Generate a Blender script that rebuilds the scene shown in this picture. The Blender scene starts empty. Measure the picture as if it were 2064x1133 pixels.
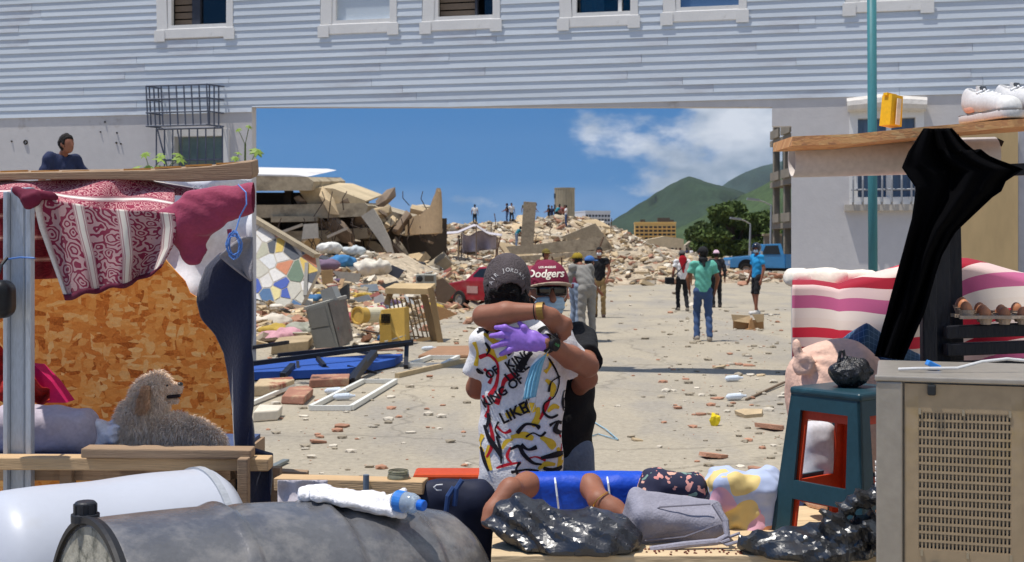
import bpy, bmesh, math, random
import numpy as np
from mathutils import Vector, Matrix, Euler
from mathutils.bvhtree import BVHTree
random.seed(7); rng = np.random.default_rng(7)
S = bpy.context.scene; C = S.collection
# ---------------------------------------------------------------- camera, sky, sun, exposure
EYE, F = 1.65, 2500.0
cam = bpy.data.cameras.new('camera'); camo = bpy.data.objects.new('camera', cam); C.objects.link(camo)
camo.location = (0, 0, EYE); camo.rotation_euler = (math.radians(90), 0, 0)
cam.sensor_width = 36; cam.lens = 36*F/2064; cam.shift_y = -66.5/2064
cam.clip_start = .05; cam.clip_end = 20000
cam.dof.use_dof = True; cam.dof.focus_distance = 4.9; cam.dof.aperture_fstop = 9
S.camera = camo
SUN_EL, SUN_AZ = math.radians(73), math.atan2(-.97, -.24)      # azimuth as x, y of the direction to the sun
sd = Vector((math.cos(SUN_EL)*math.sin(SUN_AZ), math.cos(SUN_EL)*math.cos(SUN_AZ), math.sin(SUN_EL)))
sl = bpy.data.lights.new('sun', 'SUN'); sl.energy = 4.2; sl.angle = math.radians(.55); sl.color = (1, .955, .88)
so = bpy.data.objects.new('sun', sl); C.objects.link(so); so.rotation_euler = (-sd).to_track_quat('-Z', 'Y').to_euler(); so.location = (0, 0, 40)
W = bpy.data.worlds.new('World'); S.world = W; W.use_nodes = True
nt = W.node_tree; nt.nodes.clear()
def wn(t, **k):
    n = nt.nodes.new(t)
    for a, b in k.items(): setattr(n, a, b)
    return n
tc = wn('ShaderNodeTexCoord')
vadd = wn('ShaderNodeVectorMath', operation='ADD'); vadd.inputs[1].default_value = (0, 0, .26)
vnor = wn('ShaderNodeVectorMath', operation='NORMALIZE')
sky = wn('ShaderNodeTexSky'); sky.sky_type = 'NISHITA'; sky.sun_disc = False
sky.sun_elevation = SUN_EL; sky.sun_rotation = math.pi/2 - math.atan2(sd.y, sd.x); sky.air_density = 1.0; sky.dust_density = .5; sky.ozone_density = 2.2
bg = wn('ShaderNodeBackground'); bg.inputs[1].default_value = .12
out = wn('ShaderNodeOutputWorld')
L = nt.links.new
L(tc.outputs['Generated'], vadd.inputs[0]); L(vadd.outputs[0], vnor.inputs[0]); L(vnor.outputs[0], sky.inputs[0])
hs = wn('ShaderNodeHueSaturation'); hs.inputs['Saturation'].default_value = 1.5; hs.inputs['Value'].default_value = .82
L(sky.outputs[0], hs.inputs['Color'])
# clouds: fractal noise over the direction, thicker towards the east (+x) and low down
mp = wn('ShaderNodeMapping'); mp.inputs['Scale'].default_value = (1, 1, 2.1); L(tc.outputs['Generated'], mp.inputs[0])
n1 = wn('ShaderNodeTexNoise'); n1.inputs['Scale'].default_value = 10; n1.inputs['Detail'].default_value = 9; n1.inputs['Roughness'].default_value = .56
L(mp.outputs[0], n1.inputs['Vector'])
sx = wn('ShaderNodeSeparateXYZ'); L(tc.outputs['Generated'], sx.inputs[0])
mr = wn('ShaderNodeMapRange'); mr.inputs[1].default_value = .02; mr.inputs[2].default_value = .17; mr.inputs[3].default_value = -.14; mr.inputs[4].default_value = .23; L(sx.outputs[0], mr.inputs[0])
ad = wn('ShaderNodeMath', operation='ADD'); L(n1.outputs[0], ad.inputs[0]); L(mr.outputs[0], ad.inputs[1])
mr2 = wn('ShaderNodeMapRange'); mr2.interpolation_type = 'SMOOTHSTEP'; mr2.inputs[1].default_value = .50; mr2.inputs[2].default_value = .68; L(ad.outputs[0], mr2.inputs[0])
lo_ = wn('ShaderNodeMapRange'); lo_.inputs[1].default_value = .0; lo_.inputs[2].default_value = .055; lo_.inputs[3].default_value = .42; lo_.inputs[4].default_value = 0; L(sx.outputs[2], lo_.inputs[0])
mx0 = wn('ShaderNodeMath', operation='MAXIMUM'); L(mr2.outputs[0], mx0.inputs[0]); L(lo_.outputs[0], mx0.inputs[1])
n2 = wn('ShaderNodeTexNoise'); n2.inputs['Scale'].default_value = 14; n2.inputs['Detail'].default_value = 6; L(mp.outputs[0], n2.inputs['Vector'])
cr = wn('ShaderNodeValToRGB'); cr.color_ramp.elements[0].position = .36; cr.color_ramp.elements[0].color = (2.1, 2.7, 3.5, 1)
cr.color_ramp.elements[1].position = .62; cr.color_ramp.elements[1].color = (5.6, 5.9, 6.4, 1); L(n2.outputs[0], cr.inputs[0])
mix = wn('ShaderNodeMixRGB'); cl = wn('ShaderNodeMath', operation='MULTIPLY'); cl.inputs[1].default_value = .92
L(mx0.outputs[0], cl.inputs[0]); L(cl.outputs[0], mix.inputs[0]); L(hs.outputs[0], mix.inputs[1]); L(cr.outputs[0], mix.inputs[2])
L(mix.outputs[0], bg.inputs[0]); L(bg.outputs[0], out.inputs[0])
S.view_settings.view_transform = 'Standard'; S.view_settings.look = 'None'; S.view_settings.exposure = .18; S.view_settings.gamma = 1
S.render.engine = 'CYCLES'
# ---------------------------------------------------------------- helpers
def P(px, py, d): return Vector(((px-1032)/F*d, d, EYE-(py-500)/F*d))
def GD(py): return F*EYE/(py-500.0)                       # distance of the ground seen at a picture row
def lin(c):
    c = c/255.0
    return c/12.92 if c <= .04045 else ((c+.055)/1.055)**2.4
def RGB(r, g, b): return (lin(r), lin(g), lin(b), 1)
_m = {}
def nodes(name):
    m = bpy.data.materials.new(name); m.use_nodes = True; t = m.node_tree
    return m, t, t.nodes['Principled BSDF']
def mat(name, col, rough=.8, var=.12, scale=6, bump=0, bscale=60, metal=0, spec=.3, fine=.08, rnd=0, spots=None, alpha=1, trans=0, stretch=(1,1,1), coat=0, sheen=0):
    if name in _m: return _m[name]
    m, t, b = nodes(name); _m[name] = m
    co = t.nodes.new('ShaderNodeTexCoord'); mpn = t.nodes.new('ShaderNodeMapping'); mpn.inputs['Scale'].default_value = stretch
    t.links.new(co.outputs['Object'], mpn.inputs[0])
    c = RGB(*col)
    a = t.nodes.new('ShaderNodeTexNoise'); a.inputs['Scale'].default_value = scale; a.inputs['Detail'].default_value = 6; a.inputs['Roughness'].default_value = .6
    t.links.new(mpn.outputs[0], a.inputs['Vector'])
    r = t.nodes.new('ShaderNodeMapRange'); r.inputs[1].default_value = .3; r.inputs[2].default_value = .7; r.inputs[3].default_value = 1-var; r.inputs[4].default_value = 1+var
    t.links.new(a.outputs[0], r.inputs[0])
    f = t.nodes.new('ShaderNodeTexNoise'); f.inputs['Scale'].default_value = scale*14; f.inputs['Detail'].default_value = 3
    t.links.new(mpn.outputs[0], f.inputs['Vector'])
    r2 = t.nodes.new('ShaderNodeMapRange'); r2.inputs[1].default_value = .3; r2.inputs[2].default_value = .7; r2.inputs[3].default_value = 1-fine; r2.inputs[4].default_value = 1+fine
    t.links.new(f.outputs[0], r2.inputs[0])
    mu = t.nodes.new('ShaderNodeMath'); mu.operation = 'MULTIPLY'; t.links.new(r.outputs[0], mu.inputs[0]); t.links.new(r2.outputs[0], mu.inputs[1])
    last = mu.outputs[0]
    if rnd:
        oi = t.nodes.new('ShaderNodeObjectInfo'); rr = t.nodes.new('ShaderNodeMapRange'); rr.inputs[3].default_value = 1-rnd; rr.inputs[4].default_value = 1+rnd
        t.links.new(oi.outputs['Random'], rr.inputs[0]); m3 = t.nodes.new('ShaderNodeMath'); m3.operation = 'MULTIPLY'
        t.links.new(last, m3.inputs[0]); t.links.new(rr.outputs[0], m3.inputs[1]); last = m3.outputs[0]
    vm = t.nodes.new('ShaderNodeVectorMath'); vm.operation = 'SCALE'; vm.inputs[0].default_value = c[:3]; t.links.new(last, vm.inputs['Scale'])
    colout = vm.outputs[0]
    if spots:                                             # (colour, low, high, scale): stains with their own shape
        sn = t.nodes.new('ShaderNodeTexNoise'); sn.inputs['Scale'].default_value = spots[3]; sn.inputs['Detail'].default_value = 8; sn.inputs['Roughness'].default_value = .65
        t.links.new(mpn.outputs[0], sn.inputs['Vector'])
        sr = t.nodes.new('ShaderNodeMapRange'); sr.inputs[1].default_value = spots[1]; sr.inputs[2].default_value = spots[2]; t.links.new(sn.outputs[0], sr.inputs[0])
        mxr = t.nodes.new('ShaderNodeMixRGB'); mxr.inputs[2].default_value = RGB(*spots[0]); t.links.new(sr.outputs[0], mxr.inputs[0]); t.links.new(colout, mxr.inputs[1]); colout = mxr.outputs[0]
    t.links.new(colout, b.inputs['Base Color'])
    b.inputs['Roughness'].default_value = rough; b.inputs['Metallic'].default_value = metal; b.inputs['Specular IOR Level'].default_value = spec
    b.inputs['Coat Weight'].default_value = coat; b.inputs['Sheen Weight'].default_value = sheen
    b.inputs['Transmission Weight'].default_value = trans; b.inputs['Alpha'].default_value = alpha
    if bump:
        bn = t.nodes.new('ShaderNodeTexNoise'); bn.inputs['Scale'].default_value = bscale; bn.inputs['Detail'].default_value = 5
        t.links.new(mpn.outputs[0], bn.inputs['Vector'])
        bp = t.nodes.new('ShaderNodeBump'); bp.inputs['Strength'].default_value = min(1, bump); bp.inputs['Distance'].default_value = .02
        t.links.new(bn.outputs[0], bp.inputs['Height']); t.links.new(bp.outputs[0], b.inputs['Normal'])
    return m
def wm(o):
    m = Matrix.LocRotScale(o.location, o.rotation_euler, o.scale)
    return wm(o.parent) @ m if o.parent else m
def tag(o, label=None, cat=None, group=None, kind=None):
    if label: o['label'] = label
    if cat: o['category'] = cat
    if group: o['group'] = group
    if kind: o['kind'] = kind
    return o
def thing(name, label, cat, loc=(0,0,0), rz=0, group=None):
    o = bpy.data.objects.new(name, None); C.objects.link(o); o.location = loc; o.rotation_euler = (0, 0, rz); o.empty_display_size = .1
    return tag(o, label, cat, group)
def meshdata(name, V, Fs, m=None, smooth=False, uv=None):
    me = bpy.data.meshes.new(name)
    V = np.asarray(V, dtype=np.float32)
    if isinstance(Fs, np.ndarray):
        n = Fs.shape[1]; me.vertices.add(len(V)); me.vertices.foreach_set('co', V.ravel())
        me.loops.add(Fs.size); me.loops.foreach_set('vertex_index', Fs.ravel().astype(np.int32))
        me.polygons.add(len(Fs)); me.polygons.foreach_set('loop_start', np.arange(0, Fs.size, n, dtype=np.int32))
        try: me.polygons.foreach_set('loop_total', np.full(len(Fs), n, dtype=np.int32))
        except Exception: pass
        me.update(calc_edges=True)
    else: me.from_pydata(V.tolist(), [], Fs); me.update()
    if smooth: me.polygons.foreach_set('use_smooth', np.ones(len(me.polygons), dtype=bool))
    if uv is not None:
        ul = me.uv_layers.new(name='UVMap'); li = np.zeros(len(me.loops), dtype=np.int32); me.loops.foreach_get('vertex_index', li)
        ul.data.foreach_set('uv', np.asarray(uv, dtype=np.float32)[li].ravel())
    if m: me.materials.append(m)
    return me
def put(name, V, Fs, m=None, parent=None, smooth=False, uv=None, local=False, label=None, cat=None, group=None, kind=None):
    """V in world coordinates (or the parent's own, local=True); the origin goes to the base of the shape"""
    V = np.asarray(V, dtype=np.float64).reshape(-1, 3)
    if parent is not None and not local:
        mi = np.array(wm(parent).inverted()); V = V @ mi[:3, :3].T + mi[:3, 3]
    lo, hi = V.min(0), V.max(0); o0 = np.array([(lo[0]+hi[0])/2, (lo[1]+hi[1])/2, lo[2]])
    o = bpy.data.objects.new(name, meshdata(name, V-o0, Fs, m, smooth, uv)); C.objects.link(o); o.location = o0
    if parent is not None: o.parent = parent
    return tag(o, label, cat, group, kind)
def struct(name, V, Fs, m, parent=None, **k): return put(name, V, Fs, m, parent, kind=None if parent else 'structure', **k)
class MB:
    def __init__(s): s.v = []; s.f = []
    def add(s, V, Fs):
        n = len(s.v); s.v += [tuple(p) for p in V]; s.f += [tuple(n+i for i in f) for f in Fs]; return s
    def box(s, c, d, rot=None, taper=1):
        x, y, z = d[0]/2, d[1]/2, d[2]/2; V = []
        for k, (a, b, e) in enumerate(((-1,-1,-1),(1,-1,-1),(1,1,-1),(-1,1,-1),(-1,-1,1),(1,-1,1),(1,1,1),(-1,1,1))):
            tt = taper if e > 0 else 1; p = Vector((a*x*tt, b*y*tt, e*z))
            if rot is not None: p.rotate(rot if isinstance(rot, Euler) else Euler(rot))
            V.append(p+Vector(c))
        return s.add(V, ((0,3,2,1),(4,5,6,7),(0,1,5,4),(1,2,6,5),(2,3,7,6),(3,0,4,7)))
    def beam(s, a, b, w, h, up=(0,0,1)):
        a, b = Vector(a), Vector(b); t = (b-a).normalized(); u = Vector(up)
        sx_ = t.cross(u)
        if sx_.length < 1e-4: sx_ = t.cross(Vector((1,0,0)))
        sx_.normalize(); u = sx_.cross(t); V = []
        for p in (a, b):
            for (i, j) in ((-1,-1),(1,-1),(1,1),(-1,1)): V.append(p+sx_*(i*w/2)+u*(j*h/2))
        return s.add(V, ((0,1,2,3),(7,6,5,4),(0,4,5,1),(1,5,6,2),(2,6,7,3),(3,7,4,0)))
    def prism(s, poly, vec):
        poly = [Vector(p) for p in poly]; n = len(poly); vec = Vector(vec)
        return s.add(poly+[p+vec for p in poly], [tuple(range(n))[::-1], tuple(range(n, 2*n))]+[(i, (i+1) % n, n+(i+1) % n, n+i) for i in range(n)])
    def tube(s, pts, r, n=8, cap=True):
        pts = [Vector(p) for p in pts]; m_ = len(pts); rs = r if hasattr(r, '__len__') else [r]*m_; V = []; fr = None
        for i, p in enumerate(pts):
            t = (pts[min(i+1, m_-1)]-pts[max(i-1, 0)]).normalized()
            if fr is None: fr = t.orthogonal().normalized()
            fr = (fr-t*fr.dot(t)); fr = fr.normalized() if fr.length > 1e-6 else t.orthogonal().normalized()
            bb = t.cross(fr)
            for k in range(n): a = 2*math.pi*k/n; V.append(p+(fr*math.cos(a)+bb*math.sin(a))*rs[i])
        Fs = [(i*n+k, i*n+(k+1) % n, (i+1)*n+(k+1) % n, (i+1)*n+k) for i in range(m_-1) for k in range(n)]
        if cap: Fs += [tuple(range(n))[::-1], tuple(range((m_-1)*n, m_*n))]
        return s.add(V, Fs)
    def lathe(s, prof, o=(0,0,0), axis=(0,0,1), n=24):
        rmax = max(r for r, _ in prof); ring = prof[0][0] > .5*rmax and prof[-1][0] > .5*rmax and len(prof) > 2
        if ring: prof = list(prof)+[prof[0]]
        """profile of (radius, height along the axis)"""
        ax = Vector(axis).normalized(); e1 = ax.orthogonal().normalized(); e2 = ax.cross(e1); o = Vector(o); V = []
        for (r, h) in prof:
            for k in range(n): a = 2*math.pi*k/n; V.append(o+ax*h+(e1*math.cos(a)+e2*math.sin(a))*max(r, 1e-4))
        m_ = len(prof); Fs = [(i*n+k, i*n+(k+1) % n, (i+1)*n+(k+1) % n, (i+1)*n+k) for i in range(m_-1) for k in range(n)]
        return s.add(V, Fs if ring else Fs+[tuple(range(n))[::-1], tuple(range((m_-1)*n, m_*n))])
    def put(s, name, m, parent=None, **k): return put(name, s.v, s.f, m, parent, **k)
def bevel(o, w=.004, seg=2):
    b = o.modifiers.new('bevel', 'BEVEL'); b.width = w; b.segments = seg; b.limit_method = 'ANGLE'; b.angle_limit = math.radians(40); return o
def solid(o, th, off=0):
    b = o.modifiers.new('solid', 'SOLIDIFY'); b.thickness = th; b.offset = off; return o
def boxpx(name, x0, y0, x1, y1, d, dep, m, parent=None, bw=0, **k):
    a, b = P(x0, y0, d), P(x1, y1, d); q = MB().box(((a.x+b.x)/2, d+dep/2, (a.z+b.z)/2), (abs(b.x-a.x), dep, abs(a.z-b.z)))
    o = q.put(name, m, parent, **k)
    return bevel(o, bw) if bw else o
def slabpx(name, pts, d, th, m, parent=None, **k):        # an outline standing upright at distance d (or its own d per point), th thick
    poly = [P(p[0], p[1], p[2] if len(p) > 2 else d) for p in pts]
    return MB().prism(poly, (0, th, 0)).put(name, m, parent, **k)
def sheet(name, fn, nu, nv, m, parent=None, th=.004, us=1, vs=1, **k):
    """cloth: fn(u, v) -> point; v runs first"""
    V = []; uv = []
    for i in range(nu+1):
        for j in range(nv+1): u, v = i/nu, j/nv; V.append(fn(u, v)); uv.append((u*us, v*vs))
    Fs = [(i*(nv+1)+j, (i+1)*(nv+1)+j, (i+1)*(nv+1)+j+1, i*(nv+1)+j+1) for i in range(nu) for j in range(nv)]
    o = put(name, V, Fs, m, parent, smooth=True, uv=uv, **k)
    if th: solid(o, th)
    return o
def lerp(a, b, t): return a+(b-a)*t
def pw(pts, t):                                           # polyline at t by equal parts; tuples
    n = len(pts)-1; x = min(max(t, 0), 1)*n; i = min(int(x), n-1); f = x-i; f = f*f*(3-2*f)*.5+f*.5
    return tuple(pts[i][k]*(1-f)+pts[i+1][k]*f for k in range(len(pts[0])))
# ---- noise and distance fields
_tab = rng.random((32, 32, 32)).astype(np.float32)
def vn(p, s=1.0, off=0):
    q = np.asarray(p, dtype=np.float32)*s+off+100; i = np.floor(q).astype(np.int32); f = q-i; f = f*f*(3-2*f); i &= 31; j = (i+1) & 31
    x0, y0, z0 = i[..., 0], i[..., 1], i[..., 2]; x1, y1, z1 = j[..., 0], j[..., 1], j[..., 2]; fx, fy, fz = f[..., 0], f[..., 1], f[..., 2]
    def l(a, b, t): return a+(b-a)*t
    return l(l(l(_tab[x0,y0,z0], _tab[x1,y0,z0], fx), l(_tab[x0,y1,z0], _tab[x1,y1,z0], fx), fy), l(l(_tab[x0,y0,z1], _tab[x1,y0,z1], fx), l(_tab[x0,y1,z1], _tab[x1,y1,z1], fx), fy), fz)-.5
def fbm(p, s=1, o=4, off=0):
    r = 0; a = 1
    for k in range(o): r = r+vn(p, s*2**k, off+7.3*k)*a; a *= .5
    return r
def nets(f, lo, hi, res):
    lo, hi = np.array(lo, float), np.array(hi, float); n = np.ceil((hi-lo)/res).astype(int)+1
    ax = [lo[i]+np.arange(n[i])*res for i in range(3)]
    G = np.stack(np.meshgrid(*ax, indexing='ij'), -1).reshape(-1, 3).astype(np.float32)
    v = np.concatenate([f(G[i:i+400000]) for i in range(0, len(G), 400000)]).reshape(n); s = v < 0
    cnt = sum(s[a:n[0]-1+a, b:n[1]-1+b, c:n[2]-1+c].astype(np.int8) for a in (0, 1) for b in (0, 1) for c in (0, 1))
    I = np.argwhere((cnt > 0) & (cnt < 8)); idx = np.full(n-1, -1, dtype=np.int32); idx[tuple(I.T)] = np.arange(len(I))
    acc = np.zeros((len(I), 3)); num = np.zeros(len(I)); cs = [(a, b, c) for a in (0, 1) for b in (0, 1) for c in (0, 1)]
    for a in cs:
        for b in cs:
            if sum(abs(a[i]-b[i]) for i in range(3)) == 1 and a < b:
                va = v[I[:, 0]+a[0], I[:, 1]+a[1], I[:, 2]+a[2]]; vb = v[I[:, 0]+b[0], I[:, 1]+b[1], I[:, 2]+b[2]]
                c = (va < 0) != (vb < 0); t = np.where(c, va/np.where(c, va-vb, 1), 0)
                pos = np.array(a)+t[:, None]*(np.array(b)-np.array(a)); acc += pos*c[:, None]; num += c
    V = lo+(I+acc/num[:, None])*res; Q = []
    for axis in range(3):
        b, c = (axis+1) % 3, (axis+2) % 3
        s0 = np.take(s, range(n[axis]-1), axis); s1 = np.take(s, range(1, n[axis]), axis)
        E = np.argwhere(s0 != s1); E = E[(E[:, b] > 0) & (E[:, c] > 0) & (E[:, b] < n[b]-1) & (E[:, c] < n[c]-1)]
        if not len(E): continue
        def cell(db, dc): q = E.copy(); q[:, b] += db; q[:, c] += dc; return idx[q[:, 0], q[:, 1], q[:, 2]]
        q = np.stack([cell(-1, -1), cell(0, -1), cell(0, 0), cell(-1, 0)], 1); fl = ~s[E[:, 0], E[:, 1], E[:, 2]]; q[fl] = q[fl][:, ::-1]; Q.append(q)
    return V, np.concatenate(Q)
def cone(p, a, b, ra, rb, n=None, k=1):
    a = np.asarray(a, np.float32); b = np.asarray(b, np.float32); ab = b-a; L2 = float(ab@ab)
    t = np.clip(((p-a)@ab)/L2, 0, 1) if L2 > 1e-9 else np.zeros(len(p), np.float32)
    q = p-(a+t[:, None]*ab)
    if n is not None: n = np.asarray(n, np.float32); n = n/np.linalg.norm(n); q = q+np.outer((q@n)*(1/k-1), n)
    return np.sqrt((q*q).sum(1))-(ra+t*(rb-ra))
def ell(p, c, r, R=None):
    q = p-np.asarray(c, np.float32)
    if R is not None: q = q@np.asarray(R, np.float32)
    r = np.asarray(r, np.float32); k = np.sqrt(((q/r)**2).sum(1)); k2 = np.sqrt(((q/(r*r))**2).sum(1))+1e-9
    return k*(k-1)/k2
def rbox(p, c, h, r, R=None):
    q = p-np.asarray(c, np.float32)
    if R is not None: q = q@np.asarray(R, np.float32)
    q = np.abs(q)-(np.asarray(h, np.float32)-r)
    return np.sqrt((np.maximum(q, 0)**2).sum(1))+np.minimum(q.max(1), 0)-r
def smin(a, b, k):
    h = np.clip(.5+.5*(b-a)/k, 0, 1); return b+(a-b)*h-k*h*(1-h)
def usm(ds, k):
    r = ds[0]
    for d in ds[1:]: r = smin(r, d, k)
    return r
def plane(p, o, n): n = np.asarray(n, np.float32); n = n/np.linalg.norm(n); return (p-np.asarray(o, np.float32))@n
def blob(name, f, lo, hi, res, m, parent=None, **k):
    V, Q = nets(f, lo, hi, res); return put(name, V, Q, m, parent, smooth=True, **k)
def rotm(rx=0, ry=0, rz=0): return np.array(Euler((rx, ry, rz)).to_matrix())
# ---- flat print laid on a shape
def textmesh(body, size, bold=0, sub=1, shear=0):
    cu = bpy.data.curves.new('lettering', 'FONT'); cu.body = body; cu.size = size; cu.align_x = 'CENTER'; cu.align_y = 'CENTER'; cu.offset = bold; cu.shear = shear; cu.resolution_u = 3
    o = bpy.data.objects.new('lettering', cu); C.objects.link(o); dg = bpy.context.evaluated_depsgraph_get(); me = bpy.data.meshes.new_from_object(o.evaluated_get(dg))
    bpy.data.objects.remove(o); bm = bmesh.new(); bm.from_mesh(me); bmesh.ops.remove_doubles(bm, verts=bm.verts, dist=1e-5); bmesh.ops.triangulate(bm, faces=bm.faces)
    if sub: bmesh.ops.subdivide_edges(bm, edges=bm.edges, cuts=sub, use_grid_fill=True); bmesh.ops.triangulate(bm, faces=bm.faces)
    bm.verts.index_update(); V = [tuple(v.co) for v in bm.verts]; Fs = [tuple(v.index for v in f.verts) for f in bm.faces]; bm.free(); bpy.data.meshes.remove(me)
    return V, Fs
def bvh_of(o):
    dg = bpy.context.evaluated_depsgraph_get(); M = wm(o); me = o.data
    return BVHTree.FromPolygons([M @ v.co for v in me.vertices], [tuple(p.vertices) for p in me.polygons])
def project(pts, d, bvh, off=.002):
    r = []; d = Vector(d).normalized()
    for p in pts:
        p = Vector(p); h = bvh.ray_cast(p-d*.6, d, 1.4)
        r.append((h[0]-d*off) if h[0] is not None else None)
    return r
def keep(V, Fs):
    fs = [f for f in Fs if all(V[i] is not None for i in f)]; used = sorted({i for f in fs for i in f}); mp_ = {a: b for b, a in enumerate(used)}
    return [V[i] for i in used], [tuple(mp_[i] for i in f) for f in fs]
# ================================================================ GROUND, HILLS
def ground_mat():
    m, t, b = nodes('dusty_ground'); N = t.nodes.new; K = t.links.new
    co = N('ShaderNodeTexCoord')
    def noise(s, det=8, r=.6, st=None):
        n = N('ShaderNodeTexNoise'); n.inputs['Scale'].default_value = s; n.inputs['Detail'].default_value = det; n.inputs['Roughness'].default_value = r
        if st:
            q = N('ShaderNodeMapping'); q.inputs['Scale'].default_value = st; K(co.outputs['Object'], q.inputs[0]); K(q.outputs[0], n.inputs['Vector'])
        else: K(co.outputs['Object'], n.inputs['Vector'])
        return n.outputs[0]
    r = N('ShaderNodeValToRGB'); e = r.color_ramp.elements; e[0].position = .30; e[0].color = RGB(154, 146, 132); e[1].position = .66; e[1].color = RGB(176, 165, 145)
    x = e.new(.48); x.color = RGB(168, 158, 140); K(noise(.33), r.inputs[0])
    g = N('ShaderNodeMixRGB'); g.inputs[2].default_value = RGB(150, 144, 135); sm = N('ShaderNodeMapRange'); sm.inputs[1].default_value = .48; sm.inputs[2].default_value = .62; sm.inputs[4].default_value = .7
    K(noise(.8, 6, .6, (1, .35, 1)), sm.inputs[0]); K(sm.outputs[0], g.inputs[0]); K(r.outputs[0], g.inputs[1])
    sp = N('ShaderNodeMixRGB'); sp.blend_type = 'MULTIPLY'; sp.inputs[0].default_value = 1; s2 = N('ShaderNodeMapRange'); s2.inputs[1].default_value = .3; s2.inputs[2].default_value = .62; s2.inputs[3].default_value = .74; s2.inputs[4].default_value = 1.06
    K(noise(16, 6, .75), s2.inputs[0]); K(g.outputs[0], sp.inputs[1]); K(s2.outputs[0], sp.inputs[2])
    v = N('ShaderNodeTexVoronoi'); v.inputs['Scale'].default_value = 9; K(co.outputs['Object'], v.inputs['Vector']); s3 = N('ShaderNodeMapRange'); s3.inputs[1].default_value = .05; s3.inputs[2].default_value = .11; s3.inputs[3].default_value = .66; s3.inputs[4].default_value = 1
    K(v.outputs['Distance'], s3.inputs[0]); sq = N('ShaderNodeMixRGB'); sq.blend_type = 'MULTIPLY'; sq.inputs[0].default_value = 1; K(sp.outputs[0], sq.inputs[1]); K(s3.outputs[0], sq.inputs[2])
    cw = N('ShaderNodeTexVoronoi'); cw.feature = 'DISTANCE_TO_EDGE'; cw.inputs['Scale'].default_value = .34; dn = N('ShaderNodeTexNoise'); dn.inputs['Scale'].default_value = 1.1; dn.inputs['Detail'].default_value = 6; K(co.outputs['Object'], dn.inputs['Vector']); dm_ = N('ShaderNodeMixRGB'); dm_.blend_type = 'ADD'; dm_.inputs[0].default_value = 1.3; K(co.outputs['Object'], dm_.inputs[1]); K(dn.outputs['Color'], dm_.inputs[2]); K(dm_.outputs[0], cw.inputs['Vector'])
    s4 = N('ShaderNodeMapRange'); s4.inputs[1].default_value = .0; s4.inputs[2].default_value = .014; s4.inputs[3].default_value = .72; s4.inputs[4].default_value = 1; K(cw.outputs['Distance'], s4.inputs[0]); sr = N('ShaderNodeMixRGB'); sr.blend_type = 'MULTIPLY'; sr.inputs[0].default_value = 1; K(sq.outputs[0], sr.inputs[1]); K(s4.outputs[0], sr.inputs[2])
    K(sr.outputs[0], b.inputs['Base Color']); b.inputs['Roughness'].default_value = .95; b.inputs['Specular IOR Level'].default_value = .15
    bp = N('ShaderNodeBump'); bp.inputs['Strength'].default_value = .55; bp.inputs['Distance'].default_value = .03; K(noise(11, 8, .7), bp.inputs['Height']); K(bp.outputs[0], b.inputs['Normal'])
    return m
gx = np.concatenate([[-9000, -3000, -900, -300, -120], np.arange(-60, 61, 4.), [120, 300, 900, 3000, 9000]]); gy = np.concatenate([[-3000, -300, -60, -20], np.arange(-4, 20, .8), np.arange(20, 140, 4.), [200, 400, 1000, 3000, 9000]])
GV = [(x, y, 0) for x in gx for y in gy]; ny = len(gy)
struct('ground', GV, [(i*ny+j, (i+1)*ny+j, (i+1)*ny+j+1, i*ny+j+1) for i in range(len(gx)-1) for j in range(ny-1)], ground_mat())
def hill(name, prof, d, dep, col, rough_amp, seed, nu=120, nv=26):
    xs = np.linspace(prof[0][0], prof[-1][0], nu); ys = np.interp(xs, [p[0] for p in prof], [p[1] for p in prof]); V = []
    for i in range(nu):
        top = P(xs[i], ys[i], d)
        for j in range(nv):
            t = j/(nv-1); t2 = 1-abs(2*t-1); h = top.z*(t2**1.15); y = d-dep+2*dep*t
            V.append((top.x*(1+.0*t), y, h))
    V = np.array(V); n = fbm(V/dep*6, 1, 5, seed); V[:, 2] = np.maximum(V[:, 2]+n*rough_amp*(np.minimum(V[:, 2], 40)/40), -2); V[:, 1] += fbm(V/dep*5, 1, 3, seed+9)*dep*.25
    m = mat(name+'_forest', col, .95, .35, .012, bump=0, fine=.3, spec=.05)
    return struct(name, V, [(i*nv+j, (i+1)*nv+j, (i+1)*nv+j+1, i*nv+j+1) for i in range(nu-1) for j in range(nv-1)], m, smooth=True)
hill('mountain', [(1080, 490), (1180, 467), (1225, 452), (1270, 425), (1310, 398), (1345, 368), (1372, 352), (1392, 343), (1412, 350), (1440, 363), (1470, 378), (1520, 405), (1600, 440), (1700, 470)], 2600, 520, (44, 60, 40), 14, 3)
hill('mountain_ridge', [(1380, 440), (1430, 390), (1465, 362), (1500, 340), (1560, 322), (1620, 310), (1800, 300), (1950, 380)], 3900, 600, (44, 62, 54), 10, 17)
hill('green_foothill', [(1270, 478), (1340, 470), (1390, 448), (1430, 425), (1470, 402), (1520, 375), (1560, 352), (1600, 335), (1700, 310), (1850, 330), (1990, 420)], 1700, 380, (60, 76, 44), 6, 29)
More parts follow.
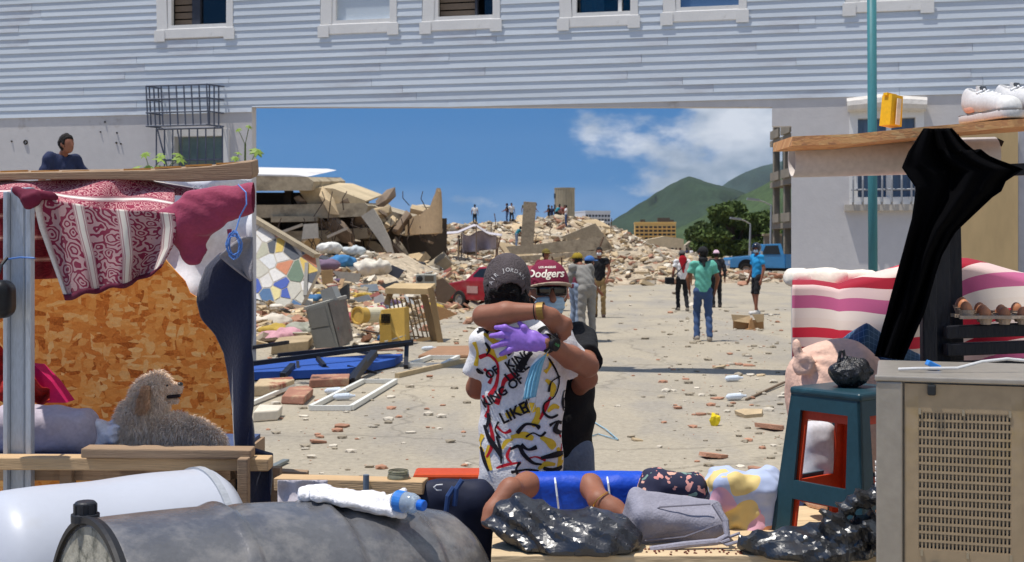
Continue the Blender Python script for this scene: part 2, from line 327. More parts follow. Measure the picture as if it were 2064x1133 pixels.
# ================================================================ FAR BUILDINGS
conc = mat('weathered_concrete', (172, 158, 135), .95, .2, .6, .5, 8, fine=.15, spots=((110, 98, 82), .55, .72, 1.3))
glassd = mat('dark_window', (34, 38, 42), .3, .2, 1)
def tower():
    a = P(1138, 452, 250); t = thing('silo_tower', 'tall round concrete tower standing behind the rubble hill', 'tower', (a.x, a.y, 0))
    r = 20.5/F*250; top = P(0, 379, 250).z; b = MB().lathe([(r, 0), (r*1.0, top*.5), (r, top-.25), (r*1.03, top-.25), (r*1.03, top), (r*.93, top), (r*.93, top-.4), (0, top-.4)], (a.x, a.y, 0), n=40)
    b.put('shaft', mat('tower_concrete', (158, 146, 122), .9, .25, .35, .3, 5, spots=((96, 88, 74), .52, .75, .8), stretch=(1, 1, .25)), t)
    for k in range(9):
        an = math.radians(-150+k*15); MB().box((a.x+math.cos(an)*r, a.y+math.sin(an)*r, top*.5), (.1, .1, top), (0, 0, an)).put('seam', conc, t)
    for z in (.55, .72, .88):
        an = math.radians(-160); MB().box((a.x+math.cos(an)*r, a.y+math.sin(an)*r, top*z), (.35, .5, 1.0), (0, 0, an)).put('opening', glassd, t)
tower()
def block(name, label, x0, y0, x1, y1, d, dep, rz, wall, rows, cols, roof=None, yb=500):
    a, b = P(x0, y0, d), P(x1, y1, d); w = abs(b.x-a.x); h = a.z; t = thing(name, label, 'building', ((a.x+b.x)/2, d+dep/2, 0), rz)
    put('wall', *boxvf((0, 0, h/2), (w, dep, h)), wall, t, local=True)
    z0 = max(1.2, P(0, yb, d).z); ch = (h-z0-.5)/rows; cw = w/cols
    for r in range(rows):
        for c in range(cols):
            f = put('window', *boxvf((-w/2+(c+.5)*cw, -dep/2-.02, z0+(r+.5)*ch), (cw*.68, .1, ch*.5)), glassd, t, local=True)
        put('ledge', *boxvf((0, -dep/2-.15, z0+r*ch+ch*.1), (w, .4, ch*.14)), wall, t, local=True)
    put('roof', *boxvf((0, 0, h+.15), (w*1.02, dep*1.02, .3)), wall, t, local=True)
    if roof:
        for (fx, fw, fh) in roof: put('roof_tank', *boxvf((w*fx, 0, h+.3+fh/2), (w*fw, dep*.4, fh)), mat('roof_dark', (70, 66, 62)), t, local=True)
    return t
def boxvf(c, d):
    q = MB().box(c, d); return q.v, q.f
block('apartment_building', 'white apartment block with a grid of small windows behind the rubble', 1166, 427, 1219, 470, 340, 14, .25, mat('white_render', (205, 205, 208), .9, .06, .3), 5, 8, yb=474)
block('office_building', 'ochre yellow building with rows of dark windows under the mountain', 1284, 450, 1366, 482, 300, 12, -.08, mat('ochre_render', (212, 172, 104), .9, .08, .3), 4, 9, [(-.3, .12, .7), (.22, .3, 1.1), (.42, .1, .6)], yb=484)
def right_block():
    d, dep = 63, 29; x0 = P(1557, 0, d+dep).x; t = thing('unfinished_apartment_tower', 'tall grey concrete frame apartment tower with open storeys at street edge', 'building', (x0, d, 0))
    gm = mat('frame_concrete', (132, 124, 110), .9, .18, .5, .3, 6); fl = 3.05; n = 7; xr = x0+10
    inf = mat('dim_infill', (70, 66, 62), .9, .2, 1); tl = mat('teal_screen', (32, 92, 92), .8)  # infill colour darkened to carry the shade inside the open storeys
    for k in range(n+1): MB().box(((x0+xr)/2, d+dep/2, k*fl+.2), (xr-x0+.3, dep+.4, .42)).put('floor_slab', gm, t)
    ys = [d+.3+i*(dep-.6)/8 for i in range(9)]
    for k in range(n):
        zc = k*fl+.41+(fl-.42)/2
        for yy in ys: MB().box((x0+.22, yy, zc), (.42, .5, fl-.42)).put('column', gm, t)
        for xx in (x0+3.3, x0+6.6, xr-.3): MB().box((xx, d+.2, zc), (.42, .42, fl-.42)).put('column', gm, t)
        MB().box((x0+5.2, d+dep/2, zc), (.15, dep-.4, fl-.42)).put('infill_wall', inf, t)
        for i in range(8):
            if (i*3+k*5) % 7 in (0, 3): MB().box((x0+.6, (ys[i]+ys[i+1])/2, zc), (.06, 2.6, 2.5)).put('screen', tl if (i+k) % 2 else inf, t)
            MB().box((x0-.25, (ys[i]+ys[i+1])/2, k*fl+.75), (.14, 2.8, .6)).put('balcony_front', gm, t)
right_block()
low = thing('grey_wall', 'long grey rendered wall running in front of the concrete tower', 'wall', P(1560, 520, 95).xy.to_3d())
MB().box((P(1610, 0, 96).x, 96, 1.3), (5.4, .3, 2.6)).put('panel', mat('grey_render', (138, 130, 118), .9, .15, 1), low); MB().box((P(1610, 0, 96).x, 96, 2.68), (5.6, .5, .16)).put('coping', conc, low)
def lamp(px, ytop, d, arm, label):
    a = P(px, 0, d); top = P(px, ytop, d).z; t = thing('street_lamp', label, 'street lamp', (a.x, a.y, 0)); gm = mat('galvanised', (168, 170, 170), .45, .1, 3, metal=.5)
    MB().tube([(a.x, d, 0), (a.x+.02, d, top*.5), (a.x+.06, d, top)], [.11, .09, .06], 8).put('pole', gm, t)
    MB().tube([(a.x+.06, d, top), (a.x+.06-arm*.5, d, top+.22), (a.x+.06-arm, d, top+.35)], [.05, .045, .05], 6).put('arm', gm, t)
    MB().box((a.x+.06-arm-.35, d, top+.4), (.8, .3, .14), (0, .12, 0)).put('lantern', gm, t)
lamp(1511, 452, 88, .7, 'slim grey street lamp rising beside the dark tree'); lamp(1553, 414, 84, .9, 'taller grey street lamp against the concrete tower')
# ================================================================ TREE
leafm = mat('tree_leaf', (74, 90, 44), .75, .3, .8, fine=.1, rnd=.25, spec=.2)
barkm = mat('bark', (82, 70, 56), .95, .2, 6, .5, 20)
def leafcloud(name, blobs, n, size, m, parent, seed, world=True):
    r = np.random.default_rng(seed); V = []; Fs = []
    tot = sum(b[3]*b[4]*b[5] for b in blobs)
    for (x, y, z, rx, ry, rz) in blobs:
        k = int(n*rx*ry*rz/tot); d = r.normal(size=(k, 3)); d /= np.linalg.norm(d, axis=1)[:, None]; rad = r.random(k)**.33
        c = d*rad[:, None]*np.array([rx, ry, rz])+np.array([x, y, z])
        a = r.normal(size=(k, 3)); a /= np.linalg.norm(a, axis=1)[:, None]; b = np.cross(a, r.normal(size=(k, 3))); b /= np.linalg.norm(b, axis=1)[:, None]
        s = size*(.6+.8*r.random(k))[:, None]; i0 = len(V)
        q = np.stack([c-a*s, c+b*s*.45, c+a*s, c-b*s*.45], 1).reshape(-1, 3); V.append(q); Fs.append(k)
    V = np.concatenate(V); return put(name, V, np.arange(len(V), dtype=np.int32).reshape(-1, 4), m, parent, kind='stuff')
def tree():
    d = 118; a = P(1485, 0, d); t = thing('broad_tree', 'large dark green spreading tree behind the blue pickup', 'tree', (a.x, d, 0)); b = MB()
    b.tube([(a.x, d, 0), (a.x+.1, d, .8), (a.x-.1, d, 1.8)], [.45, .36, .3]); r = random.Random(4); bl = []
    for k in range(44):
        px, py = r.uniform(1416, 1560), 0; f = 1-((px-1490)/84)**2; py = r.uniform(500, 500-96*max(.12, f)**.55); q = P(px, py, d+r.uniform(-3, 3)); s = r.uniform(.75, 1.35)
        bl.append((q.x, q.y, max(1.6, q.z-.5), s*1.15, s, s*.62))
        if k % 3 == 0: b.tube([(a.x-.1, d, 1.7), ((a.x+q.x)/2, (d+q.y)/2, (1.7+q.z)/2+.3), (q.x, q.y, q.z-.6)], [.22, .13, .05], 6)
    b.put('trunk', barkm, t); leafcloud('crown', bl, 22000, .26, leafm, t, 5)
tree()
for i, (px, py, d, w, lab) in enumerate(((1415, 470, 150, 2.4, 'round green street tree beyond the crowd'), (1447, 478, 135, 1.5, 'small bushy tree left of the spreading tree'))):
    a = P(px, py, d); t = thing('bushy_tree', lab, 'tree', (a.x, d, 0)); MB().tube([(a.x, d, 0), (a.x, d, a.z)], [.2, .08]).put('trunk', barkm, t)
    leafcloud('crown', [(a.x-w*.3, d, a.z-.2, w*.6, w*.6, w*.5), (a.x+w*.4, d, a.z-.5, w*.6, w*.6, w*.5), (a.x, d, a.z+.3, w*.5, w*.5, w*.5)], 2500, .24, leafm, t, 50+i)
# ================================================================ SIDED BUILDING WITH THE WIDE BREACH
WL = Vector((-7.43, 18.0, 0)); WU = Vector((.97662, -.21514, 0)); WNn = Vector((-.21514, -.97662, 0))
def wy(px): m_ = (px-1032)/F; return 16.363/(1+.2203*m_)
def wz(px, py): Y = wy(px); return (((px-1032)/F*Y+7.43)/WU.x, EYE-(py-500)/F*Y)
def WPt(w, z, dep=0): return WL+WU*w+WNn*dep+Vector((0, 0, z))
def wprism(name, poly, d0, d1, m, parent, **k):           # outline in (w, z), from depth d0 to d1 (positive: towards the street)
    b = MB().prism([WPt(w, z, d1) for (w, z) in poly], WNn*(d0-d1)); return b.put(name, m, parent, **k)
def wrect(name, w0, z0, w1, z1, d0, d1, m, parent, **k): return wprism(name, [(w0, z0), (w1, z0), (w1, z1), (w0, z1)], d0, d1, m, parent, **k)
stucco = mat('pale_stucco', (200, 196, 194), .95, .05, .7, .08, 30, fine=.03, spots=((150, 138, 124), .62, .78, 1.6))
sidm = mat('blue_grey_siding', (200, 208, 216), .6, .05, 1.5, fine=.02, rnd=.035, stretch=(1, 1, 4), spots=((184, 186, 192), .55, .75, .8), spec=.3)
whitem = mat('white_frame_paint', (226, 224, 220), .5, .05, 4, fine=.03, spots=((170, 160, 146), .64, .76, 6))
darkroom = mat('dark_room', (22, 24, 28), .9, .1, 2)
HB = thing('sided_building', 'long building with pale blue-grey lap siding and a wide breach through it', 'building', WPt(0, 0))
wl, wr = wz(508, 0)[0], wz(1595, 0)[0]; wr2 = wz(1556, 0)[0]; zl, zr = wz(508, 216)[1], wz(1556, 216)[1]; zn = wz(1595, 254)[1]
ZS = 3.53; WMIN, WMAX, ZTOP = -3.5, 17.5, 5.75; T = .14
wx = lambda f: wl+(wr2-wl)*f
LWIN = [(wz(332, 0)[0], 2.2, wz(462, 0)[0], wz(395, 262)[1]), (wz(1712, 0)[0], wz(1780, 412)[1], wz(1862, 0)[0], wz(1780, 222)[1])]
def holed(name, w0, z0, w1, z1, hole, d0, d1, m):
    a, b, c, e = hole
    for r in ((w0, z0, a, z1), (c, z0, w1, z1), (a, z0, c, b), (a, e, c, z1)):
        if r[2]-r[0] > .01 and r[3]-r[1] > .01: wrect(name, *r, d0, d1, m, HB)
holed('stucco_wall', WMIN, 0, wl, ZS, LWIN[0], -T, 0, stucco)
holed('stucco_wall', wr, 0, WMAX, ZS, LWIN[1], -T, 0, stucco)
wprism('stucco_wall', [(wr2, zn+.0), (wr, zn), (wr, ZS), (wr2, ZS)], -T, 0, stucco, HB)
fz = (zl-ZS)/(zl-zr); wprism('stucco_wall', [(wx(fz), ZS), (wr2, zr), (wr2, ZS)], -T, 0, stucco, HB)
UW = [(316, 472), (645, 802), (850, 1010), (1127, 1288), (1335, 1507), (1702, 1880)]
UWB = [wz(394, 77)[1], wz(723, 68)[1], wz(930, 61)[1], wz(1208, 54)[1], wz(1421, 43)[1], wz(1791, 24)[1]]
uw = [(wz(a, 0)[0], wz(b, 0)[0]) for a, b in UW]; ZW1 = 5.45; ZB = min(UWB)
# backing of the upper storey
def back(poly): wprism('upper_wall', poly, -T, -.012, stucco, HB)
back([(WMIN, ZS), (wl, ZS), (wl, ZB+.12), (WMIN, ZB+.12)]); back([(wl, zl), (wx(fz), ZS), (wr2, ZS), (WMAX, ZS), (WMAX, ZB+.12), (wl, ZB+.12)])
edges = [WMIN]+[v for (a, b) in uw for v in (a+.09, b-.09)]+[WMAX]
for i in range(0, len(edges), 2): back([(edges[i], ZB+.12), (edges[i+1], ZB+.12), (edges[i+1], ZW1), (edges[i], ZW1)])
back([(WMIN, ZW1), (WMAX, ZW1), (WMAX, ZTOP), (WMIN, ZTOP)])
rb = random.Random(11)
def lap(w0, w1, z, h=.103, cut=None):
    # one lap board: thick lower edge, thin top
    j = rb.uniform(-.0025, .0025)
    if cut: V = [WPt(w0, cut[0], .016), WPt(w1, cut[1], .016)]
    else: V = [WPt(w0, z+j, .017+j), WPt(w1, z+rb.uniform(-.003, .003), .017+rb.uniform(-.002, .003))]
    V += [WPt(w1, z+h+.006, .004), WPt(w0, z+h+.006, .004)]; V += [WPt(w0, V[0].z, -.011), WPt(w1, V[1].z, -.011), WPt(w1, z+h+.006, -.011), WPt(w0, z+h+.006, -.011)]
    MB().add(V, ((0, 1, 2, 3), (7, 6, 5, 4), (0, 4, 5, 1), (1, 5, 6, 2), (2, 6, 7, 3), (3, 7, 4, 0))).put('siding_board', sidm, HB)
for r in range(21):
    z = ZS+r*.103; spans = [(WMIN, WMAX)]
    if z+.05 > ZB:
        spans = []; e2 = [WMIN]+[v for (a, b) in uw for v in (a+.01, b-.01)]+[WMAX]
        if z < ZW1+.05: spans = [(e2[i], e2[i+1]) for i in range(0, len(e2), 2)]
        else: spans = [(WMIN, WMAX)]
    if r == 0:
        lap(WMIN, wl, z); lap(wl+.001, wx(fz), z, cut=(zl+.001, z)); lap(wx(fz)+.001, 12.5, z); lap(12.503, WMAX, z); continue
    for (a, b) in spans:
        c = a; off = rb.uniform(1.2, 4.5) if b-a > 5 else 99
        while b-c > .01:
            e = min(b, c+off); 
            if b-e < .7: e = b
            lap(c, e-.004, z); c = e; off = rb.uniform(3.2, 4.6)
reflm = mat('brown_reflection', (120, 104, 88), .8, .1, 3)
for i, (a, b) in enumerate(uw):
    zb = UWB[i]; fw = .17; w = put('window', *(lambda q: (q.v, q.f))(MB().prism([WPt(a, zb, .024), WPt(b, zb, .024), WPt(b, zb+.14, .024), WPt(a, zb+.14, .024)], WNn*-.12)), whitem, HB); bevel(w, .01)
    sk = rb.uniform(-.03, .04)
    wprism('jamb', [(a+.012, zb+.14), (a+fw, zb+.14), (a+fw-sk, ZW1), (a+.012-sk, ZW1)], -.1, .02, whitem, w); wprism('jamb', [(b-fw*.65, zb+.14), (b-.012, zb+.14), (b-.012, ZW1), (b-fw*.65, ZW1)], -.1, .02, whitem, w)
    wrect('head', a, ZW1, b, ZW1+.15, -.1, .022, whitem, w)
    for wc in (a+.045, b-.075): wrect('corner_block', wc-.07, zb-.035, wc+.09, zb+.12, .025, .032, whitem, w)
    i0, i1 = a+fw, b-fw*.65; z0 = zb+.14
    wrect('sash', i0, z0, i0+.06, ZW1, -.06, .012, whitem, w); wrect('sash', i0+.06, z0, i1, z0+.05, -.06, .012, whitem, w)
    # a shallow room behind every window, painted dark for its unlit depth
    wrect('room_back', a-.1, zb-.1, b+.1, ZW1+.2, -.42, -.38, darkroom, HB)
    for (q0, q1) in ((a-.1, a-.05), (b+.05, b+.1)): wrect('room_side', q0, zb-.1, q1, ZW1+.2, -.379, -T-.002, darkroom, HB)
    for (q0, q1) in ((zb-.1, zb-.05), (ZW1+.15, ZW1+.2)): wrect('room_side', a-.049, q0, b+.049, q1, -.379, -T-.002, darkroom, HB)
    if i in (0, 2):
        mid = lerp(i0, i1, .38 if i == 0 else .68)
        for k in range(8): wrect('reflection_slat', i0+.06, z0+.06+k*.1, mid, z0+.14+k*.1, -.12, -.10, reflm, w)  # brown slats stand in for siding reflected in the glass
        wrect('mullion', mid, z0+.05, mid+(.12 if i == 0 else .03), ZW1, -.13, -.06, mat('dark_mullion', (58, 62, 72), .6), w)
        wrect('pane', mid+.12, z0+.05, i1, ZW1, -.125, -.115, mat('window_glass', (20, 24, 30), .08, spec=.6, fine=0, var=.02), w)
    elif i == 1: wrect('pane', i0+.06, z0+.05, i1, ZW1, -.06, -.05, mat('frosted_pane', (196, 206, 214), .25, .05, 2, fine=.01), w)
    elif i == 3:
        for k in range(7): wrect('curtain', lerp(i0+.06, i1, .05+k*.06), z0+.05, lerp(i0+.06, i1, .11+k*.06), ZW1, -.22-.02*(k % 2), -.2-.02*(k % 2), mat('blue_curtain', (52, 84, 104), .9), w)
        wrect('mullion', lerp(i0, i1, .78), z0+.05, lerp(i0, i1, .84), ZW1, -.13, -.06, whitem, w); wrect('pane', i0+.06, z0+.05, i1, ZW1, -.158, -.15, mat('clear_glass', (235, 240, 245), .03, trans=1, var=0, fine=0, spec=.5), w)
    elif i == 4: wrect('pane', i0+.06, z0+.05, i1, ZW1, -.06, -.05, mat('sky_reflection_glass', (96, 122, 152), .06, .03, 1, fine=0, spec=.8, metal=.3), w)  # blue of the reflected sky is put into the pane colour
    else: wrect('pane', i0+.06, z0+.05, i1, ZW1, -.06, -.05, mat('white_blind', (214, 214, 214), .7, .03), w)
# lower windows with their grilles
gri = mat('grille_iron', (92, 98, 112), .6, .12, 6, metal=.2)
a, b0, c, e = LWIN[0]; w = put('window', *(lambda q: (q.v, q.f))(MB().prism([WPt(a, b0, .03), WPt(c, b0, .03), WPt(c, b0+.1, .03), WPt(a, b0+.1, .03)], WNn*-.2)), whitem, HB)
wrect('jamb', a, b0+.1, a+.16, e, -.15, .03, whitem, w); wrect('jamb', c-.08, b0+.1, c, e, -.15, .03, whitem, w); wrect('head', a+.16, e-.09, c-.08, e, -.15, .03, whitem, w); wrect('pane', a+.16, b0+.1, c-.08, e-.09, -.12, -.1, mat('green_pane', (118, 132, 118), .15, .3, 2, spec=.6), w)
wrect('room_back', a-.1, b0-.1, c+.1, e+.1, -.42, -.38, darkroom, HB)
g = thing('window_grille', 'grey iron bar cage fixed over the lower wall window above the plank', 'grille', WPt(a, 2.2, .1)); 
def bar(q0, q1, par, r=.012): MB().tube([q0, q1], r, 6).put('bar', gri, par)
x0, x1 = wz(316, 0)[0], wz(452, 0)[0]; zt, zb = wz(380, 177)[1], wz(380, 257)[1]
for k in range(9): ww = lerp(x0, x1-.12, k/8); bar(WPt(ww, zt, .30), WPt(ww+.03, zb, .30), g)
for k in range(4): zz = lerp(zt, zb, k/3); bar(WPt(x0, zz, .30), WPt(x1-.12, zz, .30), g); bar(WPt(x0, zz, .30), WPt(x0+.08, zz, .02), g); bar(WPt(x1-.12, zz, .30), WPt(x1, zz, .02), g)
for k in range(3): bar(WPt(x0+.02+.025*k, zt, .25-.08*k), WPt(x0+.05+.025*k, zb, .25-.08*k), g); bar(WPt(x1-.10+.03*k, zt, .25-.08*k), WPt(x1-.10+.03*k, zb, .25-.08*k), g)
zz0 = 2.3
for k in range(9): ww = lerp(x0+.08, x1+.05, k/8); bar(WPt(ww, zb-.03, .16), WPt(ww, zz0, .16), g)
for zz in (zb-.03, lerp(zb, zz0, .45), zz0): bar(WPt(x0+.08, zz, .16), WPt(x1+.05, zz, .16), g, .015)
bar(WPt(x0+.1, zb-.03, .17), WPt(x0+.3, zz0+.3, .17), g); bar(WPt(x0+.4, zb-.03, .17), WPt(x0+.55, zz0+.3, .17), g)
a, b0, c, e = LWIN[1]; w = put('window', *(lambda q: (q.v, q.f))(MB().prism([WPt(a, b0, .03), WPt(c, b0, .03), WPt(c, b0+.09, .03), WPt(a, b0+.09, .03)], WNn*-.2)), whitem, HB)
wrect('jamb', a, b0+.09, a+.1, e, -.15, .03, whitem, w); wrect('jamb', c-.1, b0+.09, c, e, -.15, .03, whitem, w); wrect('head', a+.1, e-.1, c-.1, e, -.15, .03, whitem, w); wrect('pane', a+.1, b0+.09, c-.1, e-.1, -.12, -.1, mat('blue_pane', (92, 104, 122), .12, .25, 3, spec=.7, stretch=(6, 6, 1)), w)
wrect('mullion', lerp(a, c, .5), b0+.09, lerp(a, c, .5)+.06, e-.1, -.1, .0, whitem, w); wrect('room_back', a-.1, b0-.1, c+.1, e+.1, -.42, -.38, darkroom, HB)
MB().tube([WPt(a-.03, e+.06, .09), WPt(lerp(a, c, .4), e+.09, .1), WPt(c+.02, e+.05, .09)], [.09, .1, .09], 10).put('rolled_awning', mat('canvas_white', (214, 208, 200), .9, .1, 8, .4, 20), HB)
wprism('sill', [(a-.06, b0-.08), (c+.05, b0-.08), (c+.05, b0-.002), (a-.06, b0-.002)], -.1, .09, mat('stained_sill', (176, 168, 156), .9, .2, 4), HB)
g = thing('window_grille', 'low curved white iron bars across the right lower window behind the pole', 'grille', WPt(a, b0, .1)); 
for k in range(8): ww = lerp(a+.04, c-.04, k/7); MB().tube([WPt(ww, b0+.55, .05), WPt(ww, b0+.3, .12), WPt(ww, b0+.03, .12), WPt(ww, b0+.0, .06)], .012, 6).put('bar', mat('pale_iron', (150, 152, 156), .6), g)
for zz in (b0+.52, b0+.18): MB().tube([WPt(a+.02, zz, .07), WPt(c-.02, zz, .07)], .012, 6).put('bar', _m['pale_iron'], g)
# small holes and fixings in the stucco
for (px, py, r) in ((52, 287, .035), (212, 246, .012), (236, 268, .012), (244, 290, .012), (235, 288, .014), (203, 266, .01), (24, 285, .012)):
    ww, zz = wz(px, py); MB().lathe([(r*.6, 0), (r, .0), (r, .012), (r*.7, .02)], WPt(ww, zz, 0), WNn, 10).put('vent_hole', mat('black_hole', (18, 17, 16)), HB)
# teal pole
a = P(1761, 0, 11.0); t = thing('teal_pole', 'tall slim teal painted steel pole in front of the sided building', 'pole', (a.x, 11, 0)); MB().tube([(a.x, 11, 0), (a.x-.02, 11, 4.6)], .041, 14).put('shaft', mat('teal_paint', (62, 122, 128), .5, .12, 4, stretch=(1, 1, .2)), t, smooth=True); MB().lathe([(.1, 0), (.1, .03), (.05, .05)], (a.x, 11, 0)).put('base_plate', _m['teal_paint'], t)
# leafy plants by the wall
plm = mat('papaya_leaf', (126, 150, 62), .55, .2, 4, rnd=.15)
def plant(px, py, d, n, size, lab, seed):
    r = random.Random(seed); a = P(px, py, d); t = thing('leafy_plant', lab, 'plant', (a.x, d, 0)); MB().tube([(a.x, d, 0), (a.x+.02, d, a.z-.1)], [.03, .012], 6).put('stem', mat('green_stem', (96, 110, 60)), t)
    for k in range(n):
        an = r.uniform(0, 6.28); l = r.uniform(.5, 1)*size; c = Vector((a.x+math.cos(an)*l*.8, d+math.sin(an)*l*.6, a.z+r.uniform(-.18, .12))); up = Vector((math.cos(an)*.4, math.sin(an)*.4-.35, .8)).normalized(); e1 = up.orthogonal().normalized(); e2 = up.cross(e1); V = [c+up*.02]
        for q in range(14): rr = l*.55*(1 if q % 2 else .55); V.append(c+(e1*math.cos(q*6.283/14)+e2*math.sin(q*6.283/14))*rr-up*(.12*l*(q % 2)))
        MB().add(V, [(0, 1+q, 1+(q+1) % 14) for q in range(14)]).put('leaf', plm, t); MB().tube([(a.x+.02, d, a.z-.12), c], .005, 4).put('leaf_stalk', _m['green_stem'], t)
plant(300, 330, 14.8, 9, .22, 'low yellow-green leafy plant left of the barred window', 1); plant(336, 318, 15.0, 7, .2, 'pale leafy plant right below the bar cage', 2)
plant(468, 322, 14.9, 6, .16, 'leafy shoots under the right edge of the barred window', 3); plant(497, 316, 14.6, 7, .2, 'green leafy plant by the edge of the breach', 4); plant(491, 272, 15.2, 3, .11, 'thin climbing stem with small green leaves at the breach', 5)
# ================================================================ RUBBLE, COLLAPSED BUILDING
CR = random.Random(21)
def ico(seed, sub=1, j=.28, flat=.7):
    r = random.Random(seed); bm = bmesh.new(); bmesh.ops.create_icosphere(bm, subdivisions=sub, radius=1)
    for v in bm.verts: v.co *= 1+r.uniform(-j, j); v.co.z *= flat
    V = [tuple(v.co) for v in bm.verts]; Fs = [tuple(q.index for q in f.verts) for f in bm.faces]; bm.free(); return V, Fs
def slabchunk(seed):
    r = random.Random(seed); n = r.randint(5, 7); pts = []
    for k in range(n): a = 6.283*k/n+r.uniform(-.3, .3); q = r.uniform(.65, 1.1); pts.append((math.cos(a)*q, math.sin(a)*q*.75, -.16))
    b = MB().prism(pts, (r.uniform(-.08, .08), r.uniform(-.08, .08), .36)); return b.v, b.f
def brickshape(seed):
    r = random.Random(seed); b = MB().box((0, 0, 0), (2, 1.1, .9)); b.v = [tuple(c*(1+r.uniform(-.08, .08)) for c in v) for v in b.v]; return b.v, b.f
SH = [ico(k) for k in range(5)]+[slabchunk(k) for k in range(6)]+[brickshape(k) for k in range(3)]
rubm = {'grey': mat('rubble_grey', (168, 156, 136), .95, .18, 1.2, .4, 6, rnd=.22), 'tan': mat('rubble_tan', (190, 168, 134), .95, .18, 1.2, .4, 6, rnd=.22), 'brick': mat('rubble_brick', (170, 126, 102), .95, .2, 1.5, .4, 8, rnd=.2),
        'white': mat('rubble_white', (206, 196, 178), .9, .1, 1.5, .2, 6, rnd=.1), 'dark': mat('rubble_dark', (124, 108, 92), .95, .2, 1.5, .4, 6, rnd=.3)}
SME = {(i, c): meshdata('chunk_'+c, *SH[i], rubm[c]) for i in range(len(SH)) for c in rubm}
moundm = mat('rubble_soil', (178, 162, 138), .98, .25, .5, .8, 3, fine=.3, spots=((120, 98, 78), .5, .68, .9))
BUMPS = [  # x, y, height, rx, ry
    (0.8, 104, 2.6, 9, 14), (6.0, 102, 1.7, 5, 12), (-6.5, 98, 1.9, 7, 12), (-10, 66, 1.3, 7, 9), (-8, 45, 1.1, 6, 8), (11.5, 108, .9, 7, 12), (3, 68, .75, 9, 7), (-3, 58, .5, 5, 6), (7, 68, .6, 4, 6), (-7.5, 33, .8, 3.6, 5.5), (-8.2, 25, .38, 2.4, 4), (-4.5, 41, .7, 2.6, 4)]
def hgt(x, y): return sum(h*math.exp(-((x-a)/rx)**2-((y-b)/ry)**2) for a, b, h, rx, ry in BUMPS)
xs = np.arange(-30, 30.1, .6); ys = np.concatenate([np.arange(19, 60, .6), np.arange(60, 140, 1.)]); V = np.array([(x, y, hgt(x, y)-.06) for x in xs for y in ys])
V[:, 2] += fbm(V, .8, 4)*.62*np.clip(V[:, 2]*1.2, 0, 1.6); nyy = len(ys)
struct('rubble_mound', V, np.array([(i*nyy+j, (i+1)*nyy+j, (i+1)*nyy+j+1, i*nyy+j+1) for i in range(len(xs)-1) for j in range(nyy-1)]), moundm)
bvm = None
# candidate chunks: kept where the mound is, larger ones become single things, the rest one mass
cand = []
for k in range(30000):
    d = 20*(6.2**CR.random()); px = CR.uniform(500, 1600); x = (px-1032)/F*d; h = hgt(x, d)
    if CR.random() > min(1, h*1.1+(.10 if h > .05 else 0)): continue
    s = min(.9, (.045+.2*CR.random()**2.6)*(d/38)**.7); cand.append((s/d, x, d, h, s))
for k in range(5200):
    d = CR.uniform(20.5, 52); px = CR.uniform(500, 912-max(0, 34-d)*9); x = (px-1032)/F*d; h = hgt(x, d)
    if h < .06 and CR.random() > .3: continue
    s = (.035+.2*CR.random()**2.8)*(d/34)**.6; cand.append((s/d, x, d, h, s))
cand.sort(reverse=True); cols = ['grey']*5+['tan']*6+['brick']*3+['white']*3+['dark']*1
lab = {'grey': 'jagged grey concrete chunk lying on the rubble mound', 'tan': 'dusty tan chunk of masonry lying on the rubble mound', 'brick': 'broken reddish brick lump lying on the rubble mound', 'white': 'white painted plaster lump lying on the rubble mound', 'dark': 'dark charred looking chunk lying on the rubble mound'}
rest = {c: MB() for c in rubm}
for i, (_, x, y, h, s) in enumerate(cand):
    c = CR.choice(cols); k = CR.randrange(len(SH)); e = Euler((CR.uniform(-.5, .5), CR.uniform(-.5, .5), CR.uniform(0, 6.28))); sc = (s*CR.uniform(.8, 1.5), s*CR.uniform(.7, 1.1), s*CR.uniform(.5, .9))
    if i < 250:
        o = bpy.data.objects.new('rubble_chunk', SME[(k, c)]); C.objects.link(o); o.location = (x, y, h+s*.12); o.rotation_euler = e; o.scale = sc; tag(o, lab[c], 'rubble', c+' chunks on the rubble mound')
    else:
        R = e.to_matrix(); rest[c].add([R @ Vector((v[0]*sc[0], v[1]*sc[1], v[2]*sc[2]))+Vector((x, y, h+s*.1)) for v in SH[k][0]], SH[k][1])
for c, b in rest.items(): b.put('small_rubble', rubm[c], kind='stuff', label='mass of small %s rubble pieces covering the mound' % {'grey': 'grey concrete', 'tan': 'tan masonry', 'brick': 'red brick', 'white': 'white plaster', 'dark': 'dark charred'}[c], cat='rubble')
# big broken slabs bedded in the mound
for k in range(26):
    px, d = CR.uniform(880, 1240), CR.uniform(60, 102); x = (px-1032)/F*d; z = hgt(x, d); s_ = CR.uniform(.5, 1.3)*(d/80); o = bpy.data.objects.new('concrete_fragment', SME[(5+k % 6, CR.choice(['grey', 'tan', 'tan']))]); C.objects.link(o); o.location = (x, d, z+.05); o.scale = (s_*1.6, s_*1.2, s_*.5); o.rotation_euler = (CR.uniform(-.2, .7), CR.uniform(-.5, .5), CR.uniform(0, 6.28)); tag(o, 'broad broken concrete slab bedded at an angle in the mound', 'slab', 'slabs bedded in the mound')
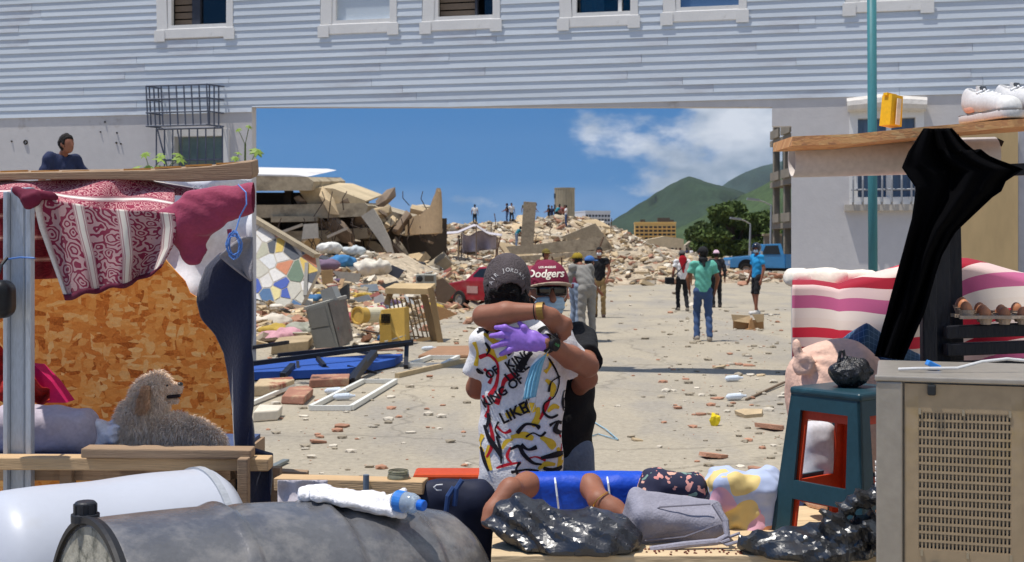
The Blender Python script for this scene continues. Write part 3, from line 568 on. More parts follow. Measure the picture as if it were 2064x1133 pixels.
# splintered boards, sheets and rags over the near heap
plk = [mat('debris_wood_%d' % i, c, .9, .25, 4, .3, 20) for i, c in enumerate(((150, 122, 90), (112, 88, 66), (176, 152, 118), (84, 72, 64)))]; shm = [mat('debris_sheet_%d' % i, c, .7, .2, 3) for i, c in enumerate(((176, 178, 176), (104, 112, 120), (196, 188, 170), (70, 72, 78), (120, 62, 52)))]
rgm = [mat('debris_rag_%d' % i, c, .9, .2, 6, .4, 20) for i, c in enumerate(((66, 108, 150), (170, 84, 92), (214, 206, 192), (96, 78, 104), (40, 44, 52), (178, 150, 70)))]
pn = ('tan', 'brown', 'pale', 'dark'); sn = ('light grey', 'slate grey', 'cream', 'black', 'rust red'); rn = ('blue', 'pinkish', 'white', 'purple', 'black', 'mustard')
for k in range(120):
    d = CR.uniform(21, 46); px = CR.uniform(510, 900-max(0, 32-d)*9); x = (px-1032)/F*d; z = hgt(x, d)+.06; a = CR.uniform(0, 3.14); t_ = CR.uniform(-.35, .5); v = Vector((math.cos(a)*math.cos(t_), math.sin(a)*math.cos(t_), math.sin(t_)))
    if k < 60: i = CR.randrange(4); l = CR.uniform(.4, 1.5); MB().beam(Vector((x, d, z))-v*l*.4, Vector((x, d, z))+v*l*.6, CR.uniform(.05, .14), .025).put('broken_plank', plk[i], label=pn[i]+' splintered board sticking out of the near rubble heap', cat='board', group=pn[i]+' boards in the near heap')
    elif k < 90: i = CR.randrange(5); w_, h_ = CR.uniform(.15, .5), CR.uniform(.15, .4); MB().box((x, d, z+.08), (w_, h_, .02), (CR.uniform(-.7, .9), CR.uniform(-.5, .5), a)).put('bent_sheet', shm[i], label=sn[i]+' broken sheet tilted in the near rubble heap', cat='sheet', group=sn[i]+' sheets in the near heap')
    else: i = CR.randrange(6); s_ = CR.uniform(.1, .24); blob('rag', lambda p: ell(p, (x, d, z+.04), (s_*1.3, s_, s_*.5))+fbm(p, 8, 2, k)*s_*.5, (x-s_*1.8, d-s_*1.6, z-s_), (x+s_*1.8, d+s_*1.6, z+s_*1.3), s_/5, rgm[i], label=rn[i]+' crumpled rag lying on the near rubble heap', cat='rag', group=rn[i]+' rags on the near heap')
# twisted bars sticking out of the rubble
for k in range(26):
    px, d = CR.uniform(700, 1250), CR.uniform(50, 100); x = (px-1032)/F*d; h = hgt(x, d)
    MB().tube([(x, d, h-.2), (x+CR.uniform(-.1, .1), d, h+.5), (x+CR.uniform(-.4, .4), d+CR.uniform(-.3, .3), h+CR.uniform(.7, 1.5))], .035, 5).put('rebar', mat('rusty_bar', (92, 66, 50), .9), label='thin rusty reinforcing bar sticking up out of the rubble', cat='rebar', group='bars in the rubble')
# collapsed building: slabs pancaked on each other
CB = thing('collapsed_building', 'collapsed concrete building with pancaked floor slabs and dark gaps', 'building', (P(640, 0, 50).x, 50, 0))
slabc = mat('slab_concrete', (168, 154, 130), .95, .2, .5, .5, 5, fine=.15, spots=((104, 92, 76), .52, .7, .9)); roofw = mat('roof_pale', (208, 206, 204), .9, .08, .5, spots=((160, 150, 138), .6, .75, .7)); darkc = mat('gap_shade_concrete', (70, 60, 50), .98, .3, .8, .5, 5)  # last one: dark concrete with the shade of the slab gaps painted in
D0 = 47
def slab(name, pts, d, dep, m, tilt=0):
    """front outline at d, pushed back dep metres, the back raised by tilt"""
    return MB().prism([P(x, y, d) for x, y in pts], (0, dep, tilt)).put(name, m, CB)
slab('roof_slab', [(380, 352), (620, 357), (632, 366), (628, 384), (540, 385), (380, 384)], D0, 9, slabc, .5)
slab('roof_deck', [(380, 348), (600, 353), (619, 356.4), (380, 351.6)], D0+.2, 8, roofw, .75)
slab('floor_slab', [(380, 413), (560, 413), (735, 409), (742, 415), (736, 436), (640, 440), (540, 439), (380, 440)], D0+.4, 9, slabc, .3)
slab('floor_slab', [(380, 470), (640, 465), (738, 459), (742, 480), (640, 490), (380, 492)], D0+1, 8, slabc, .0)
slab('sloping_slab', [(602, 384), (640, 378), (672, 380), (738, 405), (736, 409), (620, 412)], D0+.8, 6, mat('dusty_slab', (188, 170, 138), .95, .2, .6, .4, 5), .5)
slab('floor_slab', [(742, 412), (824, 436), (836, 448), (828, 462), (742, 440)], D0+2.5, 6, slabc, .2)
slab('fallen_panel', [(728, 436), (752, 420), (768, 446), (786, 484), (795, 518), (788, 520), (756, 474)], D0-.6, .35, mat('grey_panel', (178, 172, 160), .9, .15, .8))
slab('hanging_panel', [(612, 452), (640, 450), (642, 480), (608, 482)], D0-.5, .12, _m['grey_panel'])
slab('lintel', [(820, 440), (890, 446), (884, 462), (822, 466)], D0+1.6, .8, slabc)
slab('beam', [(546, 436), (640, 436), (640, 446), (546, 448)], D0+.2, .3, slabc)
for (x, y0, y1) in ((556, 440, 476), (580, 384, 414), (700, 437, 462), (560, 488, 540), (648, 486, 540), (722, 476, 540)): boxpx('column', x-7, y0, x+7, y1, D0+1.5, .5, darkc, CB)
boxpx('gap_shade_wall', 380, 388, 742, 560, D0+5, .3, darkc, CB); boxpx('gap_shade_wall', 740, 440, 900, 560, D0+5.4, .3, darkc, CB)  # dark backing walls paint the shade deep in the gaps
for (x, y, w_) in ((560, 471, 50), (660, 478, 40)): MB().beam(P(x, y, D0-.3), P(x+w_, y-18, D0-.4), .1, .1).put('bent_pipe', mat('pale_pipe', (160, 150, 136)), CB)
rr = random.Random(3)
for k in range(34):   # torn bars and fragments hanging from the slab edges
    x = rr.uniform(560, 880); y = rr.choice([386, 440, 440, 462, 470]); q = P(x, y, D0-.05); MB().tube([q, q+Vector((rr.uniform(-.2, .2), -.1, -rr.uniform(.2, .5))), q+Vector((rr.uniform(-.4, .4), rr.uniform(-.2, .1), -rr.uniform(.4, 1.1)))], .022, 4).put('torn_bar', mat('dark_bar', (60, 48, 40)), CB)
for k in range(60):
    x = rr.uniform(600, 885); y = rr.choice([rr.uniform(440, 470), rr.uniform(480, 545), rr.uniform(400, 436)]); q = P(x, y, D0+rr.uniform(.2, 3)); o = bpy.data.objects.new('fragment', SME[(rr.randrange(len(SH)), rr.choice(['tan', 'dark', 'grey', 'dark']))]); C.objects.link(o); o.parent = CB; o.location = q-CB.location; s = rr.uniform(.12, .5); o.scale = (s*1.6, s, s*.8); o.rotation_euler = (rr.uniform(-1, 1), rr.uniform(-1, 1), rr.uniform(0, 6))
# curved torn wall with a sharp peak
V = []; nu, nvv = 22, 8
for i in range(nu+1):
    u = i/nu; px = lerp(824, 890, u); top = np.interp(u, [0, .25, .5, .72, .84, .93, 1], [446, 437, 432, 420, 395, 377, 408])+rr.uniform(-2, 2); bot = lerp(474, 470, u); dd = D0-1+3.2*(1-u)**2
    for j in range(nvv+1): q = P(px, lerp(top, bot, j/nvv), dd); V.append(q)
solid(put('curved_wall', V, [(i*(nvv+1)+j, (i+1)*(nvv+1)+j, (i+1)*(nvv+1)+j+1, i*(nvv+1)+j+1) for i in range(nu) for j in range(nvv)], mat('tan_wall', (176, 150, 116), .95, .15, .6, .3, 5), CB), .3)
# mosaic wall leaning by the rubble
MW = thing('mosaic_wall', 'leaning wall slab covered in a mosaic of bright angular painted pieces', 'wall', (P(560, 0, 29).x, 29, 0))
out2 = [(440, 400), (508, 440), (546, 463), (636, 519), (641, 548), (599, 631), (545, 612), (440, 575)]
MD = 28.6; MV = Vector((.05, .25, -.02))
def MPt(x, y): return P(x, y, MD+(y-520)*-.006)
MB().prism([MPt(*q) for q in out2], (.03, .3, 0)).put('slab', mat('mosaic_grout', (196, 188, 172), .9, .1, 1), MW)
MB().beam(MPt(440, 397), MPt(639, 516), .3, .1, (0, 0, 1)).put('coping', slabc, MW); MB().beam(MPt(619, 530)-MV*.1, MPt(616, 596)-MV*.1, .08, .05, (0, 1, 0)).put('metal_strip', mat('strip_grey', (150, 148, 142)), MW)
def clip(poly, a, b, c):
    o = []; n = len(poly)
    for i in range(n):
        p, q = poly[i], poly[(i+1) % n]; fp, fq = a*p[0]+b*p[1]-c, a*q[0]+b*q[1]-c
        if fp <= 0: o.append(p)
        if fp*fq < 0: t = fp/(fp-fq); o.append((p[0]+(q[0]-p[0])*t, p[1]+(q[1]-p[1])*t))
    return o
mr_ = random.Random(5); seeds = []
while len(seeds) < 90:
    q = (mr_.uniform(440, 642), mr_.uniform(405, 632))
    if all((q[0]-s[0])**2+(q[1]-s[1])**2 > 15.5**2 for s in seeds): seeds.append(q)
    elif mr_.random() < .002: break
mcol = [(214, 214, 212), (222, 208, 150), (84, 88, 96), (204, 134, 100), (78, 112, 150), (224, 220, 214), (104, 150, 100), (70, 94, 172), (182, 180, 158), (126, 114, 106), (214, 184, 96), (190, 112, 110), (108, 128, 108), (216, 212, 206), (196, 192, 178)]
for i, s in enumerate(seeds):
    poly = out2
    for j, q in enumerate(seeds):
        if i != j and poly: a, b = q[0]-s[0], q[1]-s[1]; l = math.hypot(a, b); poly = clip(poly, a/l, b/l, (a/l)*(s[0]+q[0])/2+(b/l)*(s[1]+q[1])/2-.8)
    if poly and len(poly) > 2:
        cx, cy = sum(p[0] for p in poly)/len(poly), sum(p[1] for p in poly)/len(poly); k = mr_.randrange(len(mcol)); pts = [MPt(p[0]+(cx-p[0])*.03, p[1]+(cy-p[1])*.03)+Vector((0, -.015, 0)) for p in poly]
        MB().prism(pts, (0, .02, 0)).put('mosaic_piece', mat('mosaic_%d' % k, mcol[k], .6, .08, 1.5), MW)
# ================================================================ DEBRIS ON THE STREET
def gpt(px, py): d = GD(py); return P(px, py, d)
def gbox(name, label, cat, px, py, size, rz, m, tilt=0, group=None, z=0):
    q = gpt(px, py); b = MB().box((0, 0, 0), size, Euler((tilt, 0, rz))); zz = min(v[2] for v in b.v); b.v = [(v[0]+q.x, v[1]+q.y, v[2]-zz+z) for v in b.v]
    return b.put(name, m, label=label, cat=cat, group=group)
graym = mat('appliance_grey', (138, 138, 132), .6, .15, 3, spots=((88, 80, 70), .58, .72, 3)); 
def fridge():
    t = thing('broken_fridge', 'battered grey fridge with a scrawled side panel standing in debris', 'fridge', gpt(664, 706)); d = GD(706); o = t.location
    def q(x, y, dd=0): return P(x, y, d+dd)
    fr = [q(616, 623), q(660, 610), q(683, 700), q(636, 706)]; MB().prism(fr, (.1, .62, 0)).put('body', graym, t)
    MB().prism([q(620, 627)+Vector((0,-.03,0)), q(655, 617)+Vector((0,-.03,0)), q(664, 656)+Vector((0,-.03,0)), q(628, 662)+Vector((0,-.03,0))], (0, .028, 0)).put('door', mat('fridge_door', (128, 128, 124), .5, .12, 4), t); MB().prism([q(629, 665)+Vector((0,-.03,0)), q(665, 659)+Vector((0,-.03,0)), q(678, 698)+Vector((0,-.03,0)), q(640, 703)+Vector((0,-.03,0))], (0, .028, 0)).put('door', _m['fridge_door'], t)
    sp = [q(662, 609), q(697, 600, .5), q(712, 686, .5), q(685, 699)]; MB().prism(sp, (0, .04, 0)).put('side_panel', mat('scrawled_panel', (120, 112, 104), .6, .3, 5, spots=((150, 60, 62), .6, .68, 7)), t)
    MB().beam(q(614, 622), q(698, 598, .4), .06, .05).put('top_rim', mat('rim_light', (170, 168, 160)), t)
fridge()
gb = thing('metal_box', 'small grey metal box resting on top of the battered fridge', 'box', P(668, 606, GD(706)+.35)); dq = GD(706)+.25; MB().prism([P(645, 586, dq), P(668, 577, dq), P(680, 606, dq), P(652, 613, dq)], (.05, .3, 0)).put('case', mat('box_grey', (160, 162, 160), .5, .12, 4), gb); MB().prism([P(668, 577, dq), P(676, 580, dq+.28), P(684, 604, dq+.28), P(680.5, 606, dq)], (0, .02, 0)).put('lid', _m['box_grey'], gb)
MB().prism([P(685, 583, dq+.6), P(700, 573, dq+.6), P(701, 604, dq+.6), P(684, 606, dq+.6)], (0, .3, 0)).put('dark_case', mat('dark_case', (70, 72, 74)), label='dark metal case wedged behind the battered fridge', cat='case')
yel = mat('yellow_plastic', (196, 160, 78), .5, .12, 4, spots=((150, 120, 60), .62, .75, 4))
def drum():
    d = GD(690)+1; a, b = P(720, 636, d), P(768, 634, d+.5); t = thing('yellow_drum', 'open yellow plastic drum lying on its side among debris', 'drum', (a.x, a.y, a.z-.16)); ax = (b-a); L_ = ax.length; r = 17/F*d
    MB().lathe([(r*.86, .02), (r*.9, 0), (r*1.08, 0), (r*1.08, .05), (r*.95, .06), (r*.9, L_), (r*.8, L_), (r*.78, .3), (r*.02, .3)], a, ax, 24).put('body', yel, t)
    MB().lathe([(r*.96, L_*.32), (r*.965, L_*.34), (r*.93, L_*1.02), (0, L_*1.02)], a, ax, 24).put('pale_wrap', mat('cream_plastic', (214, 206, 176), .5), t)
drum()
def heater():
    d = GD(696); t = thing('yellow_appliance', 'upright yellow plastic appliance with a square dark grille', 'appliance', P(790, 696, d)); f = [P(764, 642, d), P(768, 625, d+.1), P(815, 620, d+.15), P(816, 693, d), P(766, 695, d)]
    MB().prism(f, (.05, .38, 0)).put('body', yel, t); MB().prism([P(766, 655, d)+Vector((0, -.05, 0)), P(788, 655, d)+Vector((0, -.05, 0)), P(791, 694, d)+Vector((0, -.05, 0)), P(766, 695, d)+Vector((0, -.05, 0))], (0, .048, 0)).put('front_shell', yel, t)
    for i in range(5):
        for j in range(6): MB().box(P(769.5+i*3.8, 634+j*3.2, d)+Vector((0, .04, 0)), (.022, .14, .018)).put('grille_hole', mat('grille_dark', (40, 36, 30)), t)
heater()
def bedframe():
    d = GD(690); t = thing('wooden_crib_frame', 'weathered wooden crib frame on its side with thin vertical rods', 'furniture', P(835, 690, d)); wm_ = mat('weathered_wood', (150, 126, 92), .85, .2, 4, .3, 30, stretch=(1, 1, .2))
    MB().prism([P(776, 592, d+.3), P(796, 582, d+.9), P(878, 582, d+.8), P(864, 594, d)], (0, 0, .1)).put('top_panel', mat('pale_board', (184, 160, 120), .85, .15, 4), t)
    MB().beam(P(868, 580, d), P(888, 692, d), .11, .1).put('leg', wm_, t); MB().beam(P(779, 596, d+.4), P(790, 600, d+.4), .05, .3).put('corner', wm_, t); MB().beam(P(815, 690, d+.3), P(868, 682, d+.1), .05, .06).put('lower_rail', wm_, t)
    for k in range(9): x = 782+k*8.5; MB().beam(P(x, 600, d+.35), P(x+18+k*.6, 688-k*.5, d+.3), .022, .022).put('rod', wm_, t)
    MB().prism([P(846, 586, d+.25), P(862, 596, d+.1), P(884, 690, d+.12), P(868, 688, d+.2)], (0, .03, 0)).put('side_board', wm_, t)
bedframe()
def stereo():
    d = GD(640); t = thing('stereo_unit', 'old grey stereo unit with a speaker cone sitting on debris', 'stereo', P(858, 580, d)); boxpx('case', 838, 553, 878, 578, d, .3, mat('stereo_grey', (164, 164, 152), .6, .1, 5), t, .02)
    MB().lathe([(.07, 0), (.075, .02), (.03, .03)], P(846, 562, d), (0, -1, 0), 16).put('speaker', mat('speaker_dark', (52, 52, 52)), t); boxpx('display', 856, 556, 874, 567, d-.012, .01, mat('display_brown', (104, 96, 80)), t); boxpx('handle', 842, 572, 874, 574, d-.03, .028, mat('chrome_dull', (180, 180, 176), .4), t)
stereo()
# panels and boxes thrown over the rubble
def panel(name, label, cat, pts, d, m, th=.06): slabpx(name, pts, d, th, m, label=label, cat=cat)
panel('brown_board', 'dark brown board leaning behind the crib frame', 'board', [(876, 566), (892, 560), (920, 586), (898, 612), (880, 608)], 31, mat('panel_brown', (112, 94, 78)))
panel('cardboard_sheet', 'bent tan cardboard sheet on the ground beside the crib frame', 'cardboard', [(846, 640), (868, 614), (898, 622), (922, 634), (880, 648)], 27.5, mat('cardboard', (178, 138, 96), .9, .1, 3))
panel('solar_panel', 'dark slatted panel resting on the rubble behind the stereo', 'panel', [(775, 549), (790, 534), (815, 545), (803, 562)], 36, mat('slate_panel', (86, 88, 96)))
panel('white_cabinet', 'long whitish cabinet door lying on the rubble', 'door', [(668, 546), (728, 552), (722, 570), (690, 566)], 34, mat('cabinet_grey', (178, 172, 158)))
panel('white_board', 'broken white panel with a blue corner in the rubble', 'panel', [(753, 600), (770, 592), (778, 608), (754, 612)], 27, mat('panel_white', (218, 216, 210)))
panel('wooden_crate', 'splintered wooden crate beside the mosaic wall', 'crate', [(646, 545), (668, 544), (668, 570), (650, 574)], 31, mat('crate_wood', (176, 146, 104)), .3)
panel('slatted_grate', 'grey slatted metal grate lying in the debris', 'grate', [(712, 601), (742, 594), (750, 604), (722, 610)], 26, mat('grate_grey', (160, 166, 170)))
panel('dark_board', 'dark grey flat board under the stereo', 'board', [(766, 575), (800, 566), (806, 572), (778, 584)], 32, mat('board_dark', (92, 94, 96)))
for i, (x, y, d, s, c, n_, l) in enumerate(((665, 500, 40, .35, (222, 220, 212), 'white_cushion', 'bulging white cushion on top of the rubble'), (714, 505, 40, .3, (190, 196, 196), 'pale_cloth', 'pale grey cloth heap on top of the rubble'), (690, 528, 38, .38, (70, 126, 172), 'blue_cloth', 'crumpled blue cloth lying on the rubble'), (752, 538, 36, .45, (210, 202, 186), 'cream_sack', 'big cream sack slumped on the rubble'), (660, 535, 36, .3, (120, 100, 118), 'purple_cloth', 'dull purple cloth lying by the mosaic wall'), (575, 690, GD(690), .4, (196, 148, 158), 'pink_cloth', 'pink cloth strewn over the rubble below the mosaic'), (606, 672, GD(680), .35, (150, 150, 136), 'grey_sack', 'flat grey sack between rubble lumps below the mosaic'), (598, 668, GD(675), .12, (214, 212, 204), 'white_bag', 'small white bag lying below the mosaic wall'), (548, 650, GD(665), .3, (206, 196, 180), 'tan_sack', 'tan sack at the foot of the mosaic wall'))):
    q = P(x, y, d); m = mat(n_+'_m', c, .9, .15, 5, .4, 12)
    blob(n_, lambda p, q=q, s=s, i=i: ell(p, q, (s*1.2, s*.8, s*.55))+fbm(p, 5, 3, i*3)*s*.35, q-Vector((s*1.6, s*1.2, s)), q+Vector((s*1.6, s*1.2, s)), s/9, m, label=l, cat=n_.split('_')[1])
# folded black steel frame over a blue mat
def bluemat():
    t = thing('blue_mat', 'long flat blue foam mat lying under the black steel frame', 'mat', gpt(690, 762)); q = [gpt(500, 770), gpt(560, 768), gpt(700, 762), gpt(796, 741), gpt(812, 730), gpt(700, 735), gpt(560, 742), gpt(500, 746)]
    MB().prism([v+Vector((0, 0, .02)) for v in q], (0, 0, .10)).put('pad', mat('royal_blue', (44, 82, 160), .8, .1, 3), t); MB().prism([v+Vector((0, 0, .125)) for v in (gpt(560, 737), gpt(700, 728), gpt(812, 723), gpt(780, 712), gpt(640, 722))], (0, 0, .02)).put('brown_board', mat('board_pinkbrown', (158, 126, 106)), t)
bluemat()
def steelframe():
    t = thing('black_steel_rack', 'collapsed black steel frame of bars lying over the blue mat', 'frame', gpt(690, 770)); bm_ = mat('black_steel', (44, 44, 48), .5, .15, 6, metal=.3)
    def B(x0, y0, d0, x1, y1, d1, w=.06): MB().beam(P(x0, y0, d0), P(x1, y1, d1), w, w).put('bar', bm_, t)
    B(500, 734, 15.5, 830, 692, 17.6); B(560, 716, 17.2, 832, 688, 18.2, .05); B(590, 737, 15.8, 570, 758, 14.9, .07); B(754, 712, 16.6, 704, 772, 15.0, .09); B(736, 727, 15.6, 712, 766, 14.9, .05); B(640, 722, 16.3, 654, 738, 15.9, .05)
    B(820, 692, 17.6, 818, 740, 16.9, .06); B(700, 704, 17.6, 760, 716, 16.8, .04); B(600, 730, 16, 602, 762, 15.6, .04); B(650, 735, 16, 690, 762, 15.6, .03); B(700, 738, 16, 760, 752, 16, .03); B(500, 702, 17, 580, 690, 18, .05)
steelframe()
def wframe(label, pts, w=.045, h=.05):
    t = thing('window_frame', label, 'window frame', gpt(*pts[0])); wmm = mat('white_upvc', (226, 224, 214), .45, .05, 4); q = [gpt(*p) for p in pts]
    for i in range(4): a, b = q[i].copy(), q[(i+1) % 4].copy(); a.z = b.z = h/2+.004*(i % 2+1); MB().beam(a, b, w, h).put('frame_bar', wmm, t)
wframe('white window frame lying flat on sand by the brick lump', [(626, 828), (708, 828), (798, 773), (732, 773)])
wframe('smaller white window frame lying beside a brown board', [(824, 741), (892, 741), (924, 725), (868, 725)], .05, .06)
def lump(name, label, cat, pts, th, m, group=None):   # a broken slab lying on the ground: outline on the ground, th high
    q = [gpt(*p) for p in pts]; return bevel(MB().prism([v+Vector((0, 0, .003)) for v in q], (.01, .01, th)).put(name, m, label=label, cat=cat, group=group), .015)
bk = mat('clay_brick', (160, 114, 94), .95, .2, 5, .4, 20, spots=((186, 160, 128), .55, .7, 6))
lump('brick_lump', 'big broken clay brick lump with mortar beside the window frame', 'brick', [(566, 815), (612, 817), (630, 800), (618, 793), (580, 797)], .09, bk)
lump('brick_lump', 'upright pale capped brick lump left of the broken clay lump', 'brick', [(508, 800), (560, 798), (592, 786), (588, 780), (520, 785)], .12, mat('brick_pale', (190, 168, 134), .95, .2, 4, .4, 15, spots=((150, 92, 74), .52, .6, 3)))
lump('brick_block', 'row of red hollow blocks under the front edge of the blue mat', 'brick', [(622, 783), (702, 779), (704, 770), (626, 772)], .1, bk)
lump('plaster_lump', 'flat white plaster lump lying near the plank tip', 'plaster', [(508, 852), (560, 848), (568, 838), (520, 836)], .1, rubm['white'])
lump('brown_board', 'brown wooden board lying behind the smaller window frame', 'board', [(842, 723), (946, 722), (950, 703), (880, 704)], .05, mat('panel_brown2', (154, 118, 90), .85, .12, 3))
lump('concrete_lump', 'rough brown concrete lump below the pink cloth', 'concrete', [(546, 716), (620, 708), (634, 692), (560, 700)], .16, rubm['tan'])
MB().beam(gpt(800, 762)+Vector((0, 0, .03)), gpt(935, 731)+Vector((0, 0, .03)), .06, .06).put('wood_batten', mat('batten', (176, 156, 122)), label='long pale wooden batten lying below the smaller window frame', cat='batten')
MB().beam(gpt(500, 822)+Vector((0, 0, .03)), gpt(592, 785)+Vector((0, 0, .05)), .04, .04).put('white_batten', mat('white_upvc', (226, 224, 214)), label='white plastic strip leaning on the brick lumps', cat='strip')
MB().beam(gpt(546, 948)+Vector((0, 0, .02)), gpt(577, 933)+Vector((0, 0, .02)), .05, .02).put('metal_strip', mat('strip_steel', (128, 134, 132), .5, metal=.4), label='short grey metal strip lying on the bare sand', cat='strip')
MB().beam(gpt(1504, 808)+Vector((0, 0, .012)), gpt(1582, 775)+Vector((0, 0, .03)), .025, .02).put('stick', mat('stick', (108, 90, 72)), label='thin dark stick lying on sand near plastic scraps', cat='stick')
# small litter: bricks, plaster bits, stones
bits = [(828, 873, .06, 'white', 'small white plaster bit alone on bare sand'), (786, 802, .08, 'white', 'white plaster chip right of the long window frame'), (643, 893, .1, 'brick', 'narrow red brick sliver on the sand below the window frame'), (672, 900, .06, 'white', 'chalky bit beside the red brick sliver'), (615, 906, .05, 'white', 'tiny white bit left of the red brick sliver'), (690, 861, .1, 'brick', 'red tile shard below the window frame corner'), (752, 861, .07, 'white', 'flat pale stone below the window frame'), (611, 840, .06, 'white', 'pale stone beside the plaster lump'),
        (1558, 866, .2, 'brick', 'large dark red tile piece split in two'), (1440, 923, .15, 'brick', 'flat red shard on the sand, wider than it is long'), (1513, 838, .2, 'tan', 'broad broken tan brick near the stick'), (1492, 942, .05, 'white', 'round white pebble on the sand near the bottom shards'), (1522, 946, .07, 'brick', 'thin red flake beside the white pebble'), (1283, 888, .07, 'tan', 'lone tan flake on the open street'), (1452, 742, .13, 'tan', 'cream sandwich-like lump in the litter'), (1472, 735, .1, 'white', 'pale lump right of the cream lump'), (1490, 736, .09, 'brick', 'rust coloured bit in the litter row'), (1508, 738, .1, 'brick', 'rust coloured lump at the end of the litter row'), (1512, 757, .08, 'white', 'whitish stone below the litter row'), (1534, 758, .08, 'tan', 'tan stone beside the whitish stone'), (1411, 837, .08, 'brick', 'small reddish stone left of the yellow scrap'), (1437, 836, .08, 'tan', 'small tan stone above the yellow scrap'), (1445, 805, .08, 'brick', 'reddish stone lying beside a dark pebble'), (1382, 765, .07, 'brick', 'dull red chip on open sand'), (1404, 783, .05, 'white', 'white pebble on open sand by the red chip')]
for i, (x, y, s, c, l) in enumerate(bits):
    q = gpt(x, y); o = bpy.data.objects.new('debris_piece', SME[(5+i % 6, c)]); C.objects.link(o); o.location = (q.x, q.y, s*.12); o.scale = (s, s, s*.55); o.rotation_euler = (CR.uniform(-.12, .12), CR.uniform(-.12, .12), CR.uniform(0, 6)); tag(o, l, 'debris')
q = gpt(1441, 858); o = put('yellow_scrap', *(lambda s_: ([tuple(np.array(v)*.055*np.array((.8, .8, 1.2))+np.array((q.x, q.y, .05))) for v in s_[0]], s_[1]))(ico(3, 2, .3, 1)), mat('yellow_scrap', (226, 200, 40)), label='crumpled bright yellow scrap on the sand', cat='litter')
for i, (x, y, l) in enumerate(((1478, 770, 'clear plastic scrap in the litter row'), (1482, 808, 'clear plastic bottle scrap at the end of the stick'), (672, 796, 'clear plastic bottle lying by the red blocks'), (690, 808, 'clear plastic bottle lying inside the window frame'), (862, 708, 'clear plastic bottles near the brown board'))):
    q = gpt(x, y); MB().lathe([(.012, 0), (.035, .03), (.038, .17), (.03, .18), (.012, .22), (.014, .24)], q+Vector((-.1, 0, .04)), (1, .3, .03), 12).put('plastic_bottle', mat('clear_plastic', (214, 222, 230), .2, .1, 6, spec=.6), label=l, cat='bottle')
pebs = [MB(), MB(), MB()]
for k in range(1500):
    px = CR.choice([CR.uniform(500, 960), CR.uniform(1330, 1600), CR.uniform(500, 1600)]); d = CR.uniform(8.5, 34); x = (px-1032)/F*d; s = .006+.03*CR.random()**4*(1+d/25); S_ = SH[CR.randrange(5)]
    an = CR.uniform(0, 6.28); pebs[CR.choice([0, 0, 1, 2])].add([(x+(v[0]*math.cos(an)-v[1]*math.sin(an))*s*1.3, d+(v[0]*math.sin(an)+v[1]*math.cos(an))*s, s*.3+v[2]*s*.8) for v in S_[0]], S_[1])
for b, c in zip(pebs, ('grey', 'brick', 'white')): b.put('pebbles', rubm[c], kind='stuff', label={'grey': 'grey', 'brick': 'reddish', 'white': 'whitish'}[c]+' grit and pebbles scattered over the street', cat='gravel')
# blue string on the sand
q = [gpt(1196, 852)+Vector((0, 0, .01)), gpt(1222, 870)+Vector((0, 0, .02)), gpt(1246, 889)+Vector((0, 0, .012)), gpt(1228, 884)+Vector((0, 0, .012)), gpt(1206, 877)+Vector((0, 0, .01)), gpt(1190, 882)+Vector((0, 0, .01))]; MB().tube(q, .006, 5).put('blue_string', mat('pale_blue_string', (140, 170, 184)), label='loose pale blue string lying on the street', cat='string')
# cardboard box
def carton():
    d = GD(664); t = thing('cardboard_box', 'open squashed cardboard box standing on the street', 'box', P(1506, 664, d)); cb = _m['cardboard']; b2 = mat('cardboard_dark', (146, 112, 76))
    boxpx('wall', 1478, 645, 1512, 664, d, .03, b2, t); slabpx('wall', [(1512, 650), (1539, 647), (1540, 663), (1512, 664)], d+.02, .03, b2, t); boxpx('wall', 1479, 645, 1539, 662, d+.4, .03, b2, t)
    slabpx('flap', [(1474, 634), (1512, 636, d+.02), (1514, 652), (1477, 647)], d-.04, .02, mat('flap_card', (196, 170, 132)), t); slabpx('flap', [(1516, 634), (1540, 633), (1540, 648), (1526, 650)], d-.05, .02, _m['flap_card'], t); slabpx('flap', [(1512, 645), (1516, 640), (1522, 664), (1508, 668)], d-.1, .06, cb, t); slabpx('flap', [(1504, 664), (1516, 662), (1514, 670), (1504, 671)], d-.14, .1, cb, t)
carton()
# canopy tarpaulin on the mound
def tarp():
    d = 62; t = thing('grey_tarp_shelter', 'grey tarpaulin canopy on poles set up on the rubble', 'shelter', P(965, 520, d)); tm = mat('tarp_grey', (188, 182, 186), .7, .1, .6, .3, 4)
    for (x, y0, y1, dd) in ((924, 478, 522, d), (960, 455, 528, d), (1003, 478, 520, d), (930, 470, 520, d+3), (1000, 470, 516, d+3)): MB().tube([P(x, y1+6, dd), P(x, y0, dd)], .035, 6).put('pole', mat('tarp_pole', (120, 104, 92)), t)
    def f(u, v): px = lerp(898, 1012, u); top = np.interp(u, [0, .22, .52, .75, 1], [472, 470, 455, 472, 476]); return P(px, top+v*(-4)+10*math.sin(u*3.14)*v*(1-v), d+v*3.2)
    sheet('canopy', f, 18, 6, tm, t, .03)
    def g2(u, v): px = lerp(932, 1000, u); return P(px, lerp(470+5*math.sin(u*9), 510-8*u, v), d+.8+.4*math.sin(u*14)*v)
    sheet('side_curtain', g2, 24, 6, mat('tarp_lilac', (168, 160, 172), .8, .15, .6), t, .02)
tarp()
MB().box(P(1064, 495, 88)+Vector((0, 0, 1.0)), (.9, .4, 4.2), (.05, .07, 0)).put('broken_column', conc, label='leaning broken concrete column sticking up from the mound', cat='column')
slabpx('tilted_floor_slab', [(1030, 513), (1170, 508), (1215, 500), (1205, 488), (1215, 478), (1150, 484), (1085, 492), (1020, 497)], 72, 5, slabc, label='broad tilted concrete floor slab lying across the mound', cat='slab')
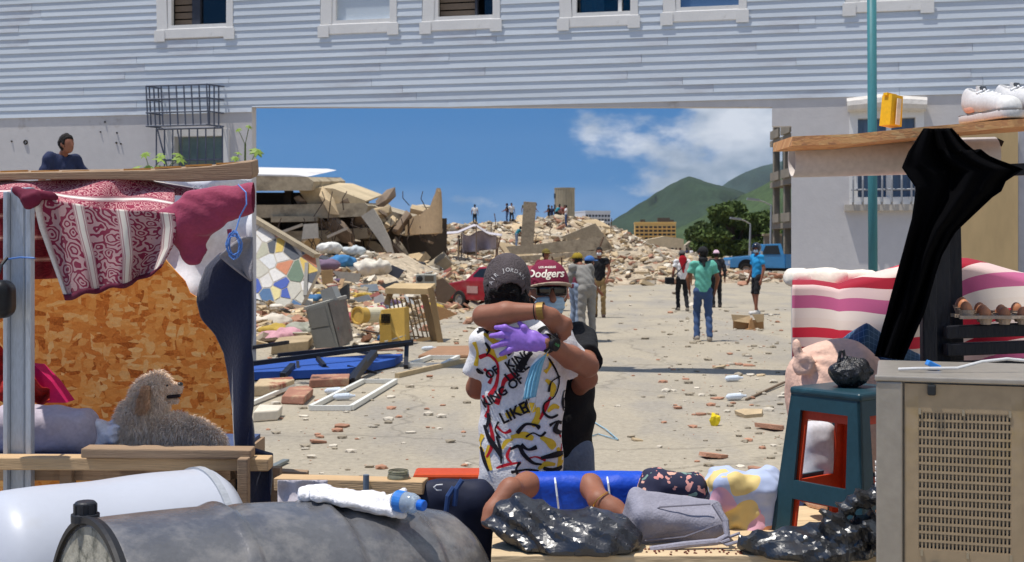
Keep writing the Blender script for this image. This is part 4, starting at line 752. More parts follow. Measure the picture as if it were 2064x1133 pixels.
slabpx('fallen_beam', [(1040, 517), (1210, 505), (1212, 520), (1042, 528)], 66, .8, conc, label='long fallen concrete beam at the foot of the mound', cat='beam')
slabpx('sloping_roof_slab', [(1130, 478), (1200, 450), (1236, 500), (1220, 512)], 90, 2, slabc, label='sloping slab on the right flank of the mound', cat='slab')
slabpx('cream_concrete_wall', [(1300, 484), (1340, 476), (1378, 482), (1378, 512), (1300, 512)], 128, 3, mat('cream_wall', (206, 186, 152), .9, .1, .3), label='cream broken wall standing beyond the crowd', cat='wall')
for i, (x0, x1, y0, l) in enumerate(((1382, 1402, 486, 'stub of grey wall right of the cream wall'), (1418, 1440, 478, 'ragged tan wall stub under the small tree'), (1452, 1462, 484, 'narrow pale wall stub beside the pickup'))): slabpx('wall_stub', [(x0, y0+8), ((x0+x1)/2, y0), (x1, y0+5), (x1, 524), (x0, 524)], 122+i*3, 1.5, [conc, rubm['tan'], _m['cream_wall']][i], label=l, cat='wall')
# ================================================================ VEHICLES
def wheel(par, c, ax, r, w):
    c = Vector(c); ax = Vector(ax).normalized(); wh = MB().lathe([(r*.6, -w/2), (r*.95, -w/2), (r, -w*.3), (r, w*.3), (r*.95, w/2), (r*.6, w/2)], c, ax, 24).put('tyre', mat('tyre', (40, 38, 36), .9), par, local=True)
    MB().lathe([(r*.1, w*.42), (r*.45, w*.36), (r*.58, w*.46), (r*.6, w*.3), (r*.6, -w*.3)], c, ax, 20).put('rim', mat('rim', (150, 146, 138), .5, metal=.5), wh) if False else put('rim', *(lambda q: (q.v, q.f))(MB().lathe([(r*.1, w*.42), (r*.45, w*.36), (r*.58, w*.52), (r*.6, w*.3), (r*.6, -w*.3)], c-Vector(wh.location), ax, 20)), mat('rim', (150, 146, 138), .5, metal=.5), wh, local=True)
def carbody(name, side, width, m, par, inset=.06):
    """side outline (x along, z up); sides tumble home towards the top"""
    n = len(side); zmax = max(z for _, z in side); zb = .85; V = []
    for s in (-1, 1):
        for (x, z) in side: V.append((x, s*(width/2-max(0, z-zb)*.28), z))
    Fs = [tuple(range(n)), tuple(range(n, 2*n))[::-1]]+[(i, n+i, n+(i+1) % n, (i+1) % n) for i in range(n)]
    return bevel(put(name, V, Fs, m, par, local=True), .04, 3)
def redcar():
    q = gpt(1010, 627); t = thing('red_car', 'dusty red hatchback car parked against the rubble', 'car', (q.x+.12, q.y+.9, 0), math.radians(-48)); t.scale = (.9, .9, .86); rm = mat('red_paint', (150, 28, 38), .4, .12, 2, spots=((140, 96, 86), .52, .8, 1.6), coat=.5)
    side = [(-1.9, .35), (-1.95, .62), (-1.85, .78), (-.95, .92), (-.45, 1.33), (.9, 1.38), (1.55, .98), (1.85, .9), (1.9, .4), (1.55, .28), (-1.5, .28)]
    carbody('body', side, 1.6, rm, t)
    for s in (-1, 1):
        for x in (-1.2, 1.15): wheel(t, (x, s*.74, .29), (0, s, 0), .29, .2)
        put('side_window', [(-.78, s*.775, .93), (-.38, s*.69, 1.27), (.1, s*.69, 1.3), (.1, s*.775, .93)], [(0, 1, 2, 3)], glassd, t, local=True); put('side_window', [(.18, s*.775, .93), (.18, s*.69, 1.3), (.8, s*.68, 1.3), (1.2, s*.77, .95)], [(0, 1, 2, 3)], glassd, t, local=True); put('headlight', *boxvf((-1.92, s*.58, .66), (.08, .28, .14)), mat('headlight', (210, 210, 205), .2), t, local=True); put('door_handle', *boxvf((.02, s*.83, .8), (.14, .03, .03)), mat('handle_dark', (50, 20, 20)), t, local=True)
    put('windscreen', [(-.9, -.64, .96), (-.9, .64, .96), (-.5, .58, 1.3), (-.5, -.58, 1.3)], [(0, 1, 2, 3)], glassd, t, local=True); put('bumper', *boxvf((-1.96, 0, .46), (.16, 1.5, .16)), mat('bumper_grey', (92, 84, 80)), t, local=True); put('door_patch', *boxvf((-.6, -.806, .62), (.5, .012, .22)), mat('primer_patch', (180, 140, 132)), t, local=True); put('door_patch', *boxvf((-.6, .806, .62), (.5, .012, .22)), mat('primer_patch', (180, 140, 132)), t, local=True)
redcar()
def pickup():
    d = 70; q = P(1470, 558, d); t = thing('blue_pickup', 'old bright blue pickup truck parked by the roadside rubble', 'pickup truck', (q.x, d+1, 0), math.radians(4)); bm_ = mat('pickup_blue', (52, 124, 176), .3, .08, 1, coat=.6)
    side = [(.0, .55), (.02, 1.02), (.1, 1.1), (1.45, 1.22), (1.62, 1.25), (1.95, 1.86), (3.0, 1.9), (3.12, 1.3), (3.16, 1.28), (3.16, .5)]
    carbody('cab', side, 1.95, bm_, t)
    for s in (-1, 1): put('bed_side', *boxvf((4.3, s*.93, .9), (2.25, .08, .78)), bm_, t, local=True)
    put('bed_floor', *boxvf((4.3, 0, .6), (2.25, 1.8, .1)), bm_, t, local=True); put('tailgate', *boxvf((5.46, 0, .9), (.07, 1.9, .75)), bm_, t, local=True); put('chassis', *boxvf((2.8, 0, .42), (5, 1.0, .16)), mat('chassis', (40, 38, 36)), t, local=True)
    put('bumper', *boxvf((-.1, 0, .55), (.14, 1.95, .2)), mat('chrome_dull', (180, 180, 176), .4), t, local=True)
    for s in (-1, 1):
        for x in (.9, 4.35):
            put('wheel_arch', *(lambda b: (b.v, b.f))(MB().lathe([(.02, -.01), (.47, -.01), (.47, .01), (.02, .01)], (x, s*.985, .55), (0, 1, 0), 20)), mat('arch_dark', (24, 24, 26)), t, local=True); wheel(t, (x, s*.9, .39), (0, s, 0), .39, .26)
        put('side_window', [(1.85, s*.885, 1.3), (2.08, s*.72, 1.78), (2.82, s*.71, 1.8), (2.9, s*.88, 1.3)], [(0, 1, 2, 3)], glassd, t, local=True); put('headlight', *boxvf((.0, s*.72, .85), (.06, .25, .2)), _m['headlight'], t, local=True); put('mirror', *boxvf((1.75, s*1.12, 1.35), (.08, .2, .25)), _m['chrome_dull'], t, local=True)
    put('windscreen', [(1.64, -.8, 1.3), (1.64, .8, 1.3), (1.9, .68, 1.8), (1.9, -.68, 1.8)], [(0, 1, 2, 3)], glassd, t, local=True)
pickup()
# ================================================================ CAMP MATERIALS
def uvmat(name, build, rough=.85, sheen=.1, bump=.15, bscale=220):
    m, t, b = nodes(name); _m[name] = m; uv = t.nodes.new('ShaderNodeUVMap'); sep = t.nodes.new('ShaderNodeSeparateXYZ'); t.links.new(uv.outputs[0], sep.inputs[0])
    t.links.new(build(t, uv.outputs[0], sep), b.inputs['Base Color']); b.inputs['Roughness'].default_value = rough; b.inputs['Sheen Weight'].default_value = sheen; b.inputs['Specular IOR Level'].default_value = .2
    n = t.nodes.new('ShaderNodeTexNoise'); n.inputs['Scale'].default_value = bscale; t.links.new(uv.outputs[0], n.inputs['Vector']); bp = t.nodes.new('ShaderNodeBump'); bp.inputs['Strength'].default_value = bump; bp.inputs['Distance'].default_value = .01; t.links.new(n.outputs[0], bp.inputs['Height']); t.links.new(bp.outputs[0], b.inputs['Normal'])
    return m
def ramp(t, src, stops, const=True):
    r = t.nodes.new('ShaderNodeValToRGB'); r.color_ramp.interpolation = 'CONSTANT' if const else 'LINEAR'; e = r.color_ramp.elements
    while len(e) > 1: e.remove(e[-1])
    e[0].position = stops[0][0]; e[0].color = RGB(*stops[0][1])
    for p, c in stops[1:]: x = e.new(p); x.color = RGB(*c)
    t.links.new(src, r.inputs[0]); return r.outputs[0]
def mth(t, op, a, b=None):
    n = t.nodes.new('ShaderNodeMath'); n.operation = op
    for i, v in enumerate((a, b)):
        if v is None: continue
        if isinstance(v, (int, float)): n.inputs[i].default_value = v
        else: t.links.new(v, n.inputs[i])
    return n.outputs[0]
def damask(ground, fig, stripe, reps, axis=0):
    def f(t, uv, sep):
        w = t.nodes.new('ShaderNodeTexNoise'); w.inputs['Scale'].default_value = 7; w.inputs['Detail'].default_value = 2; t.links.new(uv, w.inputs['Vector'])
        mx = t.nodes.new('ShaderNodeMixRGB'); mx.inputs[0].default_value = .12; t.links.new(uv, mx.inputs[1]); t.links.new(w.outputs['Color'], mx.inputs[2])
        v = t.nodes.new('ShaderNodeTexVoronoi'); v.feature = 'SMOOTH_F1'; v.inputs['Scale'].default_value = 11; v.inputs['Smoothness'].default_value = .35; t.links.new(mx.outputs[0], v.inputs['Vector'])
        wv = mth(t, 'SINE', mth(t, 'MULTIPLY', v.outputs['Distance'], 24.0)); fr = mth(t, 'FRACT', mth(t, 'MULTIPLY', sep.outputs[axis], reps))
        inb = mth(t, 'LESS_THAN', mth(t, 'ABSOLUTE', mth(t, 'SUBTRACT', fr, .5)), .36); fg = mth(t, 'MULTIPLY', mth(t, 'GREATER_THAN', wv, .05), inb)
        a = t.nodes.new('ShaderNodeMixRGB'); a.inputs[1].default_value = RGB(*ground); a.inputs[2].default_value = RGB(*fig); t.links.new(fg, a.inputs[0])
        e = mth(t, 'ABSOLUTE', mth(t, 'SUBTRACT', fr, .5)); s1 = mth(t, 'GREATER_THAN', e, .445); s2 = mth(t, 'MULTIPLY', mth(t, 'GREATER_THAN', e, .40), mth(t, 'LESS_THAN', e, .412))
        c = t.nodes.new('ShaderNodeMixRGB'); c.inputs[2].default_value = RGB(*stripe); t.links.new(mth(t, 'MAXIMUM', s1, s2), c.inputs[0]); t.links.new(a.outputs[0], c.inputs[1]); return c.outputs[0]
    return f
dam1 = uvmat('damask_curtain', damask((176, 140, 140), (124, 34, 62), (220, 212, 200), 3.2))
dam2 = uvmat('damask_roof', damask((140, 40, 68), (198, 146, 146), (226, 216, 208), 1.6, 1))
dam3 = uvmat('damask_back', damask((132, 34, 44), (112, 22, 36), (214, 170, 150), 3, 1))
def osbf(t, uv, sep):
    cs = []
    for k, (sc, st, ro) in enumerate(((11, (1, 2.6, 1), .5), (15, (2.4, 1, 1), 1.1), (21, (1, 2.0, 1), 2.2))):
        mp_ = t.nodes.new('ShaderNodeMapping'); mp_.inputs['Scale'].default_value = st; mp_.inputs['Rotation'].default_value = (0, 0, ro); t.links.new(uv, mp_.inputs[0])
        nz = t.nodes.new('ShaderNodeTexNoise'); nz.inputs['Scale'].default_value = 6; t.links.new(mp_.outputs[0], nz.inputs['Vector']); mx = t.nodes.new('ShaderNodeMixRGB'); mx.inputs[0].default_value = .1; t.links.new(mp_.outputs[0], mx.inputs[1]); t.links.new(nz.outputs['Color'], mx.inputs[2])
        v = t.nodes.new('ShaderNodeTexVoronoi'); v.inputs['Scale'].default_value = sc; t.links.new(mx.outputs[0], v.inputs['Vector']); s = t.nodes.new('ShaderNodeSeparateXYZ'); t.links.new(v.outputs['Color'], s.inputs[0]); cs.append(s.outputs[0])
    fb = t.nodes.new('ShaderNodeTexNoise'); fb.inputs['Scale'].default_value = 90; fb.inputs['Detail'].default_value = 4; t.links.new(uv, fb.inputs['Vector'])
    q = cs[0]
    for k, th in ((1, .55), (2, .62)):
        g_ = t.nodes.new('ShaderNodeMix'); g_.data_type = 'FLOAT'; t.links.new(mth(t, 'GREATER_THAN', cs[k], th), g_.inputs[0]); t.links.new(q, g_.inputs[2]); t.links.new(mth(t, 'FRACT', mth(t, 'MULTIPLY', cs[k], 7.3)), g_.inputs[3]); q = g_.outputs[0]
    q = mth(t, 'ADD', mth(t, 'MULTIPLY', q, .62), mth(t, 'MULTIPLY', fb.outputs[0], .34))
    return ramp(t, q, [(.12, (158, 78, 24)), (.26, (214, 122, 50)), (.45, (232, 148, 68)), (.62, (240, 166, 86)), (.85, (248, 200, 130))], False)
osbm = uvmat('osb_board', osbf, .8, 0, .12, 40)
def osbl(t, uv, sep): m_ = t.nodes.new('ShaderNodeMixRGB'); m_.inputs[0].default_value = .45; t.links.new(osbf(t, uv, sep), m_.inputs[1]); m_.inputs[2].default_value = RGB(206, 176, 140); return m_.outputs[0]
osbw = uvmat('weathered_osb', osbl, .85, 0, .2, 60)
def stripes(t, uv, sep):
    f = mth(t, 'FRACT', mth(t, 'MULTIPLY', sep.outputs[1], 2.0)); return ramp(t, f, [(0, (226, 210, 196)), (.13, (206, 46, 66)), (.27, (222, 200, 190)), (.40, (156, 26, 46)), (.54, (218, 190, 184)), (.68, (186, 92, 132)), (.86, (228, 214, 202))])
strm = uvmat('striped_cover', stripes)
def plaidf(t, uv, sep):
    a = mth(t, 'LESS_THAN', mth(t, 'FRACT', mth(t, 'MULTIPLY', sep.outputs[0], 12)), .1); b = mth(t, 'LESS_THAN', mth(t, 'FRACT', mth(t, 'MULTIPLY', sep.outputs[1], 9)), .1)
    m_ = t.nodes.new('ShaderNodeMixRGB'); m_.inputs[1].default_value = RGB(48, 76, 104); m_.inputs[2].default_value = RGB(86, 116, 146); t.links.new(mth(t, 'MAXIMUM', a, b), m_.inputs[0]); return m_.outputs[0]
plaidm = uvmat('blue_plaid', plaidf)
woodp = mat('pale_timber', (196, 164, 124), .8, .16, 3, .3, 40, stretch=(.25, 2, 5), spots=((138, 108, 78), .56, .75, 2.5))
woodg = mat('weathered_timber', (158, 132, 106), .85, .22, 3, .4, 40, stretch=(.2, 2, 7), spots=((104, 82, 66), .5, .72, 3))
navy = mat('navy_fleece', (22, 30, 58), .9, .15, 5, .2, 60, sheen=.3)
# ================================================================ LEFT SHELTER
DS = 5.7
def channel():
    t = thing('steel_post', 'galvanised steel channel post holding up the shelter curtain', 'post', P(40, 0, DS).xy.to_3d()); gm = mat('galvanised_steel', (186, 192, 200), .45, .1, 4, metal=.35, spots=((136, 138, 140), .55, .72, 4), stretch=(3, 3, .5)); top = P(40, 378, DS).z
    for n_, x0, x1, y, dd in (('web', 21, 58, DS, .02), ('flange', 12, 20.8, DS-.035, .05), ('flange', 58.2, 68, DS-.035, .05), ('rib', 46, 49, DS-.008, .0078)): a, b = P(x0, 0, DS).x, P(x1, 0, DS).x; bevel(MB().box(((a+b)/2, y+dd/2, top/2), (b-a, dd, top-(.04 if n_ == 'flange' and x0 < 20 else 0))).put(n_, gm, t), .004)
channel()
# upper plank along the shelter roof
b = MB(); b.prism([P(-80, 350, DS+.15), P(120, 347, DS+.15), P(300, 344, DS+.15), P(420, 336, DS+.15), P(508, 325, DS+.15), P(510, 352, DS+.15), P(506, 361, DS+.15), P(380, 367, DS+.15), P(240, 362, DS+.15), P(60, 362, DS+.15), P(-80, 366, DS+.15)], (0, .14, .02))
bevel(b.put('roof_plank', woodg, label='weathered long plank with splintered edge along the shelter roof', cat='plank'), .004)
for k in range(9): q = P(-60+62*k, 346.5-max(0, k-4)*4, DS+.2); MB().beam(q, q+Vector((.12, .02, .006)), .03, .008).put('splinter', mat('raw_splinter', (206, 150, 84)), C.objects['roof_plank'])
# red damask: roof drape, back drape and the front curtain
def roofdrape(u, v):
    px = lerp(-60, 352, u); y0 = np.interp(px, [-60, 0, 60, 230, 300, 352], [362, 362, 366, 353, 362, 380]); y1 = np.interp(px, [-60, 40, 130, 250, 352], [398, 396, 418, 432, 428]); return P(px, lerp(y0, y1, v)+4*math.sin(u*13)*v, lerp(DS+.22, DS+.03, v)+.04*math.sin(u*16+v*3))
sheet('roof_drape', roofdrape, 60, 16, dam2, None, .004, 3, 1, label='crimson damask cloth with pale leaf pattern stretched under the roof plank', cat='cloth')
def roofdrape2(u, v): px = lerp(236, 420, u); y0 = lerp(352, 384, u); y1 = np.interp(u, [0, .5, 1], [356, 392, 396]); return P(px, lerp(y0, y1, v), DS+.30-.1*v)
sheet('roof_drape', roofdrape2, 24, 6, dam2, None, .004, 1.4, .4, label='narrow crimson damask fold pegged beside the yellow clip', cat='cloth')
def backdrape(u, v): px = lerp(-60, 150, u); return P(px, lerp(390, np.interp(u, [0, 1], [568, 560]), v), DS+.62+.05*math.sin(u*19)+.03*math.sin(v*7))
sheet('back_drape', backdrape, 40, 20, dam3, None, .004, .8, 1.3, label='dark red banded cloth hanging behind the steel post', cat='cloth')
def curtain(u, v):
    xl = np.interp(v, [0, .3, 1], [68, 82, 133]); xr = np.interp(v, [0, .25, .6, 1], [352, 356, 350, 326]); px = lerp(xl, xr, u)
    yt = np.interp(u, [0, .12, .5, 1], [398, 402, 420, 430]); yb = np.interp(u, [0, .3, .7, 1], [602, 588, 572, 540]); f = math.sin(u*17+1.5*v)*(.018+.03*v)+.03*math.sin(u*7+v*2)
    return P(px, lerp(yt, yb, v)+3*math.sin(u*23)*v, DS-.10+f*.9)
fc = sheet('damask_curtain', curtain, 90, 40, dam1, None, .004, 1.0, .75, label='striped damask curtain with maroon leaf scrolls and dark hem hanging from the shelter', cat='curtain')
def hem(u, v): q = Vector(curtain(u, .955+v*.06)); q.y -= .012; return q
sheet('hem', hem, 90, 2, mat('maroon_hem', (92, 22, 48), .8, .2, 8), fc, .006)
def edge(u, v): q = Vector(curtain(-.004+u*.035, v)); q.y -= .01; return q
sheet('white_edge', edge, 2, 40, mat('hem_white', (222, 214, 206)), fc, .004)
# knot of cloth at the post top
q = P(52, 398, DS-.12); mg = mat('magenta_cloth', (150, 56, 84), .8, .18, 6, .25, 40, sheen=.2)
blob('cloth_knot', lambda p: usm([cone(p, P(34, 384, DS-.1), P(62, 402, DS-.12), .02, .035), cone(p, P(62, 402, DS-.12), P(58, 412, DS-.12), .035, .02), cone(p, P(62, 392, DS-.1), P(110, 396, DS-.06), .022, .018)], .02)+fbm(p, 30, 2)*.012, q-Vector((.12, .12, .08)), q+Vector((.2, .12, .08)), .006, mat('maroon_knot', (104, 30, 54), .85, .2, 10), label='twisted maroon cloth knot tied round the top of the steel post', cat='cloth')
# gathered magenta cloth running to the right
pts = [(330, 436, 14), (362, 446, 34), (405, 428, 44), (450, 412, 34), (507, 398, 30)]
def gath(p):
    ds = [cone(p, P(*a[:2], DS-.05), P(*b_[:2], DS-.05), a[2]/F*DS, b_[2]/F*DS, (0, 1, 0), .55) for a, b_ in zip(pts, pts[1:])]
    ds += [cone(p, P(372, 470, DS-.04), P(388, 512, DS-.02), .075, .055, (0, 1, 0), .4), cone(p, P(405, 440, DS-.04), P(412, 500, DS-.02), .05, .02, (0, 1, 0), .5)]
    d = usm(ds, .03); a = (p[:, 2]+p[:, 0]*.42)*110; return d+.0026*np.sin(a*.8+3*fbm(p, 6, 2)*2)+fbm(p, 8, 3)*.026
q = P(420, 440, DS); blob('gathered_cloth', gath, q-Vector((.28, .22, .22)), q+Vector((.215, .2, .17)), .0065, mg, label='gathered plain magenta cloth bunched and tied with blue string', cat='cloth')
MB().tube([P(462, 462, DS-.06), P(464, 478, DS-.06), P(468, 470, DS-.05)], .012, 6).put('cloth_end', mg, C.objects['gathered_cloth'])
def strg(label, pts, r=.0035): MB().tube(pts, r, 5).put('blue_string', mat('blue_string', (86, 130, 200), .5), label=label, cat='string')
rs = random.Random(9); tp = []
for k in range(70): a = k*.62; tp.append(P(472+13*math.cos(a)*(1+.3*math.sin(k*.37)), 494+24*math.sin(a)*(1+.25*math.cos(k*.53)), DS-.2+.02*math.sin(k)))
strg('tangled loop of thin blue string hanging below the gathered cloth', tp, .0028); strg('blue string tied round the gathered cloth', [P(480, 372, DS-.1), P(496, 388, DS-.16), P(497, 412, DS-.18), P(484, 436, DS-.15), P(474, 470, DS-.19)])
strg('blue string wound round the steel post', [P(8, 524, DS-.02), P(12, 523, DS-.06), P(40, 519, DS-.06), P(68, 520, DS-.06), P(70, 521, DS)], .004)
# clip
cl_ = thing('binder_clip', 'small yellow metal clip pinching the drape edge', 'clip', P(400, 398, DS)); boxpx('jaw', 391, 388, 408, 397, DS-.06, .04, mat('clip_yellow', (190, 150, 40), .4, metal=.4), cl_, .003)
for x in (393, 404): MB().tube([P(x, 388, DS-.05), P(x-3, 379, DS-.05), P(x+2, 374, DS-.05), P(x+5, 380, DS-.05), P(x+3, 388, DS-.05)], .002, 5).put('wire_loop', mat('clip_wire', (190, 190, 186), .3, metal=.8), cl_)
# white tarp and the grey and navy covers at the shelter corner
def wtarp(u, v): px = lerp(330, 508, u); return P(px, lerp(362, 640, v), DS+1.2+.05*math.sin(u*8+v*3)+.03*math.sin(v*13))
sheet('white_tarp', wtarp, 24, 24, mat('white_tarp', (232, 232, 236), .7, .05, 3, .2, 10), None, .003, label='bright white tarpaulin hanging behind the shelter corner', cat='tarp')
def navyf(u, v):
    py = lerp(514, 1075, v); xl = np.interp(py, [514, 540, 575, 605, 640, 670, 710, 760, 820, 900, 1075], [448, 420, 406, 400, 408, 436, 456, 466, 474, 478, 480]); xr = 508 if py < 915 else 546; px = lerp(xl, xr, u); return P(px, py, DS+.1-.11*math.sin(min(1, u*1.25)*1.57)-.03*math.sin(v*12+u*4))
sheet('navy_cover', navyf, 26, 60, navy, None, .03, label='dark navy fleece cover hanging at the shelter corner', cat='cover')
def greyc(u, v): y = lerp(478, 566, v); xl = np.interp(y, [478, 516, 540, 566], [484, 440, 470, 505]); return P(lerp(xl, 509, u), y, DS-.07-.03*math.sin(u*5+v*4))
sheet('grey_cloth', greyc, 14, 20, mat('grey_jersey', (142, 138, 142), .95, .1, 8, .2, 80), None, .008, label='light grey jersey cloth folded over the navy cover', cat='cloth')
# OSB back board, torn right edge
oo = [(-80, 470), (180, 500), (330, 520), (352, 545), (372, 566), (382, 590), (398, 600), (412, 622), (438, 664), (456, 704), (468, 770), (476, 840), (478, 910), (478, 1100), (-80, 1100)]
DO = 6.65; V = [P(x, y, DO) for x, y in oo]; V += [v+Vector((0, .018, 0)) for v in V]; n = len(oo); uvs = [(v.x, v.z) for v in V]
o = put('osb_board', V, [tuple(range(n))[::-1], tuple(range(n, 2*n))]+[(i, (i+1) % n, n+(i+1) % n, n+i) for i in range(n)], osbm, uv=uvs, label='orange oriented strand board forming the back of the shelter', cat='board')
# sleeping platform and bedding
zt = P(0, 905, 6.0).z
pf = thing('sleeping_platform', 'low timber platform with a folded blue mat under the dog', 'platform', (P(220, 0, 6).x, 6.1, 0)); MB().box((P(220, 0, 6).x, 6.12, zt-.06), (1.3, .8, .08)).put('deck', woodg, pf)
for x in (-40, 480):
    for y in (5.8, 6.45): MB().box((P(x, 0, 6).x, y, (zt-.1)/2), (.07, .07, zt-.1)).put('leg', woodg, pf)
MB().box((P(220, 0, 6).x, 6.12, zt-.01), (1.26, .76, .018)).put('mat', mat('mat_blue', (70, 84, 120)), pf)
def softbox(name, label, cat, c, h, r, res, m, seed=0, amp=.012, fr=9, R=None, parent=None, **k):
    c = Vector(c); e = Vector(h)*1.35+Vector((.03, .03, .03))
    if R is not None: l = max(h)*1.3+.03; e = Vector((l, l, l))
    return blob(name, lambda p: rbox(p, c, h, r, R)+fbm(p, fr, 3, seed)*amp*2, c-e, c+e, res, m, parent, **({} if parent else dict(label=label, cat=cat)), **k)
softbox('grey_pillow', 'mauve grey pillow bundle lying behind the steel post', 'pillow', P(88, 866, 5.98), (.27, .12, .115), .09, .011, mat('mauve_cotton', (178, 168, 178), .9, .08, 4, .3, 20), 3, .02, 6)
softbox('white_bag', 'crumpled white plastic bag between pillow and dog', 'bag', P(218, 873, 6.02), (.06, .06, .055), .03, .006, mat('white_plastic', (226, 224, 230), .35, .05, 6, .5, 25), 8, .02, 16)
slabpx('magenta_cushion', [(40, 735), (72, 738), (104, 770), (134, 812), (30, 812)], 6.3, .12, mat('hot_pink', (196, 24, 92), .8, .06, 4), label='hot pink cushion corner leaning on the board', cat='cushion')
def lace(u, v): px = lerp(-60, 100, u); return P(px, lerp(700+max(0, px)*.9, 812, v)+5*math.sin(u*30), 6.22-.06*math.sin(u*9+v*5))
sheet('red_lace_cloth', lace, 30, 12, mat('red_lace', (156, 26, 22), .8, .5, 30, .5, 60), None, .006, label='red lacy fringed cloth heaped behind the steel post', cat='cloth')
blob('black_bag', lambda p: rbox(p, P(-18, 603, DS-.2), (.1, .07, .085), .05), P(-18, 603, DS-.2)-Vector((.14, .12, .13)), P(-18, 603, DS-.2)+Vector((.14, .12, .13)), .01, mat('black_vinyl', (24, 25, 28), .4), label='black vinyl bag hanging against the steel post', cat='bag')
MB().tube([P(-6, 560, DS-.2), P(2, 535, DS-.1), P(14, 520, DS-.06)], .008, 6).put('strap', _m['black_vinyl'], C.objects['black_bag'])
# rails
DR = 5.62
def rail(name, label, x0, y0, x1, y1, h, d0, d1, dep, m):
    a, b_ = P(x0, y0+h/2, d0), P(x1, y1+h/2, d1); return bevel(MB().beam(a, b_, dep, h/F*(d0+d1)/2).put(name, m, label=label, cat='plank'), .006)
rail('rail_timber', 'long pale timber rail in front of the shelter', -80, 918, 546, 921, 25, DR, DR, .11, woodp)
rail('upper_timber', 'short grey timber lying on top of the long rail before the dog', 171, 900, 510, 903, 19, DR-.06, DR-.03, .12, woodg)
rail('lower_timber', 'dark timber rail under the navy cover', 420, 938, 620, 950, 22, DR+.2, DR+.2, .08, woodg)
boxpx('timber_stake', 478, 925, 499, 1255, DR-.16, .06, woodg, bw=.004, label='upright timber stake nailed to the long rail', cat='stake')
for x in (-60, 120, 540): boxpx('rail_post', x, 944, x+24, 1240, DR+.06, .06, woodg, C.objects['rail_timber'])
# ================================================================ DRUMS
def whitedrum():
    a, b_ = Vector((P(-40, 0, 4.7).x, 4.7, .36)), Vector((P(452, 0, 5.32).x, 5.32, .36)); ax = b_-a; Ln = ax.length; t = thing('white_drum', 'large white plastic water drum lying on its side under the rail', 'drum', (a+b_)/2-Vector((0, 0, .36)))
    pr = [(.02, -.02), (.26, -.01), (.33, .03), (.355, .1)]+[(.355+.003*math.sin(k*.8), .1+(Ln-.2)*k/14) for k in range(1, 15)]+[(.345, Ln-.06), (.31, Ln-.015), (.25, Ln), (.02, Ln+.01)]
    o = MB().lathe(pr, a, ax, 48).put('body', mat('white_hdpe', (186, 190, 200), .38, .03, 2, .03, 30, fine=.01, spots=((180, 180, 182), .6, .8, 3)), t, smooth=True)
    MB().lathe([(.348, Ln-.12), (.361, Ln-.12), (.361, Ln-.09), (.348, Ln-.09)], a, ax, 48).put('end_band', mat('grey_band', (168, 172, 178), .4), t)
whitedrum()
def blackdrum():
    a, b_ = Vector((-1.32, 3.86, .40)), Vector((-.20, 4.70, .335)); ax = b_-a; Ln = ax.length; t = thing('black_drum', 'large scuffed black plastic drum with raised hoops lying on its side', 'drum', ((a.x+b_.x)/2, (a.y+b_.y)/2, 0))
    bm_ = mat('black_hdpe', (92, 92, 95), .24, .2, 3, .12, 60, spots=((136, 132, 128), .48, .74, 6), spec=.9)
    pr = [(.385, 0), (.398, .01), (.40, .03)]
    for k in range(1, 60):
        h = .03+(Ln-.09)*k/60; f = h/Ln; r = .40+.02*math.sin(f*3.14)-.075*f*f-.02*f**6
        for c in (.3, .56, .80): r += .014*math.exp(-((f-c)/.014)**2)-.010*math.exp(-((f-c-.034)/.014)**2)
        pr.append((r, h))
    pr += [(.285, Ln-.03), (.25, Ln), (.1, Ln+.01), (.01, Ln+.01)]
    MB().lathe([(.01, .012)]+pr, a, ax, 72).put('body', bm_, t, smooth=True)
    MB().lathe([(.001, 0), (.374, 0), (.384, .004), (.384, .011)], a, ax, 72).put('end_face', mat('mottled_end', (164, 160, 146), .7, .3, 9, .3, 40, spots=((96, 96, 86), .47, .6, 14)), t)
    MB().lathe([(.386, -.012), (.404, -.012), (.407, .0), (.403, .02), (.386, .02)], a, ax, 72).put('rim', mat('rim_black', (38, 38, 40), .5), t)
    e = P(172, 1030, 3.98); ee = Vector((e.x, e.y, .792))
    cap = MB().lathe([(.045, -.02), (.045, .006), (.034, .006), (.034, .04), (.028, .046), (.002, .046)], ee, (0, 0, 1), 20).put('bung', mat('bung_dark', (44, 46, 52), .5), t); bevel(cap, .002)
    for k in range(8): MB().box(ee+Vector((math.cos(k*.785)*.034, math.sin(k*.785)*.034, .022)), (.006, .012, .03), (0, 0, k*.785)).put('bung_grip', mat('bung_dark'.strip(), (44, 46, 52)), cap)
blackdrum()
# cloth and bottle on the drum
wc = mat('white_towel', (226, 224, 226), .95, .05, 6, .4, 60)
def towel(p):
    ds = [rbox(p, P(690, 1000, 4.42), (.155, .07, .014), .012, rotm(0, .1, .18)), rbox(p, P(720, 1012, 4.36), (.17, .06, .014), .012, rotm(0, .2, .18)), rbox(p, P(745, 1020, 4.33), (.13, .05, .012), .01, rotm(0, .24, .2)), cone(p, P(612, 1002, 4.44), P(650, 992, 4.44), .022, .03), cone(p, P(815, 990, 4.42), P(800, 1012, 4.4), .012, .04)]
    return usm(ds, .012)+fbm(p, 22, 3)*.016
q = P(715, 1008, 4.4); blob('folded_towel', towel, q-Vector((.24, .16, .1)), q+Vector((.25, .16, .09)), .0055, wc, label='folded white towel lying on the black drum', cat='towel')
bt = thing('water_bottle', 'clear water bottle with blue cap and label lying on the black drum', 'bottle', P(830, 1022, 4.3)); a = P(795, 1008, 4.32); ax = (P(868, 1022, 4.24)-a)
